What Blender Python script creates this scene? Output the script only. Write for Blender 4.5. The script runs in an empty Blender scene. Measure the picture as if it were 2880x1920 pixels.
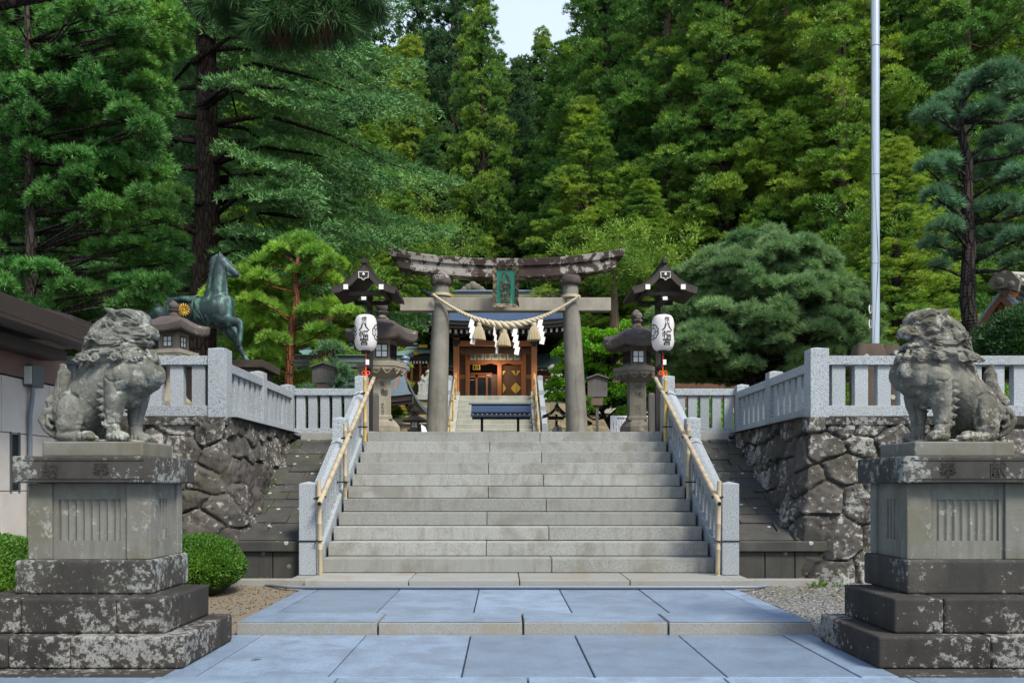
import bpy, math, random
import numpy as np
from mathutils import Vector, Matrix
R = math.radians
random.seed(7)
SC = bpy.context.scene
COL = SC.collection
# ---------------------------------------------------------------- camera
cam = bpy.data.cameras.new('camera'); co = bpy.data.objects.new('camera', cam); COL.objects.link(co)
CZ = 1.178
co.location = (0, 0, CZ); co.rotation_euler = (R(90), 0, 0)
cam.sensor_width = 36; cam.lens = 36 * .855
cam.shift_x = .0085; cam.shift_y = .1412
cam.clip_start = .1; cam.clip_end = 2000
SC.camera = co
# ---------------------------------------------------------------- sky, sun, exposure
SUN_EL, SUN_AZ = 50, 142          # azimuth clockwise from +Y : behind and left of the camera
w = bpy.data.worlds.new('World'); SC.world = w; w.use_nodes = True
nt = w.node_tree
sky = nt.nodes.new('ShaderNodeTexSky'); sky.sky_type = 'NISHITA'; sky.sun_disc = False
sky.sun_elevation = R(SUN_EL); sky.sun_rotation = R(SUN_AZ)
sky.air_density = 1.0; sky.dust_density = 1.5; sky.ozone_density = 1.0
bg = nt.nodes['Background']; bg.inputs['Strength'].default_value = .15
# pale thin cloud low in the sky, clear blue overhead
_tc = nt.nodes.new('ShaderNodeTexCoord'); _sp = nt.nodes.new('ShaderNodeSeparateXYZ'); nt.links.new(_tc.outputs['Generated'], _sp.inputs[0])
_rp = nt.nodes.new('ShaderNodeValToRGB'); _rp.color_ramp.elements[0].position = .45; _rp.color_ramp.elements[0].color = (1, 1, 1, 1); _rp.color_ramp.elements[1].position = .85; _rp.color_ramp.elements[1].color = (0, 0, 0, 1)
nt.links.new(_sp.outputs[2], _rp.inputs[0])
_nz = nt.nodes.new('ShaderNodeTexNoise'); _nz.inputs['Scale'].default_value = 2.6; _nz.inputs['Detail'].default_value = 6; nt.links.new(_tc.outputs['Generated'], _nz.inputs['Vector'])
_mr = nt.nodes.new('ShaderNodeMapRange'); _mr.inputs[1].default_value = .3; _mr.inputs[2].default_value = .6; _mr.inputs[3].default_value = .55; _mr.inputs[4].default_value = .95; nt.links.new(_nz.outputs['Fac'], _mr.inputs[0])
_mu = nt.nodes.new('ShaderNodeMath'); _mu.operation = 'MULTIPLY'; nt.links.new(_rp.outputs[0], _mu.inputs[0]); nt.links.new(_mr.outputs[0], _mu.inputs[1])
_mx = nt.nodes.new('ShaderNodeMix'); _mx.data_type = 'RGBA'; nt.links.new(_mu.outputs[0], _mx.inputs[0]); nt.links.new(sky.outputs[0], _mx.inputs[6]); _mx.inputs[7].default_value = (2.75, 3.2, 3.6, 1)
nt.links.new(_mx.outputs[2], bg.inputs['Color'])
sl = bpy.data.lights.new('sun', 'SUN'); so = bpy.data.objects.new('sun', sl); COL.objects.link(so)
sl.energy = 2.3; sl.angle = R(16); sl.color = (1, .94, .80)
d = Vector((math.sin(R(SUN_AZ)) * math.cos(R(SUN_EL)), math.cos(R(SUN_AZ)) * math.cos(R(SUN_EL)), math.sin(R(SUN_EL))))
so.rotation_euler = d.to_track_quat('Z', 'Y').to_euler()
SC.view_settings.view_transform = 'Standard'; SC.view_settings.look = 'None'
SC.view_settings.gamma = 1; SC.view_settings.exposure = 1.1
SC.cycles.use_denoising = True
SC.cycles.max_bounces = 6; SC.cycles.diffuse_bounces = 3; SC.cycles.glossy_bounces = 2
SC.cycles.transmission_bounces = 3; SC.cycles.transparent_max_bounces = 6

def P(x, y, Y):                     # survey helper: bearing read off the photograph at a known distance
    return Vector(((x - 1156) * Y / 2011, Y, CZ + (1116 - y) * Y / 2011))
def PX(x, Y): return (x - 1156) * Y / 2011
def PZ(y, Y): return CZ + (1116 - y) * Y / 2011
AX = .175                           # axis of the stairs

# ---------------------------------------------------------------- numpy noise
def _hash(ix, iy, iz, s):
    h = (ix * 374761393 + iy * 668265263 + iz * 2147483647 + s * 1274126177) & 0xffffffff
    h = ((h ^ (h >> 13)) * 1274126177) & 0xffffffff
    h = (h ^ (h >> 16)) & 0xffffffff
    return h / 4294967295.0
def vnoise(p, sc, seed=0):
    q = np.asarray(p, float) * sc; i = np.floor(q).astype(np.int64); f = q - i; f = f * f * (3 - 2 * f)
    r = 0
    for dx in (0, 1):
        for dy in (0, 1):
            for dz in (0, 1):
                wt = (f[..., 0] if dx else 1 - f[..., 0]) * (f[..., 1] if dy else 1 - f[..., 1]) * (f[..., 2] if dz else 1 - f[..., 2])
                r = r + wt * _hash(i[..., 0] + dx, i[..., 1] + dy, i[..., 2] + dz, seed)
    return r * 2 - 1
def fbm(p, sc, o=3, seed=0):
    return sum(vnoise(p, sc * 2 ** k, seed + k) * .5 ** k for k in range(o))

# ---------------------------------------------------------------- mesh building
def root_offset(o):
    v = Vector((0, 0, 0))
    while o: v = v + Vector(o.location); o = o.parent
    return v
def tag(o, label=None, cat=None, group=None, kind=None):
    if label: o['label'] = label
    if cat: o['category'] = cat
    if group: o['group'] = group
    if kind: o['kind'] = kind
    return o
def thing(name, label, cat, loc=(0, 0, 0), group=None, rz=0):
    o = bpy.data.objects.new(name, None); COL.objects.link(o); o.empty_display_size = .2
    o.location = loc; o.rotation_euler = (0, 0, rz)
    return tag(o, label, cat, group)
def rawmesh(name, V, F3=None, F4=None, tint=None):
    V = np.asarray(V, np.float32)
    me = bpy.data.meshes.new(name); me.vertices.add(len(V)); me.vertices.foreach_set('co', V.ravel())
    n3 = 0 if F3 is None else len(F3); n4 = 0 if F4 is None else len(F4)
    lo = []
    if n3: lo.append(np.asarray(F3, np.int32).ravel())
    if n4: lo.append(np.asarray(F4, np.int32).ravel())
    lo = np.concatenate(lo); me.loops.add(len(lo)); me.loops.foreach_set('vertex_index', lo)
    st = np.concatenate([np.arange(n3) * 3, n3 * 3 + np.arange(n4) * 4]).astype(np.int32)
    me.polygons.add(n3 + n4); me.polygons.foreach_set('loop_start', st)
    me.update(calc_edges=True)
    if tint is not None:
        a = me.attributes.new('tint', 'FLOAT', 'POINT'); a.data.foreach_set('value', np.asarray(tint, np.float32))
    return me
def link(name, me, m, parent=None):
    o = bpy.data.objects.new(name, me); COL.objects.link(o)
    if m is not None and not me.materials: me.materials.append(m)
    if parent: o.parent = parent
    return o
def smooth(me, ang=None):
    me.polygons.foreach_set('use_smooth', np.ones(len(me.polygons), bool))
    if ang: me.set_sharp_from_angle(angle=R(ang))
class MB:
    def __init__(s): s.v = []; s.f = []; s.t = []; s.tint = .5
    def add(s, vs, fs):
        n = len(s.v); s.v += [tuple(v) for v in vs]; s.t += [s.tint] * len(vs); s.f += [tuple(i + n for i in f) for f in fs]; return s
    def box(s, x0, x1, y0, y1, z0, z1):
        return s.hexa([(x0, y0, z0), (x1, y0, z0), (x1, y1, z0), (x0, y1, z0), (x0, y0, z1), (x1, y0, z1), (x1, y1, z1), (x0, y1, z1)])
    def cbox(s, c, sx, sy, sz, M=None):
        vs = [Vector((a * sx / 2, b * sy / 2, e * sz / 2)) for e in (-1, 1) for a, b in ((-1, -1), (1, -1), (1, 1), (-1, 1))]
        if M is not None: vs = [M @ v for v in vs]
        return s.hexa([v + Vector(c) for v in vs])
    def hexa(s, p): return s.add(p, [(3, 2, 1, 0), (4, 5, 6, 7), (0, 1, 5, 4), (1, 2, 6, 5), (2, 3, 7, 6), (3, 0, 4, 7)])
    def loft(s, rings, cap=True, closed=True):
        n = len(rings[0]); vs = [v for r in rings for v in r]; fs = []
        for k in range(len(rings) - 1):
            for i in range(n if closed else n - 1):
                j = (i + 1) % n; fs.append((k * n + i, k * n + j, (k + 1) * n + j, (k + 1) * n + i))
        if cap: fs.append(tuple(range(n))[::-1]); fs.append(tuple((len(rings) - 1) * n + i for i in range(n)))
        return s.add(vs, fs)
    def prism(s, poly, ax, a, b):     # poly in the plane across axis ax
        def m(p, t): return {'x': (t, p[0], p[1]), 'y': (p[0], t, p[1]), 'z': (p[0], p[1], t)}[ax]
        ar = sum(poly[i][0] * poly[(i + 1) % len(poly)][1] - poly[(i + 1) % len(poly)][0] * poly[i][1] for i in range(len(poly)))
        if ar < 0: poly = poly[::-1]
        if ax == 'y': a, b = b, a
        return s.loft([[m(p, a) for p in poly], [m(p, b) for p in poly]])
    def tube(s, pts, rad, n=10, cap=True, sx=1):
        pts = [Vector(p) for p in pts]; rings = []; u = None
        if not hasattr(rad, '__len__'): rad = [rad] * len(pts)
        for i, p in enumerate(pts):
            t = (pts[min(i + 1, len(pts) - 1)] - pts[max(i - 1, 0)]).normalized()
            if u is None: u = t.orthogonal().normalized()
            u = (u - t * u.dot(t)).normalized(); w_ = t.cross(u)
            rings.append([p + (u * math.cos(2 * math.pi * k / n) * sx + w_ * math.sin(2 * math.pi * k / n)) * rad[i] for k in range(n)])
        return s.loft(rings, cap)
    def lathe(s, prof, c, n=24, rot=0, sx=1, sy=1):
        return s.loft([[(c[0] + sx * r * math.cos(2 * math.pi * k / n + rot), c[1] + sy * r * math.sin(2 * math.pi * k / n + rot), c[2] + z) for k in range(n)] for r, z in prof])
    def ell(s, c, r, M=None, n=14, m=9):
        rings = []
        for j in range(1, m):
            ph = math.pi * j / m - math.pi / 2
            rg = []
            for k in range(n):
                a = 2 * math.pi * k / n; v = Vector((math.cos(a) * math.cos(ph) * r[0], math.sin(a) * math.cos(ph) * r[1], math.sin(ph) * r[2]))
                if M is not None: v = M @ v
                rg.append(v + Vector(c))
            rings.append(rg)
        return s.loft(rings)
    def grid(s, G):                   # rows of points
        n = len(G[0]); vs = [p for r in G for p in r]
        return s.add(vs, [(k * n + i, k * n + i + 1, (k + 1) * n + i + 1, (k + 1) * n + i) for k in range(len(G) - 1) for i in range(n - 1)])
    def mesh(s, name, off=(0, 0, 0)):
        me = bpy.data.meshes.new(name); o = Vector(off)
        me.from_pydata([tuple(Vector(v) - o) for v in s.v], [], s.f)
        a = me.attributes.new('tint', 'FLOAT', 'POINT'); a.data.foreach_set('value', np.asarray(s.t, np.float32))
        return me
    def build(s, name, m, parent=None, sm=None, bev=0, seg=2):
        me = s.mesh(name, root_offset(parent) if parent else (0, 0, 0))
        if sm: smooth(me, sm)
        o = link(name, me, m, parent)
        if bev:
            b = o.modifiers.new('bevel', 'BEVEL'); b.width = bev; b.segments = seg; b.limit_method = 'ANGLE'; b.angle_limit = R(30)
        return o
def struct(o): o['kind'] = 'structure'; return o
def remeshed(mb, name, vox, passes=2, disp=None, post=None, off=(0, 0, 0)):
    """union of overlapping solids -> one continuous skin"""
    me = mb.mesh(name + '_src', off); o = bpy.data.objects.new(name + '_src', me); COL.objects.link(o)
    r = o.modifiers.new('r', 'REMESH'); r.mode = 'VOXEL'; r.voxel_size = vox; r.adaptivity = 0
    if passes:
        s_ = o.modifiers.new('s', 'SMOOTH'); s_.iterations = passes; s_.factor = .5
    dg = bpy.context.evaluated_depsgraph_get(); dg.update()
    me2 = bpy.data.meshes.new_from_object(o.evaluated_get(dg)); me2.name = name
    COL.objects.unlink(o); bpy.data.objects.remove(o); bpy.data.meshes.remove(me)
    if post:
        n = len(me2.vertices); V = np.empty(n * 3, np.float32); me2.vertices.foreach_get('co', V); V = V.reshape(-1, 3)
        N = np.empty(n * 3, np.float32); me2.vertices.foreach_get('normal', N); N = N.reshape(-1, 3)
        V = V + N * post(V)[:, None]; me2.vertices.foreach_set('co', V.astype(np.float32).ravel()); me2.update()
    smooth(me2)
    return me2

# ---------------------------------------------------------------- materials
class MT:
    def __init__(s, name):
        s.m = bpy.data.materials.new(name); s.m.use_nodes = True; s.nt = s.m.node_tree
        s.b = s.nt.nodes['Principled BSDF']; s.o = s.nt.nodes['Material Output']
        s.tc = s.nt.nodes.new('ShaderNodeTexCoord'); s.co = s.tc.outputs['Object']
        s.b.inputs['Specular IOR Level'].default_value = .35
    def n(s, t): return s.nt.nodes.new('ShaderNode' + t)
    def put(s, sock, v):
        if isinstance(v, bpy.types.NodeSocket): s.nt.links.new(v, sock)
        elif hasattr(v, '__len__'): sock.default_value = tuple(v) + ((1,) if len(v) == 3 and len(sock.default_value) == 4 else ())
        else: sock.default_value = v
    def scaled(s, sc, rot=(0, 0, 0)):
        mp = s.n('Mapping'); s.put(mp.inputs[0], s.co); mp.inputs['Scale'].default_value = sc; mp.inputs['Rotation'].default_value = rot; return mp.outputs[0]
    def noise(s, sc, det=4, ro=.55, dist=0, co=None):
        q = s.n('TexNoise'); s.put(q.inputs['Vector'], co or s.co); q.inputs['Scale'].default_value = sc; q.inputs['Detail'].default_value = det
        q.inputs['Roughness'].default_value = ro; q.inputs['Distortion'].default_value = dist; return q.outputs['Fac']
    def vor(s, sc, feat='F1', out='Distance', co=None, rnd=1):
        q = s.n('TexVoronoi'); q.feature = feat; s.put(q.inputs['Vector'], co or s.co); q.inputs['Scale'].default_value = sc; q.inputs['Randomness'].default_value = rnd; return q.outputs[out]
    def wave(s, sc, ax='X', dist=0, det=2, co=None, prof='SIN'):
        q = s.n('TexWave'); q.bands_direction = ax; q.wave_profile = prof; s.put(q.inputs['Vector'], co or s.co); q.inputs['Scale'].default_value = sc
        q.inputs['Distortion'].default_value = dist; q.inputs['Detail'].default_value = det; return q.outputs['Fac']
    def ramp(s, f, stops, inter='LINEAR'):
        q = s.n('ValToRGB'); s.put(q.inputs[0], f); e = q.color_ramp; e.interpolation = inter
        while len(e.elements) < len(stops): e.elements.new(.5)
        for i, (p, c) in enumerate(stops):
            e.elements[i].position = p; e.elements[i].color = (c, c, c, 1) if not hasattr(c, '__len__') else tuple(c) + (1,)
        return q.outputs[0]
    def mix(s, f, a, b, mode='MIX'):
        q = s.n('Mix'); q.data_type = 'RGBA'; q.blend_type = mode; s.put(q.inputs[0], f); s.put(q.inputs[6], a); s.put(q.inputs[7], b); return q.outputs[2]
    def math(s, op, a, b=0, cl=False):
        q = s.n('Math'); q.operation = op; q.use_clamp = cl; s.put(q.inputs[0], a); s.put(q.inputs[1], b); return q.outputs[0]
    def attr(s, a='tint'):
        q = s.n('Attribute'); q.attribute_name = a; return q.outputs['Fac']
    def orand(s): return s.n('ObjectInfo').outputs['Random']
    def sep(s, k, co=None):
        q = s.n('SeparateXYZ'); s.put(q.inputs[0], co or s.co); return q.outputs[k]
    def bump(s, h, st=.3, dist=.01):
        q = s.n('Bump'); s.put(q.inputs['Height'], h); q.inputs['Strength'].default_value = st; q.inputs['Distance'].default_value = dist; s.put(s.b.inputs['Normal'], q.outputs[0])
    def fin(s, c, ro=.8, me=0, spec=None):
        s.put(s.b.inputs['Base Color'], c); s.put(s.b.inputs['Roughness'], ro); s.put(s.b.inputs['Metallic'], me)
        if spec is not None: s.b.inputs['Specular IOR Level'].default_value = spec
        return s.m
M = {}
def granite(name, light, dark, sp=.42, ro=.75, sc=170, stain=None, tone=.12):
    t = MT(name); v = t.noise(sc, 2, .7); f = t.ramp(v, [(sp - .03, 0), (sp + .04, 1)])
    c = t.mix(f, dark, light)
    big = t.noise(1.6, 4); c = t.mix(t.math('MULTIPLY', big, .35), c, tuple(x * .72 for x in light))
    tn = t.math('SUBTRACT', t.attr(), .5); tn = t.math('MULTIPLY_ADD', tn, tone * 2); tn.node.inputs[2].default_value = 1
    hs = t.n('HueSaturation'); t.put(hs.inputs['Color'], c); t.put(hs.inputs['Value'], tn); c = hs.outputs[0]
    if name == 'granite_paving':
        c = t.mix(t.ramp(t.noise(3.2, 6, .7, .5), [(.42, 0), (.7, .75)]), c, (.105, .135, .175)); c = t.mix(t.math('MULTIPLY', t.ramp(t.noise(1.3, 7, .75, 1.2), [(.60, 0), (.68, 1)]), .35), c, (.20, .19, .16))
    if name == 'step_stone': c = t.mix(t.math('MULTIPLY', t.ramp(t.noise(1, 5, .7, 0, t.scaled((9, 9, 1.4))), [(.5, 0), (.72, 1)]), .5), c, (.12, .11, .085))
    if stain:
        m_ = t.math('MULTIPLY', t.ramp(t.noise(2.2, 5, .6, .6), [(.52, 0), (.66, 1)]), .55); c = t.mix(m_, c, stain)
    t.bump(v, .25, .003); M[name] = t.fin(c, ro)
def lichen(name, a, b, li, cov=.55, sc=9, ro=.92, li2=None, bump=.5, streak=0, moss=None, sharp=.025):
    """weathered stone: a/b body tones, pale lichen crust in patches (cov: higher = less)"""
    t = MT(name)
    c = t.mix(t.ramp(t.noise(2.3, 5, .6), [(.35, 0), (.65, 1)]), a, b)
    fine = t.noise(60, 4, .7); c = t.mix(t.math('MULTIPLY', fine, .5), c, tuple(x * .45 for x in a))
    if moss: c = t.mix(t.math('MULTIPLY', t.ramp(t.noise(1.7, 4, .6), [(.5, 0), (.62, 1)]), .7), c, moss)
    big = t.noise(1.1, 3, .6); q = t.noise(sc * 1.5, 8, .78, .1); dots = t.vor(sc * 1.3, 'F1', 'Distance', None, 1)
    s_ = t.math('ADD', t.math('MULTIPLY', q, .62), t.math('MULTIPLY', big, .50)); s_ = t.math('SUBTRACT', s_, t.math('MULTIPLY', dots, .10)); s_ = t.math('ADD', s_, .035)
    s_ = t.math('ADD', s_, t.math('MULTIPLY', t.attr(), .04))
    m_ = t.ramp(s_, [(cov, 0), (cov + sharp, 1)])
    m_ = t.math('MULTIPLY', m_, t.ramp(t.noise(70, 3, .7), [(.36, .25), (.5, 1)]))
    lc = t.mix(t.noise(25, 4, .7), li, li2 or tuple(x * .6 for x in li))
    c = t.mix(m_, c, lc)
    if name == 'slope_stone': c = t.mix(t.math('MULTIPLY', t.ramp(t.vor(5.5), [(.13, 1), (.15, 0)]), t.ramp(t.noise(1.2, 2), [(.47, 0), (.5, .85)])), c, (.42, .43, .42))
    if streak:
        k = t.ramp(t.noise(3, 3, .6, 0, t.scaled((3, 3, .35))), [(.5, 0), (.7, 1)]); c = t.mix(t.math('MULTIPLY', k, streak), c, tuple(x * .3 for x in a))
    h = t.math('ADD', t.math('MULTIPLY', fine, .5), t.math('MULTIPLY', m_, .25)); t.bump(h, bump, .008)
    M[name] = t.fin(c, ro, 0, .2)
def plain(name, c, ro=.6, me=0, var=.3, sc=8, bump=0, spec=None):
    t = MT(name); n_ = t.noise(sc, 4, .6); k = t.mix(t.math('MULTIPLY', n_, var * 1.6), c, tuple(x * .45 for x in c))
    if bump: t.bump(n_, bump, .004)
    M[name] = t.fin(k, ro, me, spec)
def wood(name, a, b, ro=.65, sc=(40, 40, 3)):
    t = MT(name); n_ = t.noise(1, 5, .65, .4, t.scaled(sc)); c = t.mix(t.ramp(n_, [(.3, 0), (.7, 1)]), a, b)
    c = t.mix(t.math('MULTIPLY', t.noise(1.5, 3), .4), c, tuple(x * .5 for x in a)); t.bump(n_, .25, .003); M[name] = t.fin(c, ro)

granite('granite', (.345, .38, .415), (.09, .105, .12), .45, .75, 100, (.27, .29, .30), .15)
granite('granite_paving', (.235, .315, .43), (.14, .19, .27), .46, .38, 110, (.15, .19, .245), .24)  # grey slabs; the blue of the reflected sky is put into this colour
granite('step_stone', (.305, .312, .298), (.125, .128, .12), .45, .72, 150, (.14, .135, .11), .18)
granite('kerb_stone', (.29, .295, .28), (.18, .18, .17), .45, .7, 150, (.22, .18, .12), .12)
lichen('lion_stone', (.21, .215, .195), (.06, .064, .052), (.36, .37, .35), .555, 8, .95, None, 1.0, .6, (.085, .09, .05), .03)
lichen('lion_stone_brown', (.205, .205, .18), (.065, .056, .042), (.38, .37, .33), .555, 8, .95, None, 1.0, .65, (.085, .075, .04), .03)
lichen('plinth_pale', (.215, .215, .195), (.145, .145, .13), (.36, .36, .33), .615, 9, .95, None, .6, .4, (.115, .11, .075), .05)
lichen('plinth_dark', (.045, .044, .042), (.085, .080, .072), (.28, .30, .29), .59, 14, .95, (.22, .23, .22), .7, .3)
lichen('plinth_darker', (.034, .032, .031), (.062, .056, .051), (.27, .28, .27), .607, 13, .95, (.22, .21, .2), .7, .3)
lichen('wall_rock', (.045, .042, .040), (.125, .112, .10), (.38, .38, .36), .592, 10, .95, (.22, .215, .20), .9, .3, (.058, .056, .04), .02)
lichen('slope_stone', (.050, .050, .048), (.085, .083, .076), (.36, .36, .35), .70, 16, .92, None, .5, .25, (.06, .065, .042), .01)
lichen('torii_lichen', (.05, .036, .033), (.08, .058, .052), (.42, .41, .39), .565, 4.5, .95, (.3, .27, .25), .5, .2, None, .02)
lichen('torii_stone', (.34, .32, .27), (.23, .215, .18), (.36, .34, .29), .70, 3, .9, None, .25, .2, None, .1)
lichen('torii_column', (.25, .24, .215), (.15, .145, .13), (.30, .28, .25), .66, 3, .9, None, .3, .5, None, .12)
lichen('lantern_stone', (.19, .175, .145), (.12, .105, .09), (.34, .32, .28), .64, 7, .95, None, .4, .3, None, .06)
lichen('lantern_pale', (.33, .30, .235), (.23, .205, .16), (.42, .39, .32), .66, 7, .95, None, .3, .3, None, .08)
lichen('lantern_roof', (.075, .06, .058), (.13, .11, .10), (.40, .38, .36), .64, 7, .95, None, .5, .2)
lichen('yellow_wall', (.34, .29, .175), (.24, .22, .155), (.45, .43, .36), .66, 1.4, .9, None, .4, .3, None, .2)
lichen('paved_wall', (.33, .28, .19), (.24, .20, .14), (.42, .38, .3), .66, 2, .9, None, .3, .2, None, .2)
lichen('brown_rock', (.11, .085, .07), (.07, .055, .045), (.4, .37, .33), .72, 5, .9, None, .5, .2)
lichen('pale_stone', (.42, .42, .37), (.3, .31, .27), (.5, .5, .45), .6, 3, .85, None, .2, .2, None, .2)
plain('joint', (.045, .042, .038), .95, 0, .4, 20)
plain('roof_brown', (.045, .034, .032), .45, .1, .35, 3)
plain('white_tip', (.72, .72, .68), .7, 0, .1)
plain('gold', (.75, .47, .08), .42, .55, .25, 30)
plain('black', (.012, .012, .013), .6, 0, .2)
plain('ink', (.008, .008, .009), .8, 0, .1)
plain('paper_white', (.74, .74, .76), .8, 0, .06)
plain('window_paper', (.78, .80, .80), .7, 0, .08)
plain('straw', (.46, .39, .26), .9, 0, .45, 60, .4)
plain('rope', (.56, .49, .35), .85, 0, .35, 50, .5)
plain('orange', (.85, .08, .02), .6, 0, .2)
plain('pipe_grey', (.18, .21, .26), .4, 0, .25)
plain('metal_lamp', (.10, .12, .125), .35, .3, .2)
plain('frosted', (.55, .58, .58), .5, 0, .1)
plain('steel', (.55, .57, .60), .26, 1, .1, 3)
plain('carving', (.10, .09, .075), .95, 0, .4, 30)
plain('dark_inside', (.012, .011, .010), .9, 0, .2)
plain('dark_glass', (.012, .016, .022), .12, 0, .2)
plain('curtain', (.42, .42, .38), .85, 0, .3, 5)
plain('curtain_crest', (.22, .22, .20), .85, 0, .3, 5)
plain('white_paint', (.8, .8, .8), .6, 0, .05)
wood('wood_red', (.50, .17, .055), (.29, .10, .035), .5)
wood('wood_brown', (.17, .075, .035), (.08, .04, .02), .55)
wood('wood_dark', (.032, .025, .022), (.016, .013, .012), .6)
wood('wood_lamp', (.050, .038, .034), (.022, .018, .017), .6)
wood('wood_grey', (.13, .125, .12), (.07, .065, .06), .8)
wood('wood_plate', (.14, .075, .05), (.09, .05, .035), .7)
def roofmat(name, a, b, lines=16, ax='Z', ro=.4, me=.25):
    t = MT(name); c = t.mix(t.noise(2.5, 5, .65, .3), a, b)
    ln = t.math('FRACT', t.math('MULTIPLY', t.sep({'X': 0, 'Y': 1, 'Z': 2}[ax]), lines))
    k = t.ramp(ln, [(.0, .35), (.12, 1), (1, .85)]); c = t.mix(1.0, c, k, 'MULTIPLY')
    jx = t.math('FRACT', t.math('MULTIPLY', t.sep(0), 3.1)); c = t.mix(t.math('MULTIPLY', t.ramp(jx, [(0, 1), (.05, 0)]), .35), c, (.02, .03, .05))
    t.bump(k, .4, .01); M[name] = t.fin(c, ro, me)
roofmat('roof_blue', (.05, .085, .17), (.09, .135, .23), 11)
roofmat('roof_slate', (.13, .18, .24), (.20, .26, .30), 12)
roofmat('roof_green', (.22, .42, .36), (.14, .20, .19), 16)
roofmat('roof_band', (.10, .13, .14), (.24, .28, .25), 9)
def foliage(name, a, b, c3, tr=.22, var=.42, ro=.6, dead=0):
    """a = usual leaf colour, b = other leaves, c3 = young growth seen in some clumps"""
    t = MT(name)
    f = t.attr(); c = t.mix(t.ramp(f, [(.15, 0), (.85, 1)]), a, b)
    k = t.math('ADD', t.noise(.33, 3, .6), t.math('MULTIPLY', t.orand(), .16)); c = t.mix(t.ramp(k, [(.56, 0), (.72, 1)]), c, c3)
    k2 = t.noise(1.3, 3); hs = t.n('HueSaturation'); t.put(hs.inputs['Color'], c); t.put(hs.inputs['Value'], t.ramp(k2, [(.25, 1 - var), (.75, 1 + var)])); c = hs.outputs[0]
    if dead: c = t.mix(t.math('MULTIPLY', t.ramp(t.noise(1.9, 2, .5), [(.68, 0), (.74, 1)]), dead), c, (.16, .10, .05))
    df = t.n('BsdfDiffuse'); tl = t.n('BsdfTranslucent'); t.put(df.inputs[0], c)
    hs2 = t.n('HueSaturation'); t.put(hs2.inputs['Color'], c); hs2.inputs['Value'].default_value = 1.35; hs2.inputs['Hue'].default_value = .50; t.put(tl.inputs[0], hs2.outputs[0])
    gl = t.n('BsdfGlossy'); gl.inputs['Roughness'].default_value = ro; gl.inputs[0].default_value = (.8, .9, .8, 1)
    mx = t.n('MixShader'); mx.inputs[0].default_value = tr; t.nt.links.new(df.outputs[0], mx.inputs[1]); t.nt.links.new(tl.outputs[0], mx.inputs[2])
    m2 = t.n('MixShader'); m2.inputs[0].default_value = .035; t.nt.links.new(mx.outputs[0], m2.inputs[1]); t.nt.links.new(gl.outputs[0], m2.inputs[2])
    t.nt.links.new(m2.outputs[0], t.o.inputs[0]); t.nt.nodes.remove(t.b); M[name] = t.m
foliage('sugi_leaf', (.034, .115, .016), (.13, .275, .035), (.19, .30, .026), dead=.6)
foliage('sugi_yellow', (.06, .165, .014), (.18, .31, .03), (.26, .36, .03), dead=.6)
foliage('sugi_dark', (.020, .068, .022), (.048, .12, .03), (.06, .14, .025))
foliage('fir_leaf', (.045, .14, .04), (.10, .225, .065), (.11, .23, .045))
foliage('whitepine_leaf', (.04, .155, .028), (.11, .28, .06), (.14, .28, .03))
foliage('blackpine_leaf', (.07, .17, .085), (.13, .26, .13), (.10, .2, .09))
foliage('domepine_leaf', (.095, .20, .07), (.20, .32, .13), (.17, .27, .08))
foliage('redpine_leaf', (.14, .31, .035), (.26, .45, .06), (.32, .48, .04))
foliage('maple_leaf', (.10, .30, .015), (.20, .45, .02), (.30, .52, .03))
foliage('bush_leaf', (.045, .13, .012), (.08, .19, .018), (.11, .22, .02))
foliage('dead_leaf', (.13, .07, .04), (.09, .05, .03), (.16, .09, .05), .2)
def bark(name, a, b, sc=(9, 9, 2.2)):
    t = MT(name); v = t.vor(1.6, 'DISTANCE_TO_EDGE', 'Distance', t.scaled(sc)); n_ = t.noise(5, 5, .7, 0, t.scaled((4, 4, 1)))
    k = t.ramp(v, [(0, 0), (.18, 1)]); c = t.mix(k, b, a); c = t.mix(n_, c, b); t.bump(t.math('ADD', k, n_), .9, .03); M[name] = t.fin(c, .95, 0, .1)
bark('bark', (.065, .052, .043), (.016, .012, .010))
bark('bark_dark', (.085, .07, .065), (.014, .012, .012))
bark('bark_grey', (.095, .08, .07), (.028, .023, .02))
bark('bark_red', (.30, .13, .065), (.12, .05, .028))
bark('bark_pale', (.26, .20, .14), (.10, .08, .055), (14, 14, .6))
t = MT('bamboo'); c = t.mix(t.noise(3, 4, .6, .4, t.scaled((3, 3, 1.2))), (.44, .36, .25), (.30, .25, .17)); c = t.mix(t.ramp(t.noise(5, 4, .7, 0, t.scaled((1, 1, .5))), [(.6, 0), (.68, 1)]), c, (.16, .11, .06)); M['bamboo'] = t.fin(c, .35)
t = MT('bamboo_yellow'); c = t.mix(t.noise(3, 3), (.50, .34, .09), (.40, .28, .09)); M['bamboo_yellow'] = t.fin(c, .35)
t = MT('bronze'); st = t.noise(2.2, 4, .6, 0, t.scaled((4, 4, .7))); c = t.mix(t.ramp(st, [(.5, 0), (.64, 1)]), (.045, .075, .085), (.16, .34, .27)); c = t.mix(t.math('MULTIPLY', t.noise(30, 3), .35), c, (.02, .03, .035)); M['bronze'] = t.fin(c, .5, .15)
t = MT('plaque_green'); st = t.noise(9, 5, .7, 0, t.scaled((3, 1, .6))); c = t.mix(t.ramp(st, [(.6, 0), (.66, 1)]), (.02, .16, .12), (.2, .5, .42)); M['plaque_green'] = t.fin(c, .6)
t = MT('plaque_frame'); st = t.noise(12, 5, .7); c = t.mix(t.ramp(st, [(.45, 0), (.62, 1)]), (.05, .045, .035), (.25, .2, .12)); t.bump(st, .5, .02); M['plaque_frame'] = t.fin(c, .6, .2)
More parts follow.
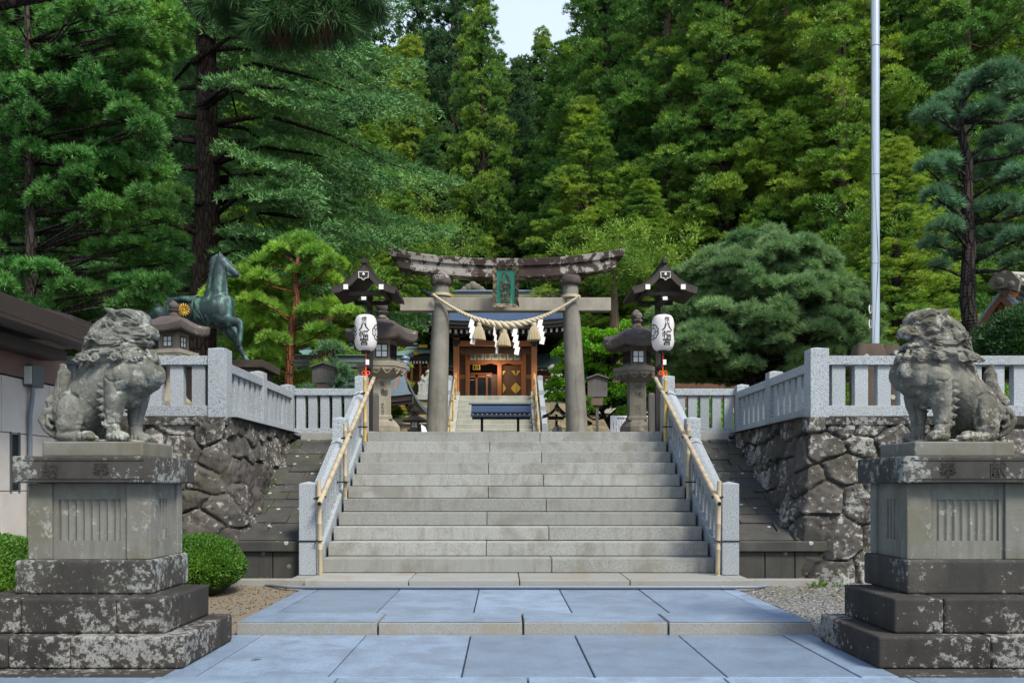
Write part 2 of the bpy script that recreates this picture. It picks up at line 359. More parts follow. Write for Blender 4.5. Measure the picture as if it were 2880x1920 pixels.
t = MT('panel_wall'); fn = t.noise(90, 3, .7); c = t.mix(fn, (.62, .58, .54), (.40, .37, .35)); c = t.mix(t.ramp(t.noise(2, 4), [(.4, 0), (.8, 1)]), c, (.38, .34, .32)); t.bump(fn, .3, .003); M['panel_wall'] = t.fin(c, .85)
t = MT('panel_brown'); c = t.mix(t.noise(4, 4), (.17, .095, .08), (.10, .06, .055)); M['panel_brown'] = t.fin(c, .5)
t = MT('gravel'); v = t.vor(55, 'F1', 'Color'); s_ = t.ramp(v, [(.1, (.05, .05, .05)), (.5, (.14, .14, .135)), (.9, (.30, .30, .29))]); c = t.mix(t.ramp(t.noise(1.6, 4), [(.55, 0), (.7, 1)]), s_, (.12, .11, .06)); t.bump(t.vor(55), .9, .02); M['gravel'] = t.fin(c, .95)
t = MT('sand'); s_ = t.noise(40, 5, .75); c = t.mix(s_, (.22, .185, .135), (.12, .10, .07)); c = t.mix(t.ramp(t.noise(14, 5, .7, 1), [(.6, 0), (.66, 1)]), c, (.06, .045, .03)); t.bump(s_, .6, .02); M['sand'] = t.fin(c, .95)
t = MT('forest_floor'); c = t.mix(t.noise(1.5, 5), (.03, .05, .015), (.06, .05, .03)); M['forest_floor'] = t.fin(c, .95)

# ---------------------------------------------------------------- lettering
_fc = {}
def glyphs(txt, size, ext=.003, off=0.0, cut=0):
    """writing as solid letters, in the XZ plane facing -Y, centred"""
    cu = bpy.data.curves.new('t', 'FONT'); cu.body = txt; cu.size = size; cu.extrude = ext; cu.offset = off * size; cu.align_x = 'CENTER'; cu.align_y = 'CENTER'
    cu.resolution_u = 2
    o = bpy.data.objects.new('t', cu); COL.objects.link(o); dg = bpy.context.evaluated_depsgraph_get(); dg.update()
    me = bpy.data.meshes.new_from_object(o.evaluated_get(dg)); COL.objects.unlink(o); bpy.data.objects.remove(o)
    if cut:
        import bmesh
        bm = bmesh.new(); bm.from_mesh(me)
        for ax_ in (0, 1):
            lo_, hi_ = min(v.co[ax_] for v in bm.verts), max(v.co[ax_] for v in bm.verts); q = lo_ + cut
            while q < hi_:
                no = (1, 0, 0) if ax_ == 0 else (0, 1, 0); bmesh.ops.bisect_plane(bm, geom=bm.verts[:] + bm.edges[:] + bm.faces[:], plane_co=(q, q, 0), plane_no=no); q += cut
        bmesh.ops.triangulate(bm, faces=bm.faces[:]); bm.to_mesh(me); bm.free()
    V = [Vector((v.co.x, -v.co.z, v.co.y)) for v in me.vertices]; F = [tuple(p.vertices) for p in me.polygons]; bpy.data.meshes.remove(me)
    if V:                             # centre on the ink
        xs = [v.x for v in V]; zs = [v.z for v in V]; c_ = Vector(((min(xs) + max(xs)) / 2, 0, (min(zs) + max(zs)) / 2)); V = [v - c_ for v in V]
    return V, F
def write(mb, txt, c, size, ext=.003, off=.012, sx=1, sz=1, M_=None, warp=None):
    V, F = glyphs(txt, size, ext, off)
    out = []
    for v in V:
        v = Vector((v.x * sx, v.y, v.z * sz))
        if M_ is not None: v = M_ @ v
        v = v + Vector(c)
        out.append(warp(v) if warp else v)
    mb.add(out, F)
# ================================================================ SETTING
def mir(x): return 2 * AX - x
# ground sheet : nearly level in front, gently rising to the wall foot, forest floor behind
def groundz(x, y):
    if y < 7: z = -.035
    elif y < 9.6: z = -.035 + (y - 7) / 2.6 * .13
    else: z = .095
    return z
mb = MB(); xs = [-400, -60, -12, -6, -4, -2.9, -2.3, 2.6, 3.3, 4.5, 8, 14, 60, 400]; ys = [-400, -40, 0, 4, 6, 7, 8, 9, 9.6, 10.6, 30]
mb.grid([[(x, y, groundz(x, y)) for x in xs] for y in ys]); struct(mb.build('ground', M['gravel']))
mb = MB(); mb.grid([[(x, y, groundz(x, y) + .005) for x in (-4.9, -4, -3, -2.19)] for y in (5.5, 6, 7, 8, 9, 9.6, 10)]); struct(mb.build('sand', M['sand']))
# paving : slabs with open joints over a dark bed
def slabs(rows, zt, name, mt, th=.09, gap=.006):
    mb = MB()
    for (y0, y1, xs) in rows:
        for a, b in zip(xs[:-1], xs[1:]):
            mb.tint = random.random(); dz = random.uniform(-.004, .0)
            g = gap
            mb.box(a + g, b - g, y0 + g * .8, y1 - g * .8, zt - th, zt + dz)
    o = mb.build(name, mt, None, 0, .004, 1); return struct(o)
x1 = [-2.16, -1.915, -1.09, -.26, .567, 1.389, 2.215, 2.46]
x2 = [-3.6, -2.16, -1.02, .15, 1.36, 2.5, 3.9]
rows = [(5.42, 6.97, x1), (4.3, 5.42, x2), (3.2, 4.3, x1), (2.0, 3.2, x2), (0.8, 2.0, x1), (-.6, .8, x2)]
slabs(rows, 0, 'pavement', M['granite_paving'])
mb = MB(); mb.box(-2.2, 2.5, -.6, 6.98, -.2, -.045); mb.box(-3.6, 3.9, -.6, 5.42, -.2, -.046); struct(mb.build('pavement_bed', M['joint']))
slabs([(6.965, 7.49, [-2.13, -1.0, .158, 1.315, 2.47])], .094, 'kerb', M['kerb_stone'], .12, .008)
slabs([(7.49, 9.225, [-2.13, -1.95, -1.09, -.256, .59, 1.427, 2.29, 2.47])], .094, 'landing_pavement', M['granite_paving'], .12)
# thin sheet on the kerb stones : tops painted with the paving's sky blue
mb = MB()
for a, b in zip([-2.13, -1.0, .158, 1.315], [-1.0, .158, 1.315, 2.47]):
    mb.box(a + .014, b - .014, 6.985, 7.482, .0945, .0975)
struct(mb.build('kerb_sky_tint', M['granite_paving']))
mb = MB(); mb.box(-2.11, 2.45, 6.99, 9.3, -.1, .05); struct(mb.build('landing_bed', M['joint']))

# ================================================================ STAIRS
HW = 2.24; T0 = 10.0; TR = .33; RS = .165; ZK = .188; ZT = 2.003
st = thing('stone_staircase', 'wide grey granite staircase of eleven long steps rising to the torii gate', 'staircase', (AX, T0, 0))
def part(parent, name, mt, *boxes, bev=.005, sm=0, tint=None):
    mb = MB(); mb.tint = random.random() if tint is None else tint
    for b in boxes: mb.box(*b)
    return mb.build(name, M[mt], parent, sm, bev, 2)
jn = [1360, 1026, 1345, 1030, 1332, 1037, 1318, 1038, 1308, 1044, 1300]
for k in range(11):
    y0 = T0 + k * TR; z1 = ZK + (k + 1) * RS
    xj = ((800 + jn[k] / 1.809) / 1.2245 - 1156) * y0 / 2011
    dx = random.uniform(-.006, .006); yj = random.uniform(-.003, .003)
    for a, b in ((AX - HW, xj - .004), (xj + .004, AX + HW)):
        mb = MB(); mb.tint = random.random(); mb.box(a, b, y0 + random.uniform(-.003, .003), y0 + TR + .06, z1 - RS + .006, z1 + random.uniform(-.002, .002)); mb.build('step', M['step_stone'], st, 0, .006, 2)
    mb = MB(); mb.box(AX - HW + .01, AX + HW - .01, y0 + .03, y0 + TR + .05, z1 - RS - .2, z1 - .02)
    mb.build('step_bedding', M['joint'], st)
for a, b in zip([-2.10, -1.0, .17, 1.335], [-1.0, .17, 1.335, 2.45]):
    mb = MB(); mb.tint = random.random(); mb.box(a + .005, b - .005, 9.22, 10.06, .05, ZK); mb.build('base_slab', M['kerb_stone'], st, 0, .006, 2)
for s in (-1, 1):
    a, b = sorted((AX + s * 2.28, AX + s * 2.47)); part(st, 'base_slab', 'kerb_stone', (a, b, 9.27, 10.02, -.02, ZK - .004))
# grey drain pipe at the foot of the stairs
pts = [(-2.62, 9.55, .1), (-2.47, 9.4, .115), (-2.33, 9.25, .12), (-2.2, 9.19, .12)] + [(x, 9.19, .12) for x in (-1, 0, 1, 2.4)] + [(2.62, 9.19, .12), (2.74, 9.3, .115), (2.86, 9.5, .1)]
pr = thing('drain_pipe', 'thin grey plastic pipe lying along the foot of the stairs', 'pipe', (AX, 9.2, .1))
mb = MB(); mb.tube(pts, .017, 10); mb.build('pipe_run', M['pipe_grey'], pr, 60)
mb = MB()
for x in (-2.0, -.45, .85, 2.3): mb.tube([(x - .02, 9.19, .12), (x + .02, 9.19, .12)], .021, 10)
mb.build('pipe_joint', M['pipe_grey'], pr, 60)

# ---------------------------------------------------------------- balustrades
def cap_post(mb, x, y, w_, z0, z1):
    h = w_ / 2; p = .025
    mb.loft([[(x - h, y - h, z0), (x + h, y - h, z0), (x + h, y + h, z0), (x - h, y + h, z0)],
             [(x - h, y - h, z1 - p), (x + h, y - h, z1 - p), (x + h, y + h, z1 - p), (x - h, y + h, z1 - p)],
             [(x - .01, y - .01, z1), (x + .01, y - .01, z1), (x + .01, y + .01, z1), (x - .01, y + .01, z1)]])
def post(parent, x, y, w_, z0, z1):
    mb = MB(); mb.tint = random.random(); cap_post(mb, x, y, w_, z0, z1); return mb.build('post', M['granite'], parent, 0, .006, 2)
PY = [(9.855, 1.231, ZK), (11.75, 2.107, .95), (13.52, 2.886, 1.85)]
for s, side in ((-1, 'left'), (1, 'right')):
    X = AX + s * 2.36
    b = thing('stair_balustrade', 'sloping granite balustrade with peaked posts on the %s side of the stairs' % side, 'balustrade', (X, 9.85, ZK))
    for y, zt_, zb in PY: post(b, X, y, .19, zb, zt_)
    for (ya, za, yb, zb) in ((9.95, .95, 11.655, 1.83), (11.845, 1.86, 13.425, 2.65)):
        h = .092; mb = MB(); mb.tint = random.random()
        rg = lambda y, z: [(X - h, y, z - .16), (X + h, y, z - .16), (X + h, y, z - .035), (X, y, z), (X - h, y, z - .035)]
        mb.loft([rg(ya, za), rg(yb, zb)]); mb.build('handrail', M['granite'], b, 0, .005, 2)
        sl_ = (zb - za) / (yb - ya)
        n = 9
        for k in range(n):
            y = ya + (yb - ya) * (k + .6) / n; zr = za + sl_ * (y - ya) - .15; zn = ZK + (y - T0 + TR) * .5 - .02
            part(b, 'baluster', 'granite', (X - .045, X + .045, y - .045, y + .045, max(zn, ZK), zr), bev=.003)
    mb = MB(); mb.tint = .6
    zs = lambda y: ZK + max(0, (y - T0 + TR) * .5) + .03
    h = .085; ks = [9.96, 11.7, 13.4]
    mb.loft([[(X - h, y, zs(y) - .5), (X + h, y, zs(y) - .5), (X + h, y, zs(y)), (X - h, y, zs(y))] for y in ks]); mb.build('string_stone', M['granite'], b, 0, .004, 2)

def level_run(name, label, axis, c, a0, a1, z0, zt_, posts, n, gw=.155, parent=None, pd=.19):
    """level balustrade : axis 'x' or 'y'; c the other coordinate; posts = list of (pos,width,top)"""
    b = thing(name, label, 'balustrade', (a0 if axis == 'x' else c, c if axis == 'x' else a0, z0))
    def bx(p0, p1, q, z_0, z_1, nm, mt='granite', bev=.005):
        bb = (p0, p1, c - q, c + q, z_0, z_1) if axis == 'x' else (c - q, c + q, p0, p1, z_0, z_1)
        return part(b, nm, mt, bb, bev=bev)
    cuts = sorted([a0, a1] + [p[0] for p in posts])
    for p, w_, z_ in posts: post(b, p if axis == 'x' else c, c if axis == 'x' else p, w_, z0 - .03, z_)
    lo, hi = min(a0, a1), max(a0, a1); seg = []
    pp = sorted([(p - w_ / 2, p + w_ / 2) for p, w_, _ in posts])
    cur = lo
    for u, v_ in pp:
        if u - cur > .05: seg.append((cur, u))
        cur = max(cur, v_)
    if hi - cur > .05: seg.append((cur, hi))
    for u, v_ in seg:
        bx(u - .002, v_ + .002, .085, zt_ - .105, zt_, 'handrail'); bx(u - .002, v_ + .002, .085, z0, z0 + .125, 'bottom_rail')
        m_ = max(1, round((v_ - u) / n) - 0); 
        for k in range(m_):
            q = u + (v_ - u) * (k + .5) / m_
            bx(q - gw / 2, q + gw / 2, .05, z0 + .125, zt_ - .105, 'baluster', bev=.004)
    return b
ZB = 1.975
XL = -3.3; XR = mir(XL)
for s, side in ((-1, 'left'), (1, 'right')):
    Xc = XL if s < 0 else XR
    f = lambda u: AX + s * u
    # corner post belongs to the front run
    e = -6.2 if s < 0 else 8.5
    level_run('terrace_balustrade', 'long level granite balustrade on the terrace edge behind the %s guardian lion' % side, 'x', 10.2, e, Xc, 1.985, 2.685,
              [(Xc, .215, 2.79)], .257)
    level_run('terrace_balustrade', 'granite balustrade running back from the %s front corner post towards the stairs' % side, 'y', Xc, 10.31, 13.5, 1.965, 2.62,
              [(11.8, .185, 2.73), (13.42, .185, 2.74)], .245, .14)
    a, b_ = sorted((Xc + (-s) * .094, AX + s * 2.457))
    level_run('terrace_balustrade', 'short level granite balustrade between the stair head and the terrace corner on the %s' % side, 'x', 13.5, a, b_, 1.94, 2.675, [], .2, .135)

# ---------------------------------------------------------------- retaining walls (heightfields of fitted boulders)
def voro_height(U, W, seed, cu, cw, warp=.07):
    rg = np.random.RandomState(seed)
    P3 = np.stack([U, W, np.full_like(U, seed * 3.3)], -1)
    U2 = U + vnoise(P3, 2.2, seed) * warp + vnoise(P3, 7, seed + 3) * .018; W2 = W + vnoise(P3, 2.2, seed + 9) * warp + vnoise(P3, 7, seed + 5) * .018
    pts = []
    nu = int(U.max() / cu) + 3; nw = int(W.max() / cw) + 3
    for j in range(-1, nw):
        for i in range(-1, nu):
            pts.append(((i + .5 * (j % 2) + rg.uniform(-.32, .32)) * cu, (j + rg.uniform(-.3, .3)) * cw))
    pts = np.array(pts); tn = rg.rand(len(pts)); pr = rg.uniform(-1, 1, len(pts))
    f1 = np.full(U.shape, 1e9); f2 = f1.copy(); idx = np.zeros(U.shape, int)
    for k, (a, b) in enumerate(pts):
        # blocky metric: rounded-rectangle distance
        d_ = ((np.abs((U2 - a) / cu) ** 2.6 + np.abs((W2 - b) / cw) ** 2.6) ** (1 / 2.6)) * cw
        c1 = d_ < f1; f2 = np.where(c1, f1, np.minimum(f2, d_)); idx = np.where(c1, k, idx); f1 = np.where(c1, d_, f1)
    e = (f2 - f1) * (1 + .25 * vnoise(P3, 12, seed + 2))
    tl = rg.uniform(-1, 1, (len(pts), 2)); pr = pr[idx] + (tl[idx, 0] * (U2 - pts[idx, 0]) / cu + tl[idx, 1] * (W2 - pts[idx, 1]) / cw) * 2.2
    h = np.clip(e / .06, 0, 1) ; h = 1 - (1 - h) ** 2.2
    return h, tn[idx], pr, e
def rock_wall(name, label, path, top, bot, batter, seed, mt, cu=.42, cw=.33, step=.015, amp=.07, cat='stone wall', flip=False):
    """path: plan points with outward normals computed on the right-hand side"""
    path = [Vector(p) for p in path]; L = [0]
    for a, b in zip(path[:-1], path[1:]): L.append(L[-1] + (b - a).length)
    tot = L[-1]; nu = int(tot / step); H = top - bot; nw = int(H / step)
    pos = np.zeros((nu + 1, 2)); nor = np.zeros((nu + 1, 2))
    segn = []
    for a, b in zip(path[:-1], path[1:]):
        t_ = (b - a).normalized(); segn.append(Vector((t_.y, -t_.x)))
    for i in range(nu + 1):
        s_ = tot * i / nu; k = 0
        while k < len(L) - 2 and s_ > L[k + 1]: k += 1
        f = (s_ - L[k]) / (L[k + 1] - L[k]); p = path[k].lerp(path[k + 1], f); n_ = segn[k].copy()
        r = .22
        for kk, Lk in enumerate(L[1:-1]):
            dl = s_ - Lk
            if abs(dl) < r:
                q = (dl / r + 1) / 2; n_ = (segn[kk] * (1 - q) + segn[kk + 1] * q); 
        pos[i] = p; nor[i] = n_
    U, W = np.meshgrid(np.arange(nu + 1) * tot / nu, np.arange(nw + 1) * H / nw, indexing='ij')
    h, tn, pr, e = voro_height(U, W, seed, cu, cw)
    nx = nor[:, 0][:, None]; ny = nor[:, 1][:, None]
    q = (1 - W / H); off = batter * q ** 1.25
    P3 = np.stack([U, W, U * 0 + seed], -1)
    dsp = amp * h + pr * .03 * h + fbm(P3, 5, 4, seed) * .022 + fbm(P3, 24, 3, seed + 7) * .009 - amp
    X = pos[:, 0][:, None] + nx * (off + dsp); Y = pos[:, 1][:, None] + ny * (off + dsp); Z = bot + W
    V = np.stack([X, Y, Z], -1).reshape(-1, 3)
    i0 = (np.arange(nu)[:, None] * (nw + 1) + np.arange(nw)[None]).ravel()
    F = np.stack([i0, i0 + nw + 1, i0 + nw + 2, i0 + 1], -1)
    if flip: F = F[:, ::-1]
    # thickness: a back sheet closes the wall into a solid body
    o_ = thing(name, label, cat, (float(path[1 if len(path) > 2 else 0].x), float(path[1 if len(path) > 2 else 0].y), bot))
    V = V - np.array(root_offset(o_))
    me = rawmesh('stones', V, None, F, tn.ravel()); smooth(me, 50)
    link('stones', me, M[mt], o_)
    return o_
wl = rock_wall('retaining_wall', 'lichen covered retaining wall of fitted boulders to the left of the stairs', [(-8.5, 10.08), (-3.19, 10.08), (-3.19, 13.5)], 1.975, -.05, .42, 5, 'wall_rock')
wr = rock_wall('retaining_wall', 'lichen covered retaining wall of fitted boulders to the right of the stairs', [(mir(-3.19), 13.5), (mir(-3.19), 10.08), (11.5, 10.08)], 1.975, -.05, .42, 12, 'wall_rock')
for o_, (xa, xb) in ((wl, (-8.5, -3.17)), (wr, (mir(-3.17), 11.5))):
    part(o_, 'wall_coping', 'plinth_darker', (xa, xb, 10.06, 13.5, 1.88, 1.972), bev=.01)
    part(o_, 'wall_core', 'joint', (xa + .05, xb - .05, 10.16, 13.4, 0, 1.9), bev=0)

# ---------------------------------------------------------------- sloping stone aprons either side of the stairs
for s, side in ((-1, 'left'), (1, 'right')):
    xa, xb = sorted((AX + s * 2.45, AX + s * 3.47))
    a = thing('stone_apron', 'dark weathered stone slope beside the stairs on the %s' % side, 'stone slope', ((xa + xb) / 2, 10, 0))
    mb = MB(); n = 15; ya, za, yb, zb = 10.0, .56, 13.5, 1.93
    sl_ = Vector((0, yb - ya, zb - za)).normalized(); up = Vector((0, -sl_.z, sl_.y))
    for k in range(n):
        f0 = k / n; f1 = (k + 1) / n
        cuts = sorted([0, 1] + [random.uniform(.2, .8) for _ in range(random.choice((1, 1, 2, 2)))])
        for c0, c1 in zip(cuts[:-1], cuts[1:]):
            mb.tint = random.random(); dz = random.uniform(-.014, .010); g = random.uniform(.003, .009)
            p = lambda c, f, h: Vector((xa + (xb - xa) * c, ya + (yb - ya) * f, za + (zb - za) * f)) + up * h
            gc = g / (xb - xa); gf = .0016
            mb.hexa([p(c0 + gc, f0 + gf, -.1), p(c1 - gc, f0 + gf, -.1), p(c1 - gc, f1 - gf, -.1), p(c0 + gc, f1 - gf, -.1), p(c0 + gc, f0 + gf, dz), p(c1 - gc, f0 + gf, dz), p(c1 - gc, f1 - gf, dz), p(c0 + gc, f1 - gf, dz)])
    mb.build('slope_slabs', M['slope_stone'], a, 0, .005, 1)
    mb = MB(); mb.hexa([(xa, ya, -.02), (xb, ya, -.02), (xb, yb, -.02), (xa, yb, -.02), (xa, ya + .02, za - .05), (xb, ya + .02, za - .05), (xb, yb, zb - .05), (xa, yb, zb - .05)]); mb.build('slope_core', M['joint'], a)
    part(a, 'ledge', 'slope_stone', (xa - .01, xb + .01, 9.87, 10.03, .44, .555), bev=.012)
    w3 = (xb - xa) / 3
    for k in range(3): part(a, 'foot_block', 'slope_stone', (xa + k * w3 + .005, xa + (k + 1) * w3 - .005, 9.92, 10.03, 0.02, .435), bev=.008)
# low granite edging stones at the wall foot
for s, side in ((-1, 'left'), (1, 'right')):
    xa, xb = sorted((AX + s * 2.475, AX + s * 3.25)); o = part(None, 'edging_stone', 'kerb_stone', (xa, xb, 9.5, 9.64, 0, .165)); tag(o, 'low granite edging stone at the foot of the slope %s of the stairs' % side, 'edging stone')
# terrace ground
mb = MB()
mb.grid([[(x, y, 1.985 if y < 60 else 1.985 + (y - 60) * .35) for x in (-120, -40, -20, -3.1)] for y in (10.2, 13.4)])
mb.grid([[(x, y, 1.985) for x in (3.45, 20, 40, 120)] for y in (10.2, 13.4)])
mb.grid([[(x, y, 1.985) for x in (-120, -40, -20, 0, 20, 40, 120)] for y in (13.6, 20, 27.5)])
struct(mb.build('terrace_ground', M['sand']))
mb = MB(); a = AX - HW; mb.box(-3.1, 3.45, 13.4, 13.62, 1.8, 1.99); struct(mb.build('terrace_edge', M['kerb_stone']))
# hillside behind the shrine
def hillz(x, y):
    if y < 44: return 4.0
    return 4.0 + (y - 44) * .36 + max(0, abs(x) - 8) * .05 + 1.2 * math.sin(x * .13) * min(1, (y - 44) / 15)
mb = MB(); XS = [-160, -110, -80, -60, -45, -34, -26, -20, -15, -11, -8, -5, -2, 0, 2, 5, 8, 11, 15, 20, 26, 34, 45, 60, 80, 110, 160]
mb.grid([[(x, y, hillz(x, y)) for x in XS] for y in (28.2, 36, 44, 50, 56, 62, 70, 80, 90, 100, 115, 130)])
o = mb.build('hillside', M['forest_floor']); struct(o)

# ================================================================ PEDESTALS
def pedestal(side, s):
    f = lambda x: x if s < 0 else mir(x)
    X = lambda a, b: tuple(sorted((f(a), f(b))))
    cx = f(-2.87)
    p = thing('lion_pedestal', 'tall lichen stained stone pedestal carrying the %s guardian lion' % ('closed mouthed' if s < 0 else 'open mouthed'), 'pedestal', (cx, 6.17, 0))
    def blocks(nm, mt, a, b, ya, yb, z0, z1, cuts, bev=.018):
        xs = [a] + cuts + [b]
        mb = MB()
        for q0, q1 in zip(xs[:-1], xs[1:]):
            mb.tint = random.random(); u, v = X(q0, q1); mb.box(u + (.0015 if q0 != a else 0), v - (.0015 if q1 != b else 0), ya, yb, z0, z1)
        return mb.build(nm, M[mt], p, 0, bev, 3)
    blocks('foot_course', 'plinth_darker', -4.1, -2.10, 5.42, 6.7, -.25, -.002, [-3.6, -2.95], .02)
    blocks('bottom_step', 'plinth_darker', -3.72, -2.07, 5.65, 6.69, 0, .208, [-3.2, -2.8])
    blocks('middle_step', 'plinth_darker', -3.52, -2.22, 5.76, 6.61, .2085, .44, [-3.18, -2.55])
    blocks('top_step', 'plinth_dark', -3.34, -2.407, 5.98, 6.7, .4405, .672, [])
    # dado with corner pilasters, recessed panels and fluting
    d_ = thing_part = None
    a, b = -3.285, -2.44; ya, yb = 6.05, 6.66
    body = MB(); u, v = X(a + .035, b - .035); body.box(u, v, ya + .035, yb - .035, .6725, 1.199)
    dd = body.build('dado', M['plinth_pale'], p, 0, .004, 2)
    mb = MB()
    for (qa, qb) in ((a, a + .165), (b - .165, b)):
        u, v = X(qa, qb)
        for y0_, y1_ in ((ya, ya + .10), (yb - .10, yb)): part(p, 'corner_pilaster', 'plinth_pale', (u, v, y0_, y1_, .673, 1.1985), bev=.006)
    # fluted panels: frame + ridges standing just proud of the dado
    fl = MB(); x0, x1 = -3.085, -2.655; zt1, zt0 = 1.085, .80
    def rect_frame(mb, xa, xb, z0, z1, ox0, ox1, oz0, oz1, yf):
        for (q0, q1, r0, r1) in ((ox0, xa, oz0, oz1), (xb, ox1, oz0, oz1), (xa, xb, oz0, z0), (xa, xb, z1, oz1)):
            u, v = X(q0, q1); mb.box(u, v, yf - .014, yf + .03, r0, r1)
    rect_frame(fl, x0, x1, zt0, zt1, a + .165, b - .165, .673, 1.1985, ya + .035)
    n = 8; wd = (x1 - x0) / n
    for k in range(n):
        q = x0 + wd * (k + .0); u, v = X(q + .004, q + wd - .001)
        c_ = u if True else v
        fl.hexa([(u, ya + .034, zt0), (v, ya + .034, zt0), (v, ya + .036, zt0), (u, ya + .036, zt0), (u, ya + .034, zt1), (v, ya + .034, zt1), (v, ya + .036, zt1), (u, ya + .036, zt1)][:8])
        fl.prism([(u, ya + .037), (v, ya + .037), (u + (v - u) * .35, ya + .022)], 'z', zt0 + .0, zt1 - .0)
    fl.build('fluted_panel', M['plinth_pale'], p, 0, .0015, 1)
    # side panel facing the path
    sd = MB(); xs_ = f(b - .035); sg = 1 if s < 0 else -1
    for (y0, y1, z0, z1) in ((ya + .10, 6.25, .673, 1.1985), (6.42, yb - .10, .673, 1.1985), (6.25, 6.42, .673, .80), (6.25, 6.42, 1.085, 1.1985)):
        u, v = sorted((xs_ - sg * .01, xs_ + sg * .012)); sd.box(u, v, y0, y1, z0, z1)
    for k in range(3):
        y = 6.26 + .055 * k; u, v = sorted((xs_ - sg * .01, xs_ + sg * .01)); sd.box(u, v, y, y + .018, .80, 1.085)
    sd.build('side_panel', M['plinth_pale'], p, 0, .0015, 1)
    blocks('cornice', 'plinth_dark', -3.35, -2.375, 5.965, 6.74, 1.2, 1.384, [], .012)
    # sunk frame line + inscription cut in raised strokes on the cornice face
    ins = MB(); 
    for (u_, v_, z0, z1) in ((-3.27, -2.45, 1.352, 1.360), (-3.27, -2.45, 1.226, 1.232)):
        u, v = X(u_, v_); ins.box(u, v, 5.9605, 5.966, z0, z1)
    for ch, x in (('納', -3.09), ('奉', -2.74)) if s < 0 else (('献', mir(-3.02)), ('奉', mir(-2.68))):
        write(ins, ch, (x, 5.9625, 1.292), .115, .002, .012)
    ins.build('inscription', M['plinth_darker'], p)
    blocks('top_slab', 'plinth_pale', -3.215, -2.515, 6.1, 6.66, 1.3845, 1.49, [], .012)
    return p
pedestal('left', -1); pedestal('right', 1)

# ================================================================ BUILDING ON THE LEFT
bl = thing('stone_clad_building', 'low building with pale stone panels and brown metal eaves at the left edge', 'building', (-5.2, 7, 0))
XW = -4.9
mb = MB(); rows = [(-.1, .55), (.55, 1.13), (1.13, 1.71), (1.71, 2.27)]
for j, (z0, z1) in enumerate(rows):
    y = 3.4 - (.25 if j % 2 else 0); 
    while y < 9.8:
        y1 = min(y + .9, 9.8)
        if j == 2 or j == 1:
            pass
        mb.tint = random.random(); mb.box(XW - .06, XW, y + .004, y1 - .004, z0 + .004, z1 - .004); y = y1
mb.build('wall_panel', M['panel_wall'], bl, 0, .002, 1)
mb = MB(); mb.box(-9, XW - .05, 3.4, 9.79, -.1, 2.6); mb.build('wall', M['joint'], bl)
mb = MB(); y = 3.4
while y < 9.8: mb.tint = random.random(); mb.box(XW - .05, XW + .02, y + .004, min(y + .8, 9.8) - .004, 2.28, 2.62); y += .8
mb.build('brown_panel', M['panel_brown'], bl, 0, .002, 1)
part(bl, 'narrow_window', 'dark_glass', (XW - .02, XW + .004, 8.72, 8.84, 1.14, 1.70), bev=0)
part(bl, 'window_frame', 'metal_lamp', (XW - .02, XW + .012, 8.69, 8.72, 1.12, 1.72), (XW - .02, XW + .012, 8.84, 8.87, 1.12, 1.72), bev=.002)
mb = MB(); e = -4.28
mb.prism([(e, 2.66), (e, 2.83), (e - .05, 2.85), (-9, 3.15), (-9, 2.9), (e - .12, 2.72)], 'y', 3.0, 9.35)
mb.prism([(e, 2.66), (e - .0, 2.62), (e - .25, 2.62), (e - .25, 2.69)], 'y', 3.0, 9.34)
mb.build('roof', M['roof_brown'], bl, 0, .004, 1)
mb = MB(); mb.prism([(e - .33, 2.5), (e - .33, 2.6), (XW + .03, 2.64), (XW + .03, 2.5)], 'y', 3.2, 9.25); mb.build('soffit_beam', M['roof_brown'], bl, 0, .003, 1)
mb = MB(); mb.prism([(-4.9, 3.08), (-4.6, 3.0), (-4.6, 2.9), (-9, 2.9), (-9, 3.5)], 'y', 9.36, 11.0); mb.build('rear_roof', M['roof_brown'], bl)
wlm = thing('wall_lamp', 'square grey wall lamp on a pipe under the brown eave', 'wall lamp', (-4.83, 9.0, 2.2))
part(wlm, 'housing', 'metal_lamp', (XW + .005, XW + .10, 8.93, 9.15, 2.2, 2.42), bev=.004)
part(wlm, 'lamp_glass', 'frosted', (XW + .02, XW + .09, 8.915, 8.929, 2.22, 2.40), bev=0)
mb = MB(); mb.tube([(XW + .05, 9.02, 2.2), (XW + .05, 9.02, 2.12), (XW + .035, 9.0, 1.9), (XW + .035, 9.0, 0)], .024, 10); mb.build('conduit', M['pipe_grey'], wlm, 60)
# ================================================================ BAMBOO HANDRAILS
def bamboo(mb, a, b, r, n=12, node=.3, seed=0):
    a, b = Vector(a), Vector(b); L = (b - a).length; pts = []; rd = []; k = 0; rg = random.Random(seed)
    t_ = 0
    pts.append(a); rd.append(r)
    while True:
        t_ += node * rg.uniform(.85, 1.1)
        if t_ >= L - .03: break
        p = lambda q: a + (b - a) * (q / L)
        for dq, rr in ((-.012, r * .98), (-.004, r * 1.12), (.004, r * 1.12), (.012, r * .98)): pts.append(p(t_ + dq)); rd.append(rr)
    pts.append(b); rd.append(r * .92); mb.tube(pts, rd, n)
def ring(mb, c, R_, r, M_=None, n=20):
    pts = []
    for k in range(n + 1):
        a = 2 * math.pi * k / n; v = Vector((R_ * math.cos(a), R_ * math.sin(a), 0)); v = M_ @ v if M_ else v; pts.append(Vector(c) + v)
    mb.tube(pts, r, 6, False)
def sqloop(mb, x, y, z, hx, hy, r=.007, pk=0):
    p = [(x - hx, y - hy, z), (x + hx, y - hy, z), (x + hx, y + hy, z), (x - hx, y + hy, z), (x - hx, y - hy, z)]
    mb.tube(p, r, 6)
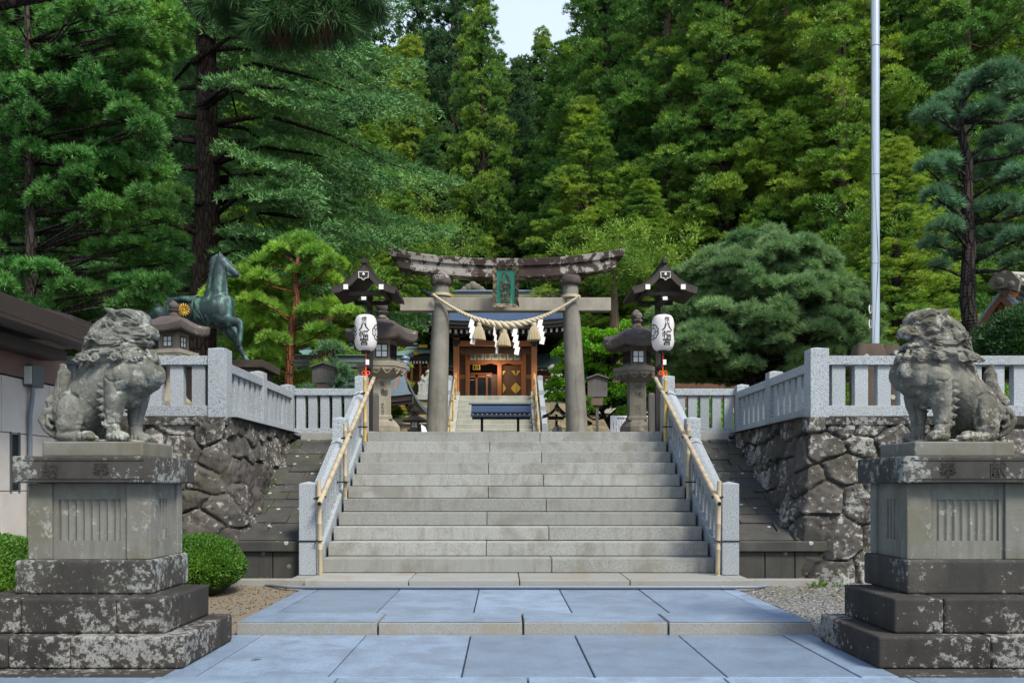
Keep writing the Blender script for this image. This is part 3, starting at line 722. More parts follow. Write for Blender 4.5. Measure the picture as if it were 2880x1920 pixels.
for s, side in ((-1, 'left'), (1, 'right')):
    X = AX + s * 2.19; xi = AX + s * 2.20
    h = thing('bamboo_handrail', 'bamboo handrail lashed with black cord along the %s side of the stairs' % side, 'handrail', (X, 9.8, ZK))
    mb = MB(); bamboo(mb, (X, 9.58, .985), (X + .0, 13.62, 2.86), .031, 14, .27, 3 + s); mb.build('rail', M['bamboo'], h, 50)
    mb = MB()
    d_ = Vector((0, 13.62 - 9.58, 2.86 - .985)).normalized()
    mb.tube([Vector((X, 9.578, .984)), Vector((X, 9.579, .9845))], .022, 12); mb.build('hollow_end', M['black'], h)
    ps = ((9.74, ZK, 1.235), (11.37, 1.013, 1.985), (12.99, 1.838, 2.79))
    for k, (y, z0, z1) in enumerate(ps):
        mb = MB(); xx = xi + s * .028; bamboo(mb, (xx - s * (.02 if k == 0 else 0), y, z0), (xx, y, z1), .026, 12, .3, 9 + k)
        mb.build('bamboo_post', M['bamboo_yellow' if k == 2 else 'bamboo'], h, 50)
        mb = MB(); zr = .985 + (y - 9.58) * (2.86 - .985) / (13.62 - 9.58)
        for dz in (-.006, .006): mb.tube([(xx + .032, y - .035, zr + dz), (xx - .045 * 1 - s * .0, y - .045, zr + dz - .02), (X - s * .045, y, zr + dz - .0), (xx, y + .035, zr + dz), (xx + .032, y - .035, zr + dz)], .006, 6)
        mb.build('cord', M['black'], h)
        mb = MB(); zl = z0 + (.38 if k == 0 else .22)
        if k == 0: sqloop(mb, AX + s * 2.36, 9.855, zl, .10, .10, .009); sqloop(mb, xx, y, zl, .032, .032, .009)
        else: sqloop(mb, xx + s * .03, y, zl, .065, .032, .008)
        mb.build('cord', M['black'], h)
    # black cord round the granite rail just below each post
    for y, z in ((11.52, 1.76), (13.28, 2.585)):
        mb = MB(); Xr = AX + s * 2.36; mb.tube([(Xr - .097, y, z - .04), (Xr, y, z + .004), (Xr + .097, y, z - .04), (Xr + .097, y, z - .17), (Xr - .097, y, z - .17), (Xr - .097, y, z - .04)], .006, 6); mb.build('cord', M['black'], h)

# ================================================================ TORII
YT = 19.0; tx = PX(1164, YT)
to = thing('torii_gate', 'large weathered stone torii gate with curved lichen spotted lintel above the stairs', 'torii gate', (tx, YT, 1.985))
cols = []
for s in (-1, 1):
    xb = PX(1003, YT) if s < 0 else PX(1325.5, YT); xt = PX(1014.5, YT) if s < 0 else PX(1309.5, YT)
    mb = MB(); rings = []
    for k in range(15):
        f = k / 14; z = 1.985 + f * (PZ(656, YT) - 1.985); zf = (z - PZ(993, YT)) / (PZ(656, YT) - PZ(993, YT))
        xc = xb + (xt - xb) * zf; r = .245 + (.172 - .245) * f
        rings.append([(xc + r * math.cos(a), YT + r * math.sin(a), z) for a in [2 * math.pi * i / 40 for i in range(40)]])
    mb.loft(rings); mb.build('column', M['torii_column'], to, 50)
    cols.append((xt, xb))
    mb = MB(); z0 = PZ(656.5, YT); mb.lathe([(.19, 0), (.225, .02), (.245, .07), (.245, .17), (.235, .20)], (xt, YT, z0), 40); mb.build('column_ring', M['lantern_roof'], to, 50)
    mb = MB(); mb.lathe([(.36, 0), (.36, .08), (.30, .15), (.26, .16)], (xb + (xb - xt) * .1, YT, 1.985), 32); mb.build('column_base', M['torii_stone'], to, 50)
mb = MB(); mb.tint = .4
mb.box(PX(920, YT), PX(1402, YT), YT - .12, YT + .12, PZ(716, YT), PZ(685.5, YT)); mb.build('tie_beam', M['torii_stone'], to, 0, .015, 2)
def lintel(name, mt, xl, xr, zt_, zb_, yh0, yh1, endcut):
    mb = MB(); rings = []; n = 36
    for k in range(n + 1):
        u = -1 + 2 * k / n; 
        zz = .215 * (abs(u) ** 2.3)
        x = tx + (u * (xr - xl) / 2)
        # slanted end cuts
        e = endcut * (1 if k == n else -1 if k == 0 else 0)
        rings.append([(x, YT - yh0, zb_ + zz), (x, YT + yh0, zb_ + zz), (x + e, YT + yh1, zt_ + zz), (x + e, YT - yh1, zt_ + zz)])
    mb.loft(rings); return mb.build(name, M[mt], to, 30, .012, 2)
lintel('lower_lintel', 'torii_lichen', PX(914.5, YT), PX(1411, YT), PZ(616.8, YT), PZ(641.5, YT), .19, .2, .02)
lintel('upper_lintel', 'torii_lichen', PX(900, YT), PX(1428, YT), PZ(600.5, YT), PZ(616.6, YT), .245, .275, .05)
part(to, 'lintel_strut', 'torii_stone', (tx - .14, tx + .12, YT - .08, YT + .08, PZ(685, YT), PZ(641, YT)), bev=.01)
# plaque
pl = thing('name_plaque', 'tall green bronze plaque with ragged brown frame hung on the torii lintel', 'plaque', (tx - .02, YT - .35, PZ(700, YT)))
xc = PX(1161.5, YT - .42); w0 = .19; w1 = .265; zt_, zb_ = PZ(622, YT - .5), PZ(696, YT - .4)
tilt = .16
def ply(z): return YT - .38 - tilt * (z - zb_) / (zt_ - zb_)
mb = MB(); mb.hexa([(xc - w0, ply(zb_), zb_), (xc + w0, ply(zb_), zb_), (xc + w0, ply(zb_) + .06, zb_), (xc - w0, ply(zb_) + .06, zb_), (xc - w0, ply(zt_), zt_), (xc + w0, ply(zt_), zt_), (xc + w0, ply(zt_) + .06, zt_), (xc - w0, ply(zt_) + .06, zt_)]); mb.build('plaque_panel', M['plaque_green'], pl)
rag = lambda k: .012 * math.sin(k * 2.1) + .008 * math.sin(k * 5.3)
for nm, a, b, o1, o2 in (('l', (xc - w0, zb_), (xc - w0, zt_), -1, 0), ('r', (xc + w0, zb_), (xc + w0, zt_), 1, 0), ('t', (xc - w0, zt_), (xc + w0, zt_), 0, 1), ('b', (xc - w0, zb_), (xc + w0, zb_), 0, -1)):
    mb = MB(); rings = []
    for k in range(13):
        f = k / 12; x = a[0] + (b[0] - a[0]) * f; z = a[1] + (b[1] - a[1]) * f; y = ply(z)
        ex = (2 * f - 1) * .085 * (1 if o2 else 0) ; ez = (2 * f - 1) * .085 * (1 if o1 else 0)
        wd = .085 + rag(k + a[0]); 
        rings.append([(x, y - .005, z), (x + o1 * wd + ex, y - .06, z + o2 * wd + ez), (x + o1 * wd + ex, y - .03, z + o2 * wd + ez), (x, y + .05, z)])
    mb.loft(rings); mb.build('frame_edge', M['plaque_frame'], pl)
mb = MB(); wm = Matrix.Rotation(math.atan2(tilt, zt_ - zb_), 3, 'X')
for ch, f in (('八', .80), ('幡', .50), ('宮', .2)):
    z = zb_ + (zt_ - zb_) * f; write(mb, ch, (xc, ply(z) - .008, z), .26, .01, .02, .9, .85, wm)
mb.build('inscription', M['plaque_frame'], pl)
part(pl, 'hanging_bracket', 'plaque_frame', (xc - .12, xc + .12, YT - .40, YT - .20, zb_ + .2, zb_ + .26), (xc - .12, xc + .12, YT - .5, YT - .26, zt_ - .1, zt_ - .04), bev=0)

# shimenawa
def ropecurve(f):
    x0, z0 = PX(996, YT), PZ(681, YT); x1_, z1_ = PX(1329, YT), PZ(684, YT); zm = PZ(753, YT)
    x = x0 + (x1_ - x0) * f; u = 2 * f - 1
    z = zm + ((z0 if u < 0 else z1_) - zm) * (abs(u) ** 1.75)
    return Vector((x, YT - .24 - .06 * (1 - abs(u)), z))
rp = thing('sacred_rope', 'thick twisted straw rope sagging between the two torii columns', 'rope', ropecurve(.5))
def rrad(f): return .026 + .062 * math.exp(-((f - .5) / .23) ** 2)
n = 300; mbs = [MB() for _ in range(3)]; ph = [0] * (n + 1)
for k in range(n): ph[k + 1] = ph[k] + (1 / n) * 3.3 / (rrad(k / n) * 4.4) * 2 * math.pi * .9
for j in range(3):
    pts = []; rr = []
    for k in range(n + 1):
        f = k / n; c = ropecurve(f); t_ = (ropecurve(min(f + .002, 1)) - ropecurve(max(f - .002, 0))).normalized(); u = Vector((0, 1, 0)); v_ = t_.cross(u).normalized()
        a = ph[k] + j * 2 * math.pi / 3; r = rrad(f); pts.append(c + (u * math.cos(a) + v_ * math.sin(a)) * r * .52); rr.append(r * .56)
    mbs[j].tube(pts, rr, 10); mbs[j].build('strand', M['rope'], rp, 60)
for s, xt in ((-1, cols[0]), (1, cols[1])):
    z = PZ(680 if s < 0 else 684, YT); xc_ = xt[0] + (xt[1] - xt[0]) * .08
    mb = MB()
    for dz in (0, .03): ring(mb, (xc_, YT, z + dz), .205, .014)
    mb.build('rope_loop', M['rope'], rp, 60)
def tassel(f, s, lab, tilt=0):
    c = ropecurve(f) + Vector((0, 0, -rrad(f) * .8)); y = c.y
    t_ = thing('straw_tassel', lab, 'tassel', c, 'tassels hanging from the sacred rope')
    Mx = Matrix.Rotation(tilt, 3, 'Y')
    def L(mb, prof, nn, wob=0):
        rings = []
        for r, z in prof:
            rg = []
            for k in range(nn):
                a = 2 * math.pi * k / nn; q = r * (1 + wob * (1 if k % 2 else -1) + wob * .8 * math.sin(k * 7.7)); rg.append(c + Mx @ Vector((q * math.cos(a), q * math.sin(a), z + (wob * .25 * math.sin(k * 3.1) if z < -.3 * s else 0))))
            rings.append(rg)
        mb.loft(rings)
    mb = MB(); L(mb, [(.02 * s, 0), (.052 * s, -.01 * s), (.06 * s, -.05 * s), (.048 * s, -.09 * s)], 20); mb.build('knot', M['rope'], t_, 60)
    mb = MB(); L(mb, [(.045 * s, -.07 * s), (.075 * s, -.12 * s), (.105 * s, -.2 * s), (.135 * s, -.31 * s), (.145 * s, -.37 * s), (.11 * s, -.36 * s)], 64, .045); mb.build('skirt', M['straw'], t_, 30)
    mb = MB(); ring(mb, c + Mx @ Vector((0, 0, -.085 * s)), .052 * s, .009 * s); mb.build('binding', M['straw'], t_, 60)
tassel(.318, 1, 'straw tassel on the left of the sacred rope', .05); tassel(.488, 1, 'straw tassel at the lowest middle point of the sacred rope', .04); tassel(.688, 1.04, 'straw tassel on the right of the sacred rope', -.03)
def shide(f, lab, yaw, lean, L_=1.0):
    c = ropecurve(f) + Vector((0, -.03, -rrad(f) * .7))
    mb = MB(); Mx = Matrix.Rotation(lean, 3, 'Y') @ Matrix.Rotation(yaw, 3, 'Z'); w_ = .10
    x = 0; z = 0
    for k in range(4):
        h = .20 * L_ if k == 0 else .17 * L_; y = -.012 * k; sk = -.035
        p = [(x, z), (x + w_, z - .015), (x + w_ + sk, z - h - .02), (x + sk, z - h)]
        vs = [c + Mx @ Vector((a - .05, y, b)) for a, b in p] + [c + Mx @ Vector((a - .05, y + .004, b)) for a, b in p]
        mb.hexa([vs[0], vs[1], vs[5], vs[4], vs[3], vs[2], vs[6], vs[7]])
        x += sk + (.05 if k % 1 == 0 else 0); z -= h * .78
    o = mb.build('paper_streamer', M['paper_white']); tag(o, lab, 'paper streamer', 'zigzag paper streamers on the rope')
shide(.272, 'white zigzag paper streamer left of the leftmost tassel', .15, .04, .9)
shide(.425, 'white zigzag paper streamer seen nearly edge on, left of the middle tassel', 1.1, .0, .95)
shide(.565, 'white zigzag paper streamer just right of the middle tassel', .3, .02, .98)
shide(.735, 'white zigzag paper streamer right of the rightmost tassel', .1, .0, .9)

# ================================================================ STONE LANTERNS
def stone_lantern(X, Y, z0, s, lab, hexa=6, rot=0, mt='lantern_stone', rt='lantern_roof', text=None, flare=False, name='stone_lantern'):
    t_ = thing(name, lab, 'stone lantern', (X, Y, z0)); c = (X, Y, z0)
    def lt(nm, prof, m_, n, r=0, bev=.006, sm=0):
        mb = MB(); mb.tint = random.random(); mb.lathe([(a * s, b * s) for a, b in prof], c, n, r); return mb.build(nm, M[m_], t_, sm, bev * s if bev else 0, 2)
    # a flat side of the polygon looks towards -Y
    a0 = -math.pi / 2 + math.pi / hexa + rot; k_ = 1 / math.cos(math.pi / hexa)
    lt('base', [(.24 * k_, 0), (.25 * k_, .05), (.245 * k_, .13), (.20 * k_, .20), (.165 * k_, .24)], mt, hexa if not flare else 24, a0)
    if flare: lt('shaft', [(.26, .22), (.235, .26), (.16, .42), (.13, .6), (.135, .8), (.19, .9)], mt, 24, 0, .004, 40)
    else:
        lt('shaft', [(.145 * 1.414, .24), (.142 * 1.414, .90)], mt, 4, math.pi / 4 + rot, .012)
        lt('shaft_foot', [(.165 * 1.414, .235), (.165 * 1.414, .285), (.15 * 1.414, .31)], mt, 4, math.pi / 4 + rot, .008)
    lt('bowl', [(.16, .87), (.24 * k_ * .95, .93), (.325 * k_, 1.0), (.335 * k_, 1.055)], mt, hexa, a0, .01)
    # lotus petals carved round the bowl
    mb = MB()
    for q in range(hexa * 2):
        a = a0 + math.pi / hexa * (q + .5); rr = (.30 if q % 2 else .30) * s
        for e in range(9):
            pass
        pts = []
        for e in range(9):
            f = e / 8; an = a + (f - .5) * (math.pi / hexa) * .92; dz = 1.035 - .085 * math.sin(f * math.pi)
            ra = .335 * (math.cos(math.pi / hexa) / max(.5, math.cos(((an - a0) % (2 * math.pi / hexa)) - math.pi / hexa))) * k_ - (1.05 - dz) * .42 + .012
            pts.append((X + math.cos(an) * ra * s, Y + math.sin(an) * ra * s, z0 + dz * s))
        mb.tube(pts, .011 * s, 6)
    mb.build('petal_carving', M[mt], t_, 60)
    lt('bowl_slab', [(.345 * k_, 1.055), (.345 * k_, 1.135)], mt, hexa, a0, .008)
    fb = lt('firebox', [(.205 * k_, 1.135), (.205 * k_, 1.50)], mt, hexa, a0, .01)
    for q in range(hexa):
        an = -math.pi / 2 + rot + q * 2 * math.pi / hexa
        if math.sin(an) > .3: continue
        Mx = Matrix.Rotation(an + math.pi / 2, 3, 'Z')
        def W(b, dx0, dx1, dy0, dy1, dz0, dz1):
            vs = [Vector((X, Y, z0)) + Mx @ (Vector((xx, yy, zz)) * s) for zz in (dz0, dz1) for xx, yy in ((dx0, dy0), (dx1, dy0), (dx1, dy1), (dx0, dy1))]; b.hexa(vs)
        y = -.205
        b = MB(); W(b, -.085, .085, y - .002, y + .01, 1.215, 1.40); wn = b.build('window_pane', M['window_paper'] if q == 0 or hexa == 4 else M['dark_inside'], t_)
        b = MB()
        for (u0, u1, v0, v1) in ((-.1, -.085, 1.20, 1.415), (.085, .1, 1.20, 1.415), (-.085, .085, 1.40, 1.415), (-.085, .085, 1.20, 1.215), (-.006, .006, 1.215, 1.40), (-.085, -.006, 1.302, 1.313), (.006, .085, 1.302, 1.313)):
            W(b, u0, u1, y - .012, y + .005, v0, v1)
        b.build('window_frame', M['wood_dark'], t_)
    # roof: concave hipped stone roof with thick upturned eaves
    mb = MB(); mb.tint = random.random(); rings = []
    nn = hexa * 8
    for (r, z, lift) in [(.30, 1.50, 0), (.47, 1.46, .05), (.495, 1.49, .075), (.50, 1.60, .075), (.47, 1.635, .06), (.36, 1.69, .02), (.25, 1.75, 0), (.17, 1.81, 0)]:
        rg = []
        for i in range(nn):
            an = a0 + 2 * math.pi * i / nn; loc = ((i % 8) / 8) * 2 * math.pi / hexa - math.pi / hexa
            ra = r * k_ * math.cos(math.pi / hexa) / math.cos(loc); cf = (abs(loc) / (math.pi / hexa)) ** 3
            rg.append((X + ra * s * math.cos(an), Y + ra * s * math.sin(an), z0 + (z + (lift * cf if not flare else lift * cf * 1.2) - (0.02 if lift else 0)) * s))
        rings.append(rg)
    mb.loft(rings); mb.build('lantern_roof', M[rt], t_, 35, .008 * s, 2)
    lt('finial', [(.11, 1.80), (.12, 1.85), (.075, 1.87), (.07, 1.90), (.105, 1.94), (.105, 1.955), (.06, 1.96), (.075, 1.975), (.098, 2.02), (.095, 2.06), (.06, 2.10), (.012, 2.14)], rt, 20, 0, 0, 40)
    if text:
        mb = MB()
        for q, ch in enumerate(text):
            write(mb, ch, (X - .0 * s, Y - .1425 * s, z0 + (.79 - q * .112) * s), .118 * s, .002, .008, 1, .9)
        mb.build('inscription', M['carving'], t_)
    return t_
stone_lantern(PX(1462, 15), 15, 2.06, 1.0, 'tall stone lantern with square paper window right of the torii', 6, 0, 'lantern_stone', 'lantern_roof', '奉献御宝前')
stone_lantern(PX(877, 14.9), 14.9, 2.05, 1.07, 'tall stone lantern partly behind the lantern post left of the torii', 6, .12, 'lantern_pale', 'lantern_roof', '奉献御宝前')
part(None, 'lantern_block', 'brown_rock', (PX(399, 11.4) - .27, PX(399, 11.4) + .27, 11.13, 11.67, 1.985, 2.178))
tag(bpy.data.objects['lantern_block'], 'square stone block under the flaring stone lantern behind the left balustrade', 'plinth')
stone_lantern(PX(399, 11.4), 11.4, 2.18, .66, 'stone lantern with flaring foot behind the balustrade beside the bronze horse', 4, -.22, 'lantern_pale', 'lantern_roof', None, True)
# small low lanterns
def yukimi(X, Y, zt_, s, lab):
    t_ = thing('low_lantern', lab, 'stone lantern', (X, Y, 1.985), 'low snow-viewing lanterns by the torii'); z0 = zt_ - .62 * s
    for nm, prof, n, m_ in (('cap_roof', [(.02, .26), (.33, .235), (.36, .27), (.33, .31), (.2, .37), (.1, .42)], 24, 'lantern_roof'), ('finial', [(.05, .41), (.11, .44), (.12, .46), (.05, .47), (.04, .49), (.12, .50), (.135, .55), (.11, .60), (.03, .66), (.01, .68)], 16, 'lantern_roof'), ('light_box', [(.125, .03), (.125, .27)], 6, 'lantern_stone'), ('pillar', [(.2, z0 * 0 - (z0 - 1.985) / s), (.13, -.05), (.2, -.02), (.22, .03), (.12, .035)], 12, 'lantern_stone')):
        mb = MB(); mb.lathe([(a * s, b * s) for a, b in prof], (X, Y, z0), n, -math.pi / 2 + math.pi / 6 if n == 6 else 0); mb.build(nm, M[m_], t_, 40)
    mb = MB(); mb.box(X - .07 * s, X + .07 * s, Y - .115 * s, Y - .105 * s, z0 + .08 * s, z0 + .22 * s); mb.build('window_pane', M['window_paper'], t_)
    mb = MB(); mb.box(X - .004, X + .004, Y - .12 * s, Y - .11 * s, z0 + .08 * s, z0 + .22 * s); mb.box(X - .07 * s, X - .005, Y - .12 * s, Y - .11 * s, z0 + .146 * s, z0 + .154 * s); mb.build('window_frame', M['wood_dark'], t_)
yukimi(PX(953, 20), 20, PZ(937, 20), .82, 'low round stone lantern left of the left torii column')
yukimi(PX(1332, 21), 21, PZ(944, 21), .85, 'low round stone lantern mostly hidden behind the right torii column')

# ================================================================ PAPER LANTERN POSTS
def lamp_post(X, Y, z0, s, lab, lx, sw=0, full=True, grp='roofed posts carrying white paper lanterns'):
    t_ = thing('lantern_post', lab, 'lantern post', (X, Y, z0), grp)
    b3 = lambda nm, m_, *bs, bev=.003: part(t_, nm, m_, *[(X + a * s, X + b * s, Y + c * s, Y + d * s, z0 + e * s, z0 + f * s) for a, b, c, d, e, f in bs], bev=bev)
    b3('pole', 'wood_dark', (-.042, .042, -.042, .042, 0, 2.3)); b3('foot_block', 'plinth_pale', (-.1, .1, -.1, .1, 0, .06), bev=.01)
    # gabled roof with concave slopes, ridge running away from the stairs
    def slope(x0, z0_, x1, z1, n=8): return [(x0 + (x1 - x0) * k / n, z0_ + (z1 - z0_) * (k / n) + .082 * math.sin(math.pi * k / n) * -1) for k in range(n + 1)]
    Lr = [(-.50, 2.21), (-.46, 2.222)] ; up = slope(0, 2.61, .50, 2.235); lo_ = slope(0, 2.545, .50, 2.175)
    poly = up + lo_[::-1]; polyL = [(-a, b) for a, b in poly]
    mb = MB()
    for pp in (poly, polyL): mb.prism([(X + a * s, z0 + b * s) for a, b in pp], 'y', Y - .62 * s, Y + .42 * s)
    mb.build('roof', M['wood_dark'], t_, 40, 0)
    up2 = slope(0, 2.56, .49, 2.19); lo2 = slope(0, 2.47, .475, 2.125); pb = up2 + lo2[::-1]
    for q, sg in ((0, 1), (1, -1)):
        mb = MB(); mb.prism([(X + sg * a * s, z0 + (b - .0) * s) for a, b in pb], 'y', Y - .655 * s, Y - .625 * s); mb.build('bargeboard', M['wood_lamp'] , t_, 40)
    b3('ridge_beam', 'wood_dark', (-.035, .035, -.66, .44, 2.585, 2.66), bev=.006)
    b3('cross_beam', 'wood_dark', (-.28, .28, -.5, -.43, 2.13, 2.19)); b3('cross_beam', 'wood_dark', (-.28, .28, .2, .27, 2.13, 2.19))
    b3('purlin', 'wood_dark', (-.30, -.24, -.60, .38, 2.19, 2.25)); b3('purlin', 'wood_dark', (.24, .30, -.60, .38, 2.19, 2.25)); b3('lantern_arm', 'wood_dark', (-.03, .03, -.62, .05, 2.02, 2.09))
    for x in (-.27, .27): b3('white_tip', 'white_tip', (x - .035, x + .035, -.668, -.657, 2.185, 2.26), bev=0)
    b3('white_tip', 'white_tip', (-.035, .035, -.635, -.622, 2.03, 2.08), bev=0)
    mb = MB(); gp = [(-.075, 2.45), (-.07, 2.36), (-.03, 2.355), (0, 2.325), (.03, 2.355), (.07, 2.36), (.075, 2.45), (-.075, 2.45)]
    mb.tube([(X + a * s, Y - .665 * s, z0 + b * s) for a, b in gp], .006 * s, 6); mb.ell((X, Y - .665 * s, z0 + 2.415 * s), (.02 * s, .01 * s, .02 * s)); mb.build('gable_ornament', M['white_tip'], t_)
    mb = MB(); mb.prism([(X + a * s, z0 + b * s) for a, b in gp[:-1]], 'y', Y - .656 * s, Y - .662 * s); mb.build('gable_pendant', M['wood_dark'], t_)
    # small tie board with white box and orange cord tassel
    b3('tie_board', 'wood_dark', (-.09 + lx * .0, .02, -.30, -.04, 1.02, 1.10) if False else (-.02, .02, -.33, -.04, 1.04, 1.10))
    # paper lantern, hangs from the arm : a thing of its own
    lxx = X; ly = Y - .44 * s; lz = z0 + 1.56 * s
    p_ = thing('paper_lantern', 'white paper lantern with black lettering on the ' + lab.replace('roofed wooden lantern post ', 'post ').replace('small roofed lantern post between the torii column and the far steps', 'small post beyond the torii'), 'paper lantern', (lxx, ly, lz), 'paper lanterns with shrine lettering')
    Rr, Hh = .175 * s, .275 * s
    def rad(z):
        u = min(1, abs(z) / Hh); return Rr * ((1 - u ** 3.6) ** (1 / 2.6) * .62 + .38) * (1 - .03 * math.cos(min(u, 1) * math.pi * 1.0) * 0)
    def surf(th, z, e=0): r = rad(z) + e; return Vector((lxx + r * math.sin(th), ly - r * math.cos(th), lz + z))
    mb = MB(); prof = []; n = 88
    for k in range(n + 1):
        z = -Hh + 2 * Hh * k / n; prof.append((rad(z) + (.0012 if k % 2 else -.0006) * s, z))
    mb.lathe(prof, (lxx, ly, lz), 44); mb.build('paper_shade', M['paper_lantern'], p_, 50)
    for z, nm in ((Hh, 1), (-Hh, -1)):
        mb = MB(); mb.lathe([(.072 * s, -.004), (.072 * s, .03 * s)], (lxx, ly, lz + z + (-.026 * s if nm < 0 else 0)), 24)
        for q in range(6): a = q * math.pi / 3; mb.box(lxx + .06 * s * math.cos(a) - .006, lxx + .06 * s * math.cos(a) + .006, ly + .06 * s * math.sin(a) - .006, ly + .06 * s * math.sin(a) + .006, lz + z - (.045 * s if nm < 0 else -.02 * s), lz + z + (.05 * s if nm > 0 else 0))
        mb.build('black_ring', M['black'], p_, 40)
    mb = MB(); mb.tube([(lxx, ly, lz + Hh), (lxx, ly, z0 + 2.04 * s)], .006 * s, 6); mb.build('hook', M['black'], p_)
    def warp(v):
        th = (v.x) / Rr + sw; return surf(th, v.z, .0028 * s + max(0, -v.y))
    mb = MB()
    for ch, z, sz in (('櫻', .188, .066), ('山', .128, .056), ('八', .055, .105), ('幡', -.05, .114), ('宮', -.16, .106)):
        V, F = glyphs(ch, sz * 1.22 * s, .0002, .026 if ch in '八山宮' else .012, .021 * s)
        # finer faces so that the strokes follow the curve
        mb.add([warp(Vector((v.x * (1.35 if ch == '八' else 1.15), v.y, v.z * .88 + z * s))) for v in V], F)
    mb.build('lettering', M['ink'], p_)
    for base in (math.pi / 2 - .12, -math.pi / 2 + .12):
        mb = MB()
        for ringr, amp_, w_ in ((.108, .012, .0075), (.062, .010, .0045)):
            pts = []
            for k in range(61):
                a = 2 * math.pi * k / 60; rr = (ringr + amp_ * abs(math.sin(a * 5)) - (.02 if abs(math.sin(a * 2.5)) < .12 else 0)) * s
                pts.append(surf(base + sw + rr * math.cos(a) / Rr, rr * math.sin(a), .003 * s))
            mb.tube(pts, w_ * s, 5)
        mb.build('flower_crest', M['ink'], p_)
    if full:
        c_ = thing('orange_tassel', 'orange cord with bow and tassel hanging under the ' + lab.replace('roofed wooden lantern post ', 'paper lantern '), 'tassel', (lxx, ly, lz - Hh), 'orange tassels under the paper lanterns')
        mb = MB(); mb.tube([(lxx, ly, lz - Hh), (lxx + .004, ly + .02, lz - Hh - .15 * s), (lxx, ly, lz - Hh - .34 * s)], .008 * s, 6)
        for sg in (-1, 1): ring(mb, (lxx + sg * .035 * s, ly, lz - Hh - .345 * s), .026 * s, .007 * s, Matrix.Rotation(math.pi / 2, 3, 'X'), 12)
        mb.ell((lxx, ly, lz - Hh - .345 * s), (.016 * s,) * 3); mb.build('cord', M['orange'], c_)
        mb = MB(); mb.lathe([(.012 * s, 0), (.02 * s, -.02 * s), (.034 * s, -.10 * s), (.04 * s, -.16 * s), (.01 * s, -.16 * s)], (lxx + .008, ly, lz - Hh - .35 * s), 18); mb.build('tassel_skirt', M['orange'], c_, 60)
        mb = MB(); mb.box(lxx + .0 * s, lxx + .05 * s, ly - .02 * s, ly + .03 * s, lz - Hh - .22 * s, lz - Hh - .14 * s); mb.build('white_box', M['white_paint'], c_, 0, .006)
t = MT('paper_lantern'); 
c = t.mix(t.noise(6, 3), (.80, .79, .80), (.70, .69, .71)); t.fin(c, .8)
tr = t.n('BsdfTranslucent'); t.put(tr.inputs[0], (.85, .80, .78)); mx = t.n('MixShader'); mx.inputs[0].default_value = .35
t.nt.links.new(t.b.outputs[0], mx.inputs[1]); t.nt.links.new(tr.outputs[0], mx.inputs[2]); t.nt.links.new(mx.outputs[0], t.o.inputs[0]); M['paper_lantern'] = t.m
lamp_post(PX(850, 14), 14, 1.99, 1.0, 'roofed wooden lantern post left of the stair head', 0, 0.0)
lamp_post(PX(1511, 14), 14, 1.99, 1.0, 'roofed wooden lantern post right of the stair head', 0, .22)
lamp_post(PX(1278, 22), 22, PZ(932, 22) - 2.6 * .70, .70, 'small roofed lantern post between the torii column and the far steps', 0, 0, False)

# ================================================================ SIGNS
def kosatsu(x, Y, ytop, ybot, wpx, lab, zg=1.985):
    X = PX(x, Y); z1 = PZ(ytop, Y); z0 = PZ(ybot, Y); hw = wpx / 2 * Y / 2011
    t_ = thing('notice_post', lab, 'sign', (X, Y, zg), 'roofed wooden notice posts')
    mb = MB(); mb.prism([(X - hw * 1.17, z1 - .045), (X, z1 + .03), (X + hw * 1.17, z1 - .045), (X + hw * 1.17, z1 - .07), (X, z1 + .0), (X - hw * 1.17, z1 - .07)], 'y', Y - .08, Y + .08); mb.build('sign_roof', M['wood_grey'], t_)
    mb = MB(); mb.prism([(X - hw, z0), (X + hw, z0), (X + hw, z1 - .07), (X, z1 - .005), (X - hw, z1 - .07)], 'y', Y - .03, Y + .02); mb.build('sign_board', M['wood_grey'], t_)
    part(t_, 'pole', 'wood_grey', (X - .027, X + .027, Y + .021, Y + .07, zg, z0 + .1), bev=.003)
    pw = hw * .62; part(t_, 'name_plate', 'wood_plate', (X - pw - .01, X + pw - .01, Y - .015, Y + .02, z0 - .16, z0 - .015), bev=.003)
    mb = MB()
    for q, ch in enumerate('御由緒'): write(mb, ch, (X + hw * .74, Y - .0315, z1 - .13 - q * .06), .05, .0008, .01)
    for col in range(7):
        xx = X + hw * .5 - col * hw * .21
        for q in range(9): mb.box(xx - .004, xx + .004, Y - .0315, Y - .0302, z1 - .12 - q * .022 - .013, z1 - .12 - q * .022)
    mb.build('lettering', M['carving'], t_)
    mb = MB()
    for q in range(5): mb.box(X - pw * .85, X + pw * .8, Y - .0168, Y - .0152, z0 - .05 - q * .021, z0 - .045 - q * .021)
    mb.build('plate_lettering', M['torii_stone'], t_)
kosatsu(1372, 16.5, 862, 911, 45, 'roofed wooden notice board on a pole right of the torii, in front of the maple')
kosatsu(743, 15.2, 835, 879, 50, 'roofed wooden notice board on a pole left of the stairs, by the red pine')
Y = 15.9; nb = thing('notice_board', 'white printed notice board standing behind the right stone lantern', 'notice board', (PX(1452, Y), Y, 1.985))
xa, xb, z0, z1 = PX(1402, Y), PX(1503, Y), PZ(996, Y) - .02, PZ(954, Y)
mb = MB(); mb.box(xa, xb, Y, Y + .02, z0, z1); mb.build('sheet', M['paper_white'], nb, 0, .002)
mb = MB(); write(mb, '参拝者の皆様', (xa + .255, Y - .001, z1 - .05), .045, .0006, .012)
for col in range(5):
    for q in range(10): 
        if (col * 3 + q) % 7: mb.box(xa + .05 + col * .05, xa + .062 + col * .05, Y - .0012, Y - .0002, z1 - .1 - q * .022 - .014, z1 - .1 - q * .022)
for q, ch in enumerate('九月の'): write(mb, ch, (xb - .04, Y - .001, z1 - .07 - q * .07), .055, .0006, .01)
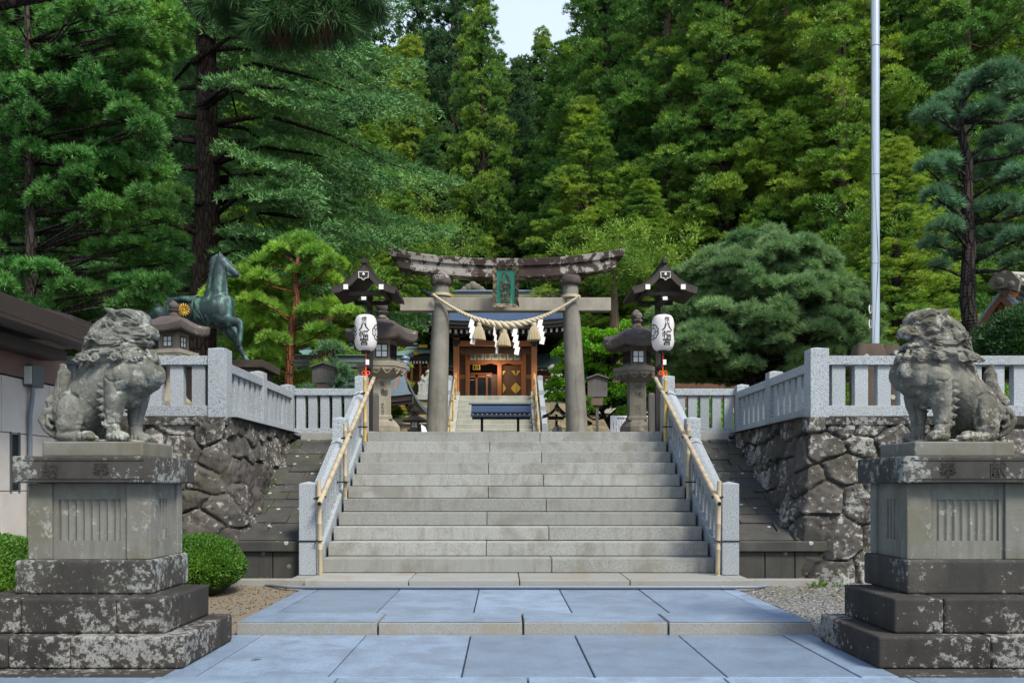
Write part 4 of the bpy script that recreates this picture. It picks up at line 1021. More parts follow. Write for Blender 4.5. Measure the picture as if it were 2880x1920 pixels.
for col in range(3):
    for q in range(11): mb.box(xb - .12 - col * .03, xb - .115 - col * .03, Y - .0012, Y - .0002, z1 - .05 - q * .022 - .014, z1 - .05 - q * .022)
mb.build('lettering', M['carving'], nb)
part(nb, 'leg', 'wood_grey', (xa + .05, xa + .09, Y + .021, Y + .05, 1.985, z1 - .05), bev=.002); part(nb, 'leg', 'wood_grey', (xb - .09, xb - .05, Y + .021, Y + .05, 1.985, z1 - .05), bev=.002)
Y = 17.5
ab = thing('folding_board', 'small black folding board with a white side by the low stone lantern', 'sign', (PX(968, Y), Y, 1.985))
mb = MB(); x = PX(966, Y); z1 = PZ(975, Y); mb.hexa([(x - .12, Y, 1.985), (x + .04, Y - .15, 1.985), (x + .05, Y - .14, 1.985), (x - .11, Y + .01, 1.985), (x - .05, Y, z1), (x + .0, Y - .04, z1), (x + .01, Y - .03, z1), (x - .04, Y + .01, z1)]); mb.build('board', M['black'], ab)
mb = MB(); mb.hexa([(x + .06, Y - .15, 1.985), (x + .24, Y, 1.985), (x + .23, Y + .01, 1.985), (x + .05, Y - .14, 1.985), (x + .02, Y - .04, z1), (x + .09, Y + .01, z1 - .04), (x + .08, Y + .02, z1 - .04), (x + .01, Y - .03, z1)]); mb.build('white_board', M['paper_white'], ab)
# weathered plank ends beside the lantern posts
for x, lab in ((862.5, 'short grey timber post beside the left lantern post'), (1496, 'short grey timber post beside the right lantern post')):
    mb = MB(); X = PX(x, 14.3); mb.loft([[(X - .05, 14.25, 1.985), (X + .05, 14.25, 1.985), (X + .05, 14.35, 1.985), (X - .05, 14.35, 1.985)], [(X - .05, 14.25, 2.66), (X + .05, 14.25, 2.66), (X + .05, 14.35, 2.66), (X - .05, 14.35, 2.66)], [(X - .035, 14.265, 2.70), (X + .035, 14.265, 2.70), (X + .035, 14.335, 2.70), (X - .035, 14.335, 2.70)]]); tag(mb.build('timber_post', M['wood_grey']), lab, 'post')

# ================================================================ FLAGPOLE
Y = 12.6; X = PX(2010, Y)
fp = thing('flagpole', 'tall polished steel flagpole rising behind the right balustrade', 'flagpole', (X, Y, 2))
mb = MB(); mb.tube([(X, Y, 2.1), (X, Y, 4.2), (X, Y, 6), (X, Y, 9.5)], [.064, .064, .062, .056], 28); mb.build('shaft', M['steel'], fp, 60)
mb = MB()
for z in (4.37, 5.65, 7.5): mb.tube([(X, Y, z - .004), (X, Y, z + .004)], .0655, 28)
mb.build('joint_seam', M['pipe_grey'], fp, 60)
mb = MB(); mb.tube([(X - .06, Y - .05, 2.9), (X + .02, Y - .075, 4.4), (X - .062, Y - .04, 6.2), (X - .06, Y - .04, 9.4)], .004, 5); mb.build('halyard', M['pipe_grey'], fp)
mb = MB()
for z in (3.66, 3.45): mb.tube([(X - .075, Y - .01, z), (X - .09, Y - .01, z + .05), (X - .085, Y - .01, z + .12)], .008, 6)
mb.build('cleat', M['paper_white'], fp)
def slabstone(cx, cy, w_, d_, z0, z1, seed):
    mb = MB(); n = 12; rings = []
    for j in range(9):
        f = j / 8; z = z0 + (z1 - z0) * f; sh = 1 if f < .85 else 1 - (f - .85) * 1.4
        rings.append([(cx + sh * w_ / 2 * (abs(math.cos(a)) ** .35) * math.copysign(1, math.cos(a)), cy + sh * d_ / 2 * (abs(math.sin(a)) ** .35) * math.copysign(1, math.sin(a)), z) for a in [2 * math.pi * (i + .5) / n for i in range(n)]])
    mb.loft(rings); me = mb
    me.v = [tuple(Vector(v) + Vector((.02, .02, .015)) * vnoise(np.array(v), 3, seed)) for v in me.v]
    return me
fs = thing('pole_base_stone', 'pair of rough brown stone slabs clamping the foot of the flagpole', 'stone', (X, Y, 2))
slabstone(X - .11, Y - .02, .46, .34, 1.95, PZ(792, Y), 3).build('stone_slab', M['brown_rock'], fs, 50); slabstone(X + .21, Y + .06, .32, .34, 1.95, PZ(794, Y), 5).build('stone_slab', M['brown_rock'], fs, 50)
mb = MB()
for dx, z in ((-.2, 3.02), (.22, 3.07), (-.24, 2.45), (.17, 2.44), (-.2, 2.15)): mb.tube([(X + dx, Y - .2, z), (X + dx, Y - .12, z)], .035, 8)
mb.build('bolt_plug', M['pale_stone'], fs)
for z0_, lab in ((2.16, 'horizontal grey log lying behind the right balustrade below the flagpole'),):
    mb = MB(); mb.tube([(X - .9, Y - .3, z0_ - .05), (X + 1.2, Y - .3, z0_ + .05)], .07, 10); tag(mb.build('log', M['wood_grey'], None, 60), lab, 'log')
# ================================================================ SHRINE COMPOUND
# upper terrace : yellow stone wall and second flight of steps
YW = 27.5; ZU = 4.02
gx = PX(1137, 28)                                   # axis of the shrine
mb = MB(); mb.grid([[(x, y, ZU) for x in (-60, -10, gx - 1.3, gx + 1.3, 10, 60)] for y in (27.9, 31, 44.2)]); struct(mb.build('upper_terrace', M['pale_stone']))
def blockwall(name, label, xa, xb, y, z0, z1, mt, cu, cw, seed, amp=.02, step=.025):
    o_ = thing(name, label, 'stone wall', ((xa + xb) / 2, y, z0)); H = z1 - z0; L_ = xb - xa
    nu = int(L_ / step); nw = int(H / step); U, W = np.meshgrid(np.arange(nu + 1) * L_ / nu, np.arange(nw + 1) * H / nw, indexing='ij')
    h, tn, pr, e = voro_height(U, W, seed, cu, cw, .03)
    h = np.clip(e / .035, 0, 1)
    P3 = np.stack([U, W, U * 0 + seed], -1)
    D = y - amp * h - fbm(P3, 5, 3, seed) * .012 + pr * .004
    V = np.stack([U + xa, D, W + z0], -1).reshape(-1, 3) - np.array(root_offset(o_))
    i0 = (np.arange(nu)[:, None] * (nw + 1) + np.arange(nw)[None]).ravel(); F = np.stack([i0, i0 + nw + 1, i0 + nw + 2, i0 + 1], -1)
    me = rawmesh('stones', V, None, F, tn.ravel()); smooth(me, 40); link('stones', me, M[mt], o_)
    part(o_, 'wall_core', 'joint', (xa, xb, y + .05, y + .5, z0, z1 - .01), bev=0)
    part(o_, 'coping', 'pale_stone', (xa, xb, y - .08, y + .55, z1 - .14, z1 + .01), bev=.01)
    return o_
xl, xr = gx - 1.32, gx + 1.34
blockwall('terrace_wall', 'yellowish stone block wall left of the far steps, under the shrine', -9, xl, YW, 1.98, ZU, 'yellow_wall', .62, .42, 21)
blockwall('terrace_wall', 'yellowish stone block wall right of the far steps, behind the right torii column', xr, 3.4, YW, 1.98, ZU, 'yellow_wall', .62, .42, 22)
blockwall('crazy_paved_wall', 'beige wall of irregular flat stones behind the maple', 2.2, 12, 24.5, 1.98, PZ(938, 24.5), 'paved_wall', .5, .55, 23)
blockwall('crazy_paved_wall', 'low beige wall of irregular flat stones left of the torii', -6.5, -1.95, 23.2, 1.98, PZ(962, 23.2), 'paved_wall', .5, .5, 27)
s2 = thing('far_steps', 'narrow flight of pale stone steps climbing to the shrine gate', 'staircase', (gx, 24, 1.985))
n = 12
for k in range(n):
    y0 = 24.2 + k * .30; z1 = 1.985 + (ZU - 1.985) * (k + 1) / n; mb = MB(); mb.tint = random.random(); mb.box(gx - 1.12, gx + 1.12, y0, y0 + .36, z1 - .165, z1); mb.build('step', M['pale_stone'], s2, 0, .01, 1)
mb = MB(); mb.hexa([(gx - 1.1, 24.4, 1.9), (gx + 1.1, 24.4, 1.9), (gx + 1.1, 27.9, 1.9), (gx - 1.1, 27.9, 1.9), (gx - 1.1, 24.4, 2.0), (gx + 1.1, 24.4, 2.0), (gx + 1.1, 27.9, ZU - .1), (gx - 1.1, 27.9, ZU - .1)]); mb.build('step_core', M['joint'], s2)
for s in (-1, 1):
    a, b = sorted((gx + s * 1.12, gx + s * 1.32)); mb = MB(); mb.hexa([(a, 24.1, 1.985), (b, 24.1, 1.985), (b, 27.6, 1.985), (a, 27.6, 1.985), (a, 24.1, 2.2), (b, 24.1, 2.2), (b, 27.6, ZU + .02), (a, 27.6, ZU + .02)]); mb.build('cheek_stone', M['pale_stone'], s2, 0, .01, 1)
part(s2, 'top_slab', 'pale_stone', (gx - 1.3, gx + 1.3, 27.8, 28.4, ZU - .13, ZU + .012))
for s, side in ((-1, 'left'), (1, 'right')):
    Xb = gx + s * 1.42; Xt = gx + s * 1.2
    b = thing('far_balustrade', 'slim white stone rail on the %s side of the far steps' % side, 'balustrade', (Xb, 24.2, 2))
    ends = [(24.15, 2.95), (27.6, 4.62)]
    mb = MB(); h = .075
    rg = lambda y, z: [(Xb - h, y, z - .13), (Xb + h, y, z - .13), (Xb + h, y, z), (Xb - h, y, z)]
    mb.loft([rg(24.15, 2.78), rg(27.6, 4.55)]); mb.build('handrail', M['granite'], b, 0, .006, 1)
    for k in range(4):
        y = 24.2 + k * 1.13; z = 2.78 + (y - 24.15) * .513; mb = MB(); cap_post(mb, Xb, y, .17, z - .75, z + .12); mb.build('post', M['granite'], b)
    for k in range(16):
        y = 24.4 + k * .2; z = 2.78 + (y - 24.15) * .513; part(b, 'baluster', 'granite', (Xb - .04, Xb + .04, y - .035, y + .035, z - .75, z - .12), bev=0)
    h2 = thing('bamboo_handrail', 'thin bamboo handrail inside the %s rail of the far steps' % side, 'handrail', (Xb - s * .16, 24.1, 2))
    mb = MB(); bamboo(mb, (Xb - s * .16, 24.0, 2.62), (Xb - s * .16, 27.7, 4.72), .028, 8, .35, 2); mb.build('rail', M['bamboo'], h2, 50)
    for k in range(3):
        y = 24.3 + k * 1.5; mb = MB(); bamboo(mb, (Xb - s * .2, y, 2.2 + (y - 24.2) * .55), (Xb - s * .2, y, 3.0 + (y - 24.2) * .55), .026, 8, .35, 4); mb.build('bamboo_post', M['bamboo_yellow'], h2, 50)

# ---- roofs
def curved_roof(name, mt, parent, x0, x1, yr, zr, ye, ze, sag, lift, flare=.0, th=.16, n=14, under='wood_dark', m=26, back=True, lsides=(1, 1)):
    """gable roof, ridge along X; concave slope, eave lifting towards the ends"""
    def pt(u, f, side, dz=0):
        # u -1..1 along, f 0 ridge .. 1 eave
        e = abs(u) ** 3.2 * (lsides[0] if u < 0 else lsides[1])
        xx = (x0 + x1) / 2 + u * (x1 - x0) / 2 * (1 + flare * f)
        y = yr + side * (yr - ye) * f * -1 if side < 0 else yr + (yr - ye) * f
        y = yr - (yr - ye) * f if side < 0 else yr + (yr - ye) * f
        z = zr + (ze - zr) * f - sag * math.sin(math.pi * f) + lift * e * f * f
        return (xx, y, z + dz)
    obs = None
    for side in ((-1, 1) if back else (-1,)):
        mb = MB(); us = [-1 + 2 * i / m for i in range(m + 1)]
        G = [[pt(u, k / n, side) for u in us] for k in range(n + 1)]; G2 = [[pt(u, k / n, side, -th * (.5 + .5 * (k / n))) for u in us] for k in range(n + 1)]
        if side > 0: G = [r[::-1] for r in G]; G2 = [r[::-1] for r in G2]
        G = [r for r in G]; 
        mb.grid([r[::-1] for r in G]); mb.grid(G2)
        # close rims
        for k in range(n): mb.add([G[k][0], G[k + 1][0], G2[k + 1][0], G2[k][0]], [(0, 1, 2, 3)]); mb.add([G[k][-1], G2[k][-1], G2[k + 1][-1], G[k + 1][-1]], [(0, 1, 2, 3)])
        mb.build(name, M[mt], parent, 35)
    # thick layered eave band along the front
    mb = MB(); mb.loft([[pt(u, 1, -1, -.0)[0:1] + (pt(u, 1, -1)[1] - .02, pt(u, 1, -1)[2] - .03) if False else (pt(u, 1, -1)[0], pt(u, 1, -1)[1] + .03, pt(u, 1, -1)[2] - .02), (pt(u, 1, -1)[0], pt(u, 1, -1)[1] + .05, pt(u, 1, -1)[2] - th - .10), (pt(u, 1, -1)[0], pt(u, 1, -1)[1] + .35, pt(u, 1, -1)[2] - th - .08), (pt(u, 1, -1)[0], pt(u, 1, -1)[1] + .35, pt(u, 1, -1)[2] - .05)] for u in us]); mb.build('eave_board', M[under], parent, 30)
    return pt
def rafters(parent, xa, xb, y0, y1, z, dz, n, zf=None, tip=True, w_=.06):
    for k in range(n):
        x = xa + (xb - xa) * (k + .5) / n; zz = zf(x) if zf else z; mb = MB()
        mb.hexa([(x - w_ / 2, y0, zz - w_), (x + w_ / 2, y0, zz - w_), (x + w_ / 2, y1, zz - w_ + dz), (x - w_ / 2, y1, zz - w_ + dz), (x - w_ / 2, y0, zz + w_), (x + w_ / 2, y0, zz + w_), (x + w_ / 2, y1, zz + w_ + dz), (x - w_ / 2, y1, zz + w_ + dz)])
        r_ = mb.build('rafter', M['wood_dark'], parent)
        if tip: mb = MB(); mb.box(x - w_ * .6, x + w_ * .6, y0 - .015, y0 - .002, zz - w_ * 1.05, zz + w_ * 1.05); mb.build('rafter_tip', M['white_tip'], r_)
WR = 'wood_red'
# ---- gate / worship hall front
g = thing('shrine_gate', 'shrine gate hall with red brown timber posts, white curtain and blue curved roof', 'shrine building', (gx, 29, ZU))
YG = 29.0
px = lambda x: PX(x, YG); pz = lambda y: PZ(y, YG)
pt = curved_roof('roof', 'roof_blue', g, PX(962, 28.3), PX(1318, 28.3), 33.5, PZ(683, 33.5), 28.0, PZ(737, 28.0), .42, .14, .0, .13)
rb = part(g, 'ridge', 'roof_band', (PX(985, 33.5), PX(1291, 33.5), 33.3, 33.75, PZ(686, 33.5) - .1, PZ(674, 33.5)), bev=.02)
part(g, 'ridge_cap', 'roof_slate', (PX(983, 33.5), PX(1293, 33.5), 33.22, 33.83, PZ(674, 33.5), PZ(669, 33.5)), bev=.04)
part(g, 'ridge_line', 'gold', (PX(1035, 33.3), PX(1290, 33.3), 33.285, 33.299, PZ(679.6, 33.3), PZ(678.6, 33.3)), bev=0)
for x in (1036, 1239): mb = MB(); mb.tube([(PX(x, 33.2), 33.28, PZ(680, 33.2)), (PX(x, 33.2), 33.2, PZ(680, 33.2))], .085, 20); mb.build('gold_crest', M['gold'], g)
mb = MB(); cxx = PX(1086, 33.4)
for a, r, dz in ((-.32, .13, .12), (-.16, .15, .2), (0, .17, .27), (.16, .15, .2), (.32, .13, .12), (-.42, .09, .06), (.42, .09, .06)): mb.ell((cxx + a, 33.45, PZ(669, 33.4) + dz - .04), (r, .09, r))
mb.build('ridge_ornament', M['lantern_stone'], g, 60)
mb = MB(); x, z = PX(985, 33.5), PZ(680, 33.5); mb.tube([(x + .5, 33.4, z), (x, 33.2, z + .02), (x - .2, 33.1, z + .16), (x - .22, 33.1, z + .22)], [.1, .09, .06, .05], 10); mb.build('ridge_horn', M['roof_slate'], g, 50)
mb = MB(); mb.tube([(x - .22, 33.1, z + .2), (x - .23, 33.1, z + .31)], .062, 10); mb.build('gold_tip', M['gold'], g)
zf = lambda x: PZ(737, 28) - .30 + .14 * abs((x - gx) / 2.6) ** 3.2
rafters(g, PX(975, 28.1), PX(1312, 28.1), 28.25, 31, 0, .35, 26, zf, True, .055)
part(g, 'eave_beam', WR, (px(975), px(1315), 28.35, 28.5, pz(752), pz(749)), bev=0)
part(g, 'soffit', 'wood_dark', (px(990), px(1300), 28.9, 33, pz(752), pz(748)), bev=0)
for s, x0, x1 in ((0, 1041.5, 1054.5), (1, 1220.5, 1233.2)):
    xa, xb = px(x0), px(x1); part(g, 'post', WR, (xa, xb, YG - .1, YG + .1, ZU + .28, pz(776)), bev=.012); part(g, 'post_base', 'pale_stone', (xa - .02, xb + .02, YG - .13, YG + .13, ZU, ZU + .28), bev=.01)
    part(g, 'post_cap', 'wood_dark', (xa - .03, xb + .03, YG - .14, YG + .12, pz(790), pz(782)), (xa + .02, xb - .02, YG - .18, YG + .12, pz(796), pz(784)), bev=.008)
    cx_ = (xa + xb) / 2
    for wd, z0_, z1_ in ((.16, 776, 772), (.30, 772, 769), (.12, 769, 764), (.52, 764, 761)): part(g, 'bracket', 'wood_dark', (cx_ - wd, cx_ + wd, YG - .13, YG + .13, pz(z0_), pz(z1_)), bev=.004)
    part(g, 'bracket_nose', 'lantern_stone', (cx_ - .07, cx_ + .07, YG - .42, YG - .1, pz(770), pz(757)), (cx_ - .1, cx_ + .1, YG - .45, YG - .3, pz(757), pz(753)), bev=.01)
part(g, 'lintel', WR, (px(1041.5), px(1233), YG - .06, YG + .06, pz(794.5), pz(782.5)), bev=.008)
part(g, 'lower_lintel', 'wood_brown', (px(1054.5), px(1220.5), YG + .3, YG + .4, pz(809), pz(795)), bev=.008)
part(g, 'king_strut', 'wood_brown', (px(1131), px(1136), YG - .03, YG + .03, pz(782.5), pz(762)), (px(1143), px(1148), YG - .03, YG + .03, pz(782.5), pz(762)), bev=0)
YI = 30.2; qx = lambda x: PX(x, YI); qz = lambda y: PZ(y, YI)
for x0, x1 in ((1069, 1079), (1197.5, 1208), (1142.5, 1152.3)): part(g, 'inner_post', WR, (qx(x0), qx(x1), YI - .08, YI + .08, ZU, qz(831 if x0 == 1142.5 else 806)), bev=.01)
part(g, 'side_panel', 'wood_brown', (qx(1053), qx(1069), YI + .0, YI + .05, ZU, qz(806)), bev=0); part(g, 'side_panel', 'wood_brown', (qx(1208), qx(1222), YI + .0, YI + .05, ZU, qz(806)), bev=0)
part(g, 'side_rail', WR, (qx(1053), qx(1069), YI - .03, YI + .0, qz(870), qz(860)), (qx(1208), qx(1222), YI - .03, YI, qz(870), qz(860)), bev=0)
mb = MB(); mb.prism([(qx(1079), qz(837)), (qx(1112), qz(837.5)), (qx(1127), qz(834)), (qx(1142), qz(838)), (qx(1152), qz(838)), (qx(1167), qz(834)), (qx(1182), qz(837.5)), (qx(1197.5), qz(837)), (qx(1197.5), qz(828)), (qx(1079), qz(828))], 'y', YI - .06, YI + .06); mb.build('carved_beam', M[WR], g)
part(g, 'top_beam', 'wood_brown', (qx(1056), qx(1222), YI - .05, YI + .06, qz(808), qz(798)), bev=0)
cur = thing('shrine_curtain', 'white seven panel curtain with swirl crests hung across the shrine gate', 'curtain', (gx, YI - .1, qz(828)))
for k in range(7):
    x0, x1 = 1079.5 + k * 16.85, 1079.5 + k * 16.85 + 15.6; mb = MB(); G = []
    for j in range(5): G.append([(qx(x0) + (qx(x1) - qx(x0)) * i / 8, YI - .12 - .012 * math.sin(i * 1.4 + k), qz(827.5) + (qz(810) - qz(827.5)) * j / 4) for i in range(9)])
    mb.grid(G); pn = mb.build('curtain_panel', M['curtain'], cur, 60); so_ = pn.modifiers.new('s', 'SOLIDIFY'); so_.thickness = .006
    mb = MB(); cx_, cz_ = (qx(x0) + qx(x1)) / 2, qz(818.5)
    for q in range(3):
        a0_ = q * 2 * math.pi / 3; mb.tube([(cx_ + (.075 - .055 * e / 8) * math.cos(a0_ + e * .35), YI - .145, cz_ + (.075 - .055 * e / 8) * math.sin(a0_ + e * .35)) for e in range(9)], [.008 + .001 * e for e in range(9)], 6)
    ring(mb, (cx_, YI - .145, cz_), .088, .005, Matrix.Rotation(math.pi / 2, 3, 'X'), 20)
    mb.build('swirl_crest', M['curtain_crest'], cur)
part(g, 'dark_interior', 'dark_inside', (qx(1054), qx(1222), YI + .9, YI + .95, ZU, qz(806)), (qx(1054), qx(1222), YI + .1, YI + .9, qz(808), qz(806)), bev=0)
part(g, 'inner_wall', 'wood_brown', (qx(1128), qx(1142.5), YI + .12, YI + .2, ZU, qz(858)), bev=0)
part(g, 'door_frame', 'wood_red', (qx(1092), qx(1097), YI + .1, YI + .16, ZU, qz(860)), (qx(1116), qx(1120), YI + .1, YI + .16, ZU, qz(866)), (qx(1080), qx(1130), YI + .1, YI + .16, qz(866), qz(860)), (qx(1080), qx(1130), YI + .12, YI + .16, qz(858), qz(855)), bev=0)
part(g, 'glass_door', 'dark_glass', (qx(1080), qx(1130), YI + .2, YI + .22, ZU, qz(866)), bev=0)
part(g, 'door_leaf', 'wood_brown', (qx(1152.5), qx(1197.5), YI + .1, YI + .16, ZU, qz(838)), bev=0)
part(g, 'ceiling_lamp', 'paper_white', (qx(1117), qx(1127), YI + .02, YI + .06, qz(862), qz(860.5)), (qx(1080), qx(1089), YI + .08, YI + .09, qz(872), qz(871)), bev=0)
def goldshape(pts, nm='gold_fitting'):
    mb = MB(); mb.prism([(qx(a), qz(b)) for a, b in pts], 'y', YI + .075, YI + .095); mb.build(nm, M['gold'], g, 0, .004, 1)
goldshape([(1185.5, 878), (1189, 881), (1196, 889), (1196, 892), (1189, 900), (1185.5, 903)]); goldshape([(1184.5, 878), (1181, 881), (1174, 889), (1174, 892), (1181, 900), (1184.5, 903)])
goldshape([(1154.5, 878), (1158, 883), (1162, 889), (1162, 892), (1158, 898), (1154.5, 903)]); goldshape([(1154.5, 850), (1162, 850), (1154.5, 862)]); goldshape([(1174, 850), (1182, 850), (1184.5, 863)]); goldshape([(1196, 850), (1188, 850), (1185.5, 863)])
mb = MB(); mb.tube([(qx(1185), YI + .07, qz(903)), (qx(1185), YI + .07, qz(878))], .02, 8); mb.build('gold_bar', M['gold'], g)
sp = thing('shrine_plaque', 'small black and gold plaque hanging inside the shrine gate', 'plaque', (qx(1094.5), YI - .02, qz(838)))
part(sp, 'plaque_frame', 'gold', (qx(1086), qx(1103), YI - .10, YI - .06, qz(850), qz(837)), bev=.01); part(sp, 'plaque_panel', 'dark_inside', (qx(1089), qx(1100), YI - .11, YI - .101, qz(848), qz(840)), bev=0)
mb = MB(); write(mb, '宮', (qx(1094.5), YI - .113, qz(844)), .12, .002, .02); mb.build('lettering', M['gold'], sp)
# side wings of the gate
for (xa, xb, side) in ((982, 1041, 'left'), (1234, 1325, 'right')):
    YS = 30.6; a, b = PX(xa, YS), PX(xb, YS); f = lambda y: PZ(y, YS)
    wg = thing('side_corridor', 'timber corridor wing with green roof and slatted wall on the %s of the shrine gate' % side, 'building', ((a + b) / 2, YS, ZU))
    part(wg, 'wall', 'wood_brown', (a, b, YS, YS + .1, ZU, f(846)), bev=0)
    mb = MB(); n_ = int((b - a) / .07)
    for k in range(n_): mb.box(a + k * .07, a + k * .07 + .035, YS - .03, YS, f(900), f(868))
    mb.build('lattice', M['wood_red'], wg)
    part(wg, 'wall_rail', WR, (a, b, YS - .05, YS, f(867), f(862)), (a, b, YS - .05, YS, f(906), f(900)), bev=0)
    mb = MB(); mb.prism([(29.9, f(847)), (32.2, f(815) + .3), (32.2, f(815) + .05), (30.1, f(847) - .12)], 'x', a - .1, b + .1); mb.build('roof', M['roof_green'], wg)
    part(wg, 'eave_board', 'wood_dark', (a - .1, b + .1, 29.93, 30.1, f(853), f(847) - .02), bev=0); rafters(wg, a, b, 29.98, 30.5, f(853), .05, int((b - a) / .27), None, True, .04)
# main hall behind with larger blue roof
h = thing('main_hall', 'larger blue roofed shrine hall rising behind the gate', 'shrine building', (PX(1112, 38), 38, ZU))
YH = 38
mb = MB(); a, b = PX(893, 36.5), PX(1338, 36.5); ar, br = PX(930, 40), PX(1310, 40); zt_, ze = PZ(700, 40), PZ(790, 36.0); G = []
for k in range(11):
    f = k / 10; G.append([(ar + (a - ar) * f + ((br + (b - br) * f) - (ar + (a - ar) * f)) * i / 16, 40 - 4 * f, zt_ + (ze - zt_) * f - .35 * math.sin(math.pi * f)) for i in range(17)])
mb.grid([r for r in G][::-1]); ro = mb.build('roof', M['roof_blue'], h, 40); q = ro.modifiers.new('s', 'SOLIDIFY'); q.thickness = .2
part(h, 'ridge', 'roof_band', (ar, br, 39.8, 40.3, zt_ - .15, zt_ + .2), bev=.03)
part(h, 'wall', 'wood_brown', (a + .6, b - .6, 37.2, 39.8, ZU, ze + .3), bev=0)
# corridor building behind left with striped green roof
YC = 31.5; c_ = thing('left_hall', 'long hall left of the gate with banded green copper roof', 'building', (PX(860, YC), YC, ZU))
a, b = PX(690, YC), PX(962, YC)
def band(nm, mt_, y0, y1, ya, yb, xa_=a, xb_=b): part(c_, nm, mt_, (xa_, xb_, ya, yb, PZ(y1, YC), PZ(y0, YC)), bev=.015)
band('ridge_cap', 'roof_green', 791, 795, YC - .35, YC + .1); band('ridge_band', 'roof_band', 795.2, 799.5, YC - .28, YC + .1); band('ridge_band', 'roof_slate', 799.7, 804.5, YC - .33, YC + .1)
mb = MB(); G = []
for k in range(7):
    f = k / 6; G.append([(a + (PX(990, 29.8) - a) * i / 24, YC - .3 - 1.5 * f, PZ(804.5, YC) - .42 * f - .06 * math.sin(math.pi * f) + .16 * max(0, (i - 16) / 8) ** 2 * f) for i in range(25)])
mb.grid(G[::-1]); o = mb.build('roof', M['roof_green'], c_, 40); q = o.modifiers.new('s', 'SOLIDIFY'); q.thickness = .07
part(c_, 'eave_board', 'wood_dark', (a, PX(985, 29.9), YC - 1.75, YC - 1.5, PZ(804.5, YC) - .62, PZ(804.5, YC) - .44), bev=0)
rafters(c_, PX(935, 30), PX(984, 30), YC - 1.7, YC - .9, PZ(804.5, YC) - .66, .1, 7, None, True, .045)
part(c_, 'wall', 'wood_brown', (a, PX(985, 30.6), YC - .9, YC - .8, ZU, PZ(820, YC)), bev=0)
for x in (946, 966, 984): part(c_, 'post', WR, (PX(x - 2.5, 30), PX(x + 2.5, 30), 29.9, 30.05, ZU, PZ(835, 30)), bev=.01)
part(c_, 'wall_rail', WR, (PX(940, 30.2), PX(988, 30.2), 30.1, 30.2, PZ(880, 30.2), PZ(875, 30.2)), (PX(940, 30.2), PX(988, 30.2), 30.1, 30.2, PZ(836, 30.2), PZ(828, 30.2)), bev=0)
part(c_, 'gold_fitting', 'gold', (PX(962, 29.7), PX(982, 29.7), 29.6, 29.62, PZ(799, 29.7), PZ(792, 29.7)), bev=0)
mb = MB()
mb.tube([(PX(925, 29.6), 29.6, PZ(822, 29.6)), (PX(945, 29.6), 29.4, PZ(818, 29.6)), (PX(957, 29.6), 29.3, PZ(811, 29.6))], [.07, .08, .07], 10); mb.build('corner_ridge', M['roof_slate'], c_, 60)
mb = MB(); mb.tube([(PX(955, 29.6), 29.32, PZ(813, 29.6)), (PX(959, 29.6), 29.28, PZ(809.5, 29.6))], .095, 12); mb.build('gold_tip', M['gold'], c_, 60)
# upturned brown eave corners stepping up the side of the gate roof
for k, (x0, y0, x1, y1) in enumerate(((900, 783, 958, 770), (925, 790, 965, 781))):
    mb = MB(); mb.prism([(PX(x0, 32), PZ(y0, 32)), (PX(x1, 32), PZ(y1 - 5, 32)), (PX(x1 + 4, 32), PZ(y1 + 4, 32)), (PX((x0 + x1) / 2, 32), PZ(y0 + 1, 32))], 'y', 31.7, 33.0); mb.build('hip_end', M['roof_brown'], h)
# lower building nearer: water pavilion with sweeping blue grey roof
YB = 24.8; w_ = thing('water_pavilion', 'water pavilion with sweeping blue grey roof behind the left stone lantern', 'pavilion', (-4.5, YB, 2))
curved_roof('roof', 'roof_slate', w_, -6.4, PX(925, YB), YB, PZ(842, YB), 22.6, PZ(913, 22.6), .16, .10, .28, .14, 12, 'roof_brown', 24)
part(w_, 'ridge', 'roof_band', (-6.5, PX(926, YB), YB - .16, YB + .16, PZ(845, YB), PZ(819, YB)), bev=.02)
part(w_, 'ridge_cap', 'roof_green', (-6.55, PX(929, YB), YB - .22, YB + .22, PZ(819.0, YB), PZ(816.5, YB)), bev=.015)
part(w_, 'ridge_line', 'roof_green', (-6.5, PX(926, YB), YB - .18, YB - .162, PZ(833, YB), PZ(830, YB)), bev=0)
mb = MB(); x = PX(929, YB); 
for dz, r in ((0, .13), (.16, .12), (.30, .10)): mb.ell((x, YB - .05, PZ(848, YB) + dz), (.16, .16, r))
mb.tube([(x - .05, YB - .1, PZ(846, YB)), (x - .1, YB - .1, PZ(862, YB))], .06, 8); mb.build('ridge_ornament', M['roof_slate'], w_, 60)
for x in (-6.0, -4.6, -3.15): 
    for y in (23.3, 26.2): part(w_, 'post', 'wood_brown', (x - .09, x + .09, y - .09, y + .09, 1.985, 3.5), bev=.01)
part(w_, 'beam', WR, (-6.1, -3.0, 23.25, 23.4, 3.15, 3.3), (-6.1, -3.0, 23.25, 23.4, 2.62, 2.72), bev=.006)
mb = MB()
for k in range(14): mb.box(-6.0 + k * .22, -5.93 + k * .22, 23.28, 23.36, 2.2, 2.62)
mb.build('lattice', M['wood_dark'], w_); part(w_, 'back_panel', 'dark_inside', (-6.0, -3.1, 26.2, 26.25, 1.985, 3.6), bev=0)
x = PX(925, YB); mb = MB(); mb.prism([(YB - 1.9, 3.42), (YB, PZ(846, YB)), (YB + 1.9, 3.42)], 'x', x - .1, x - .05); mb.build('gable_wall', M['wood_red'], w_)
mb = MB(); mb.hexa([(x + .30, 22.75, 3.25), (x + .38, 22.75, 3.25), (x + .38, 22.85, 3.25), (x + .30, 22.85, 3.25), (x + .02, YB - .05, PZ(850, YB)), (x + .1, YB - .05, PZ(850, YB)), (x + .1, YB + .05, PZ(846, YB)), (x + .02, YB + .05, PZ(846, YB))]); mb.build('gable_board', M['wood_brown'], w_)
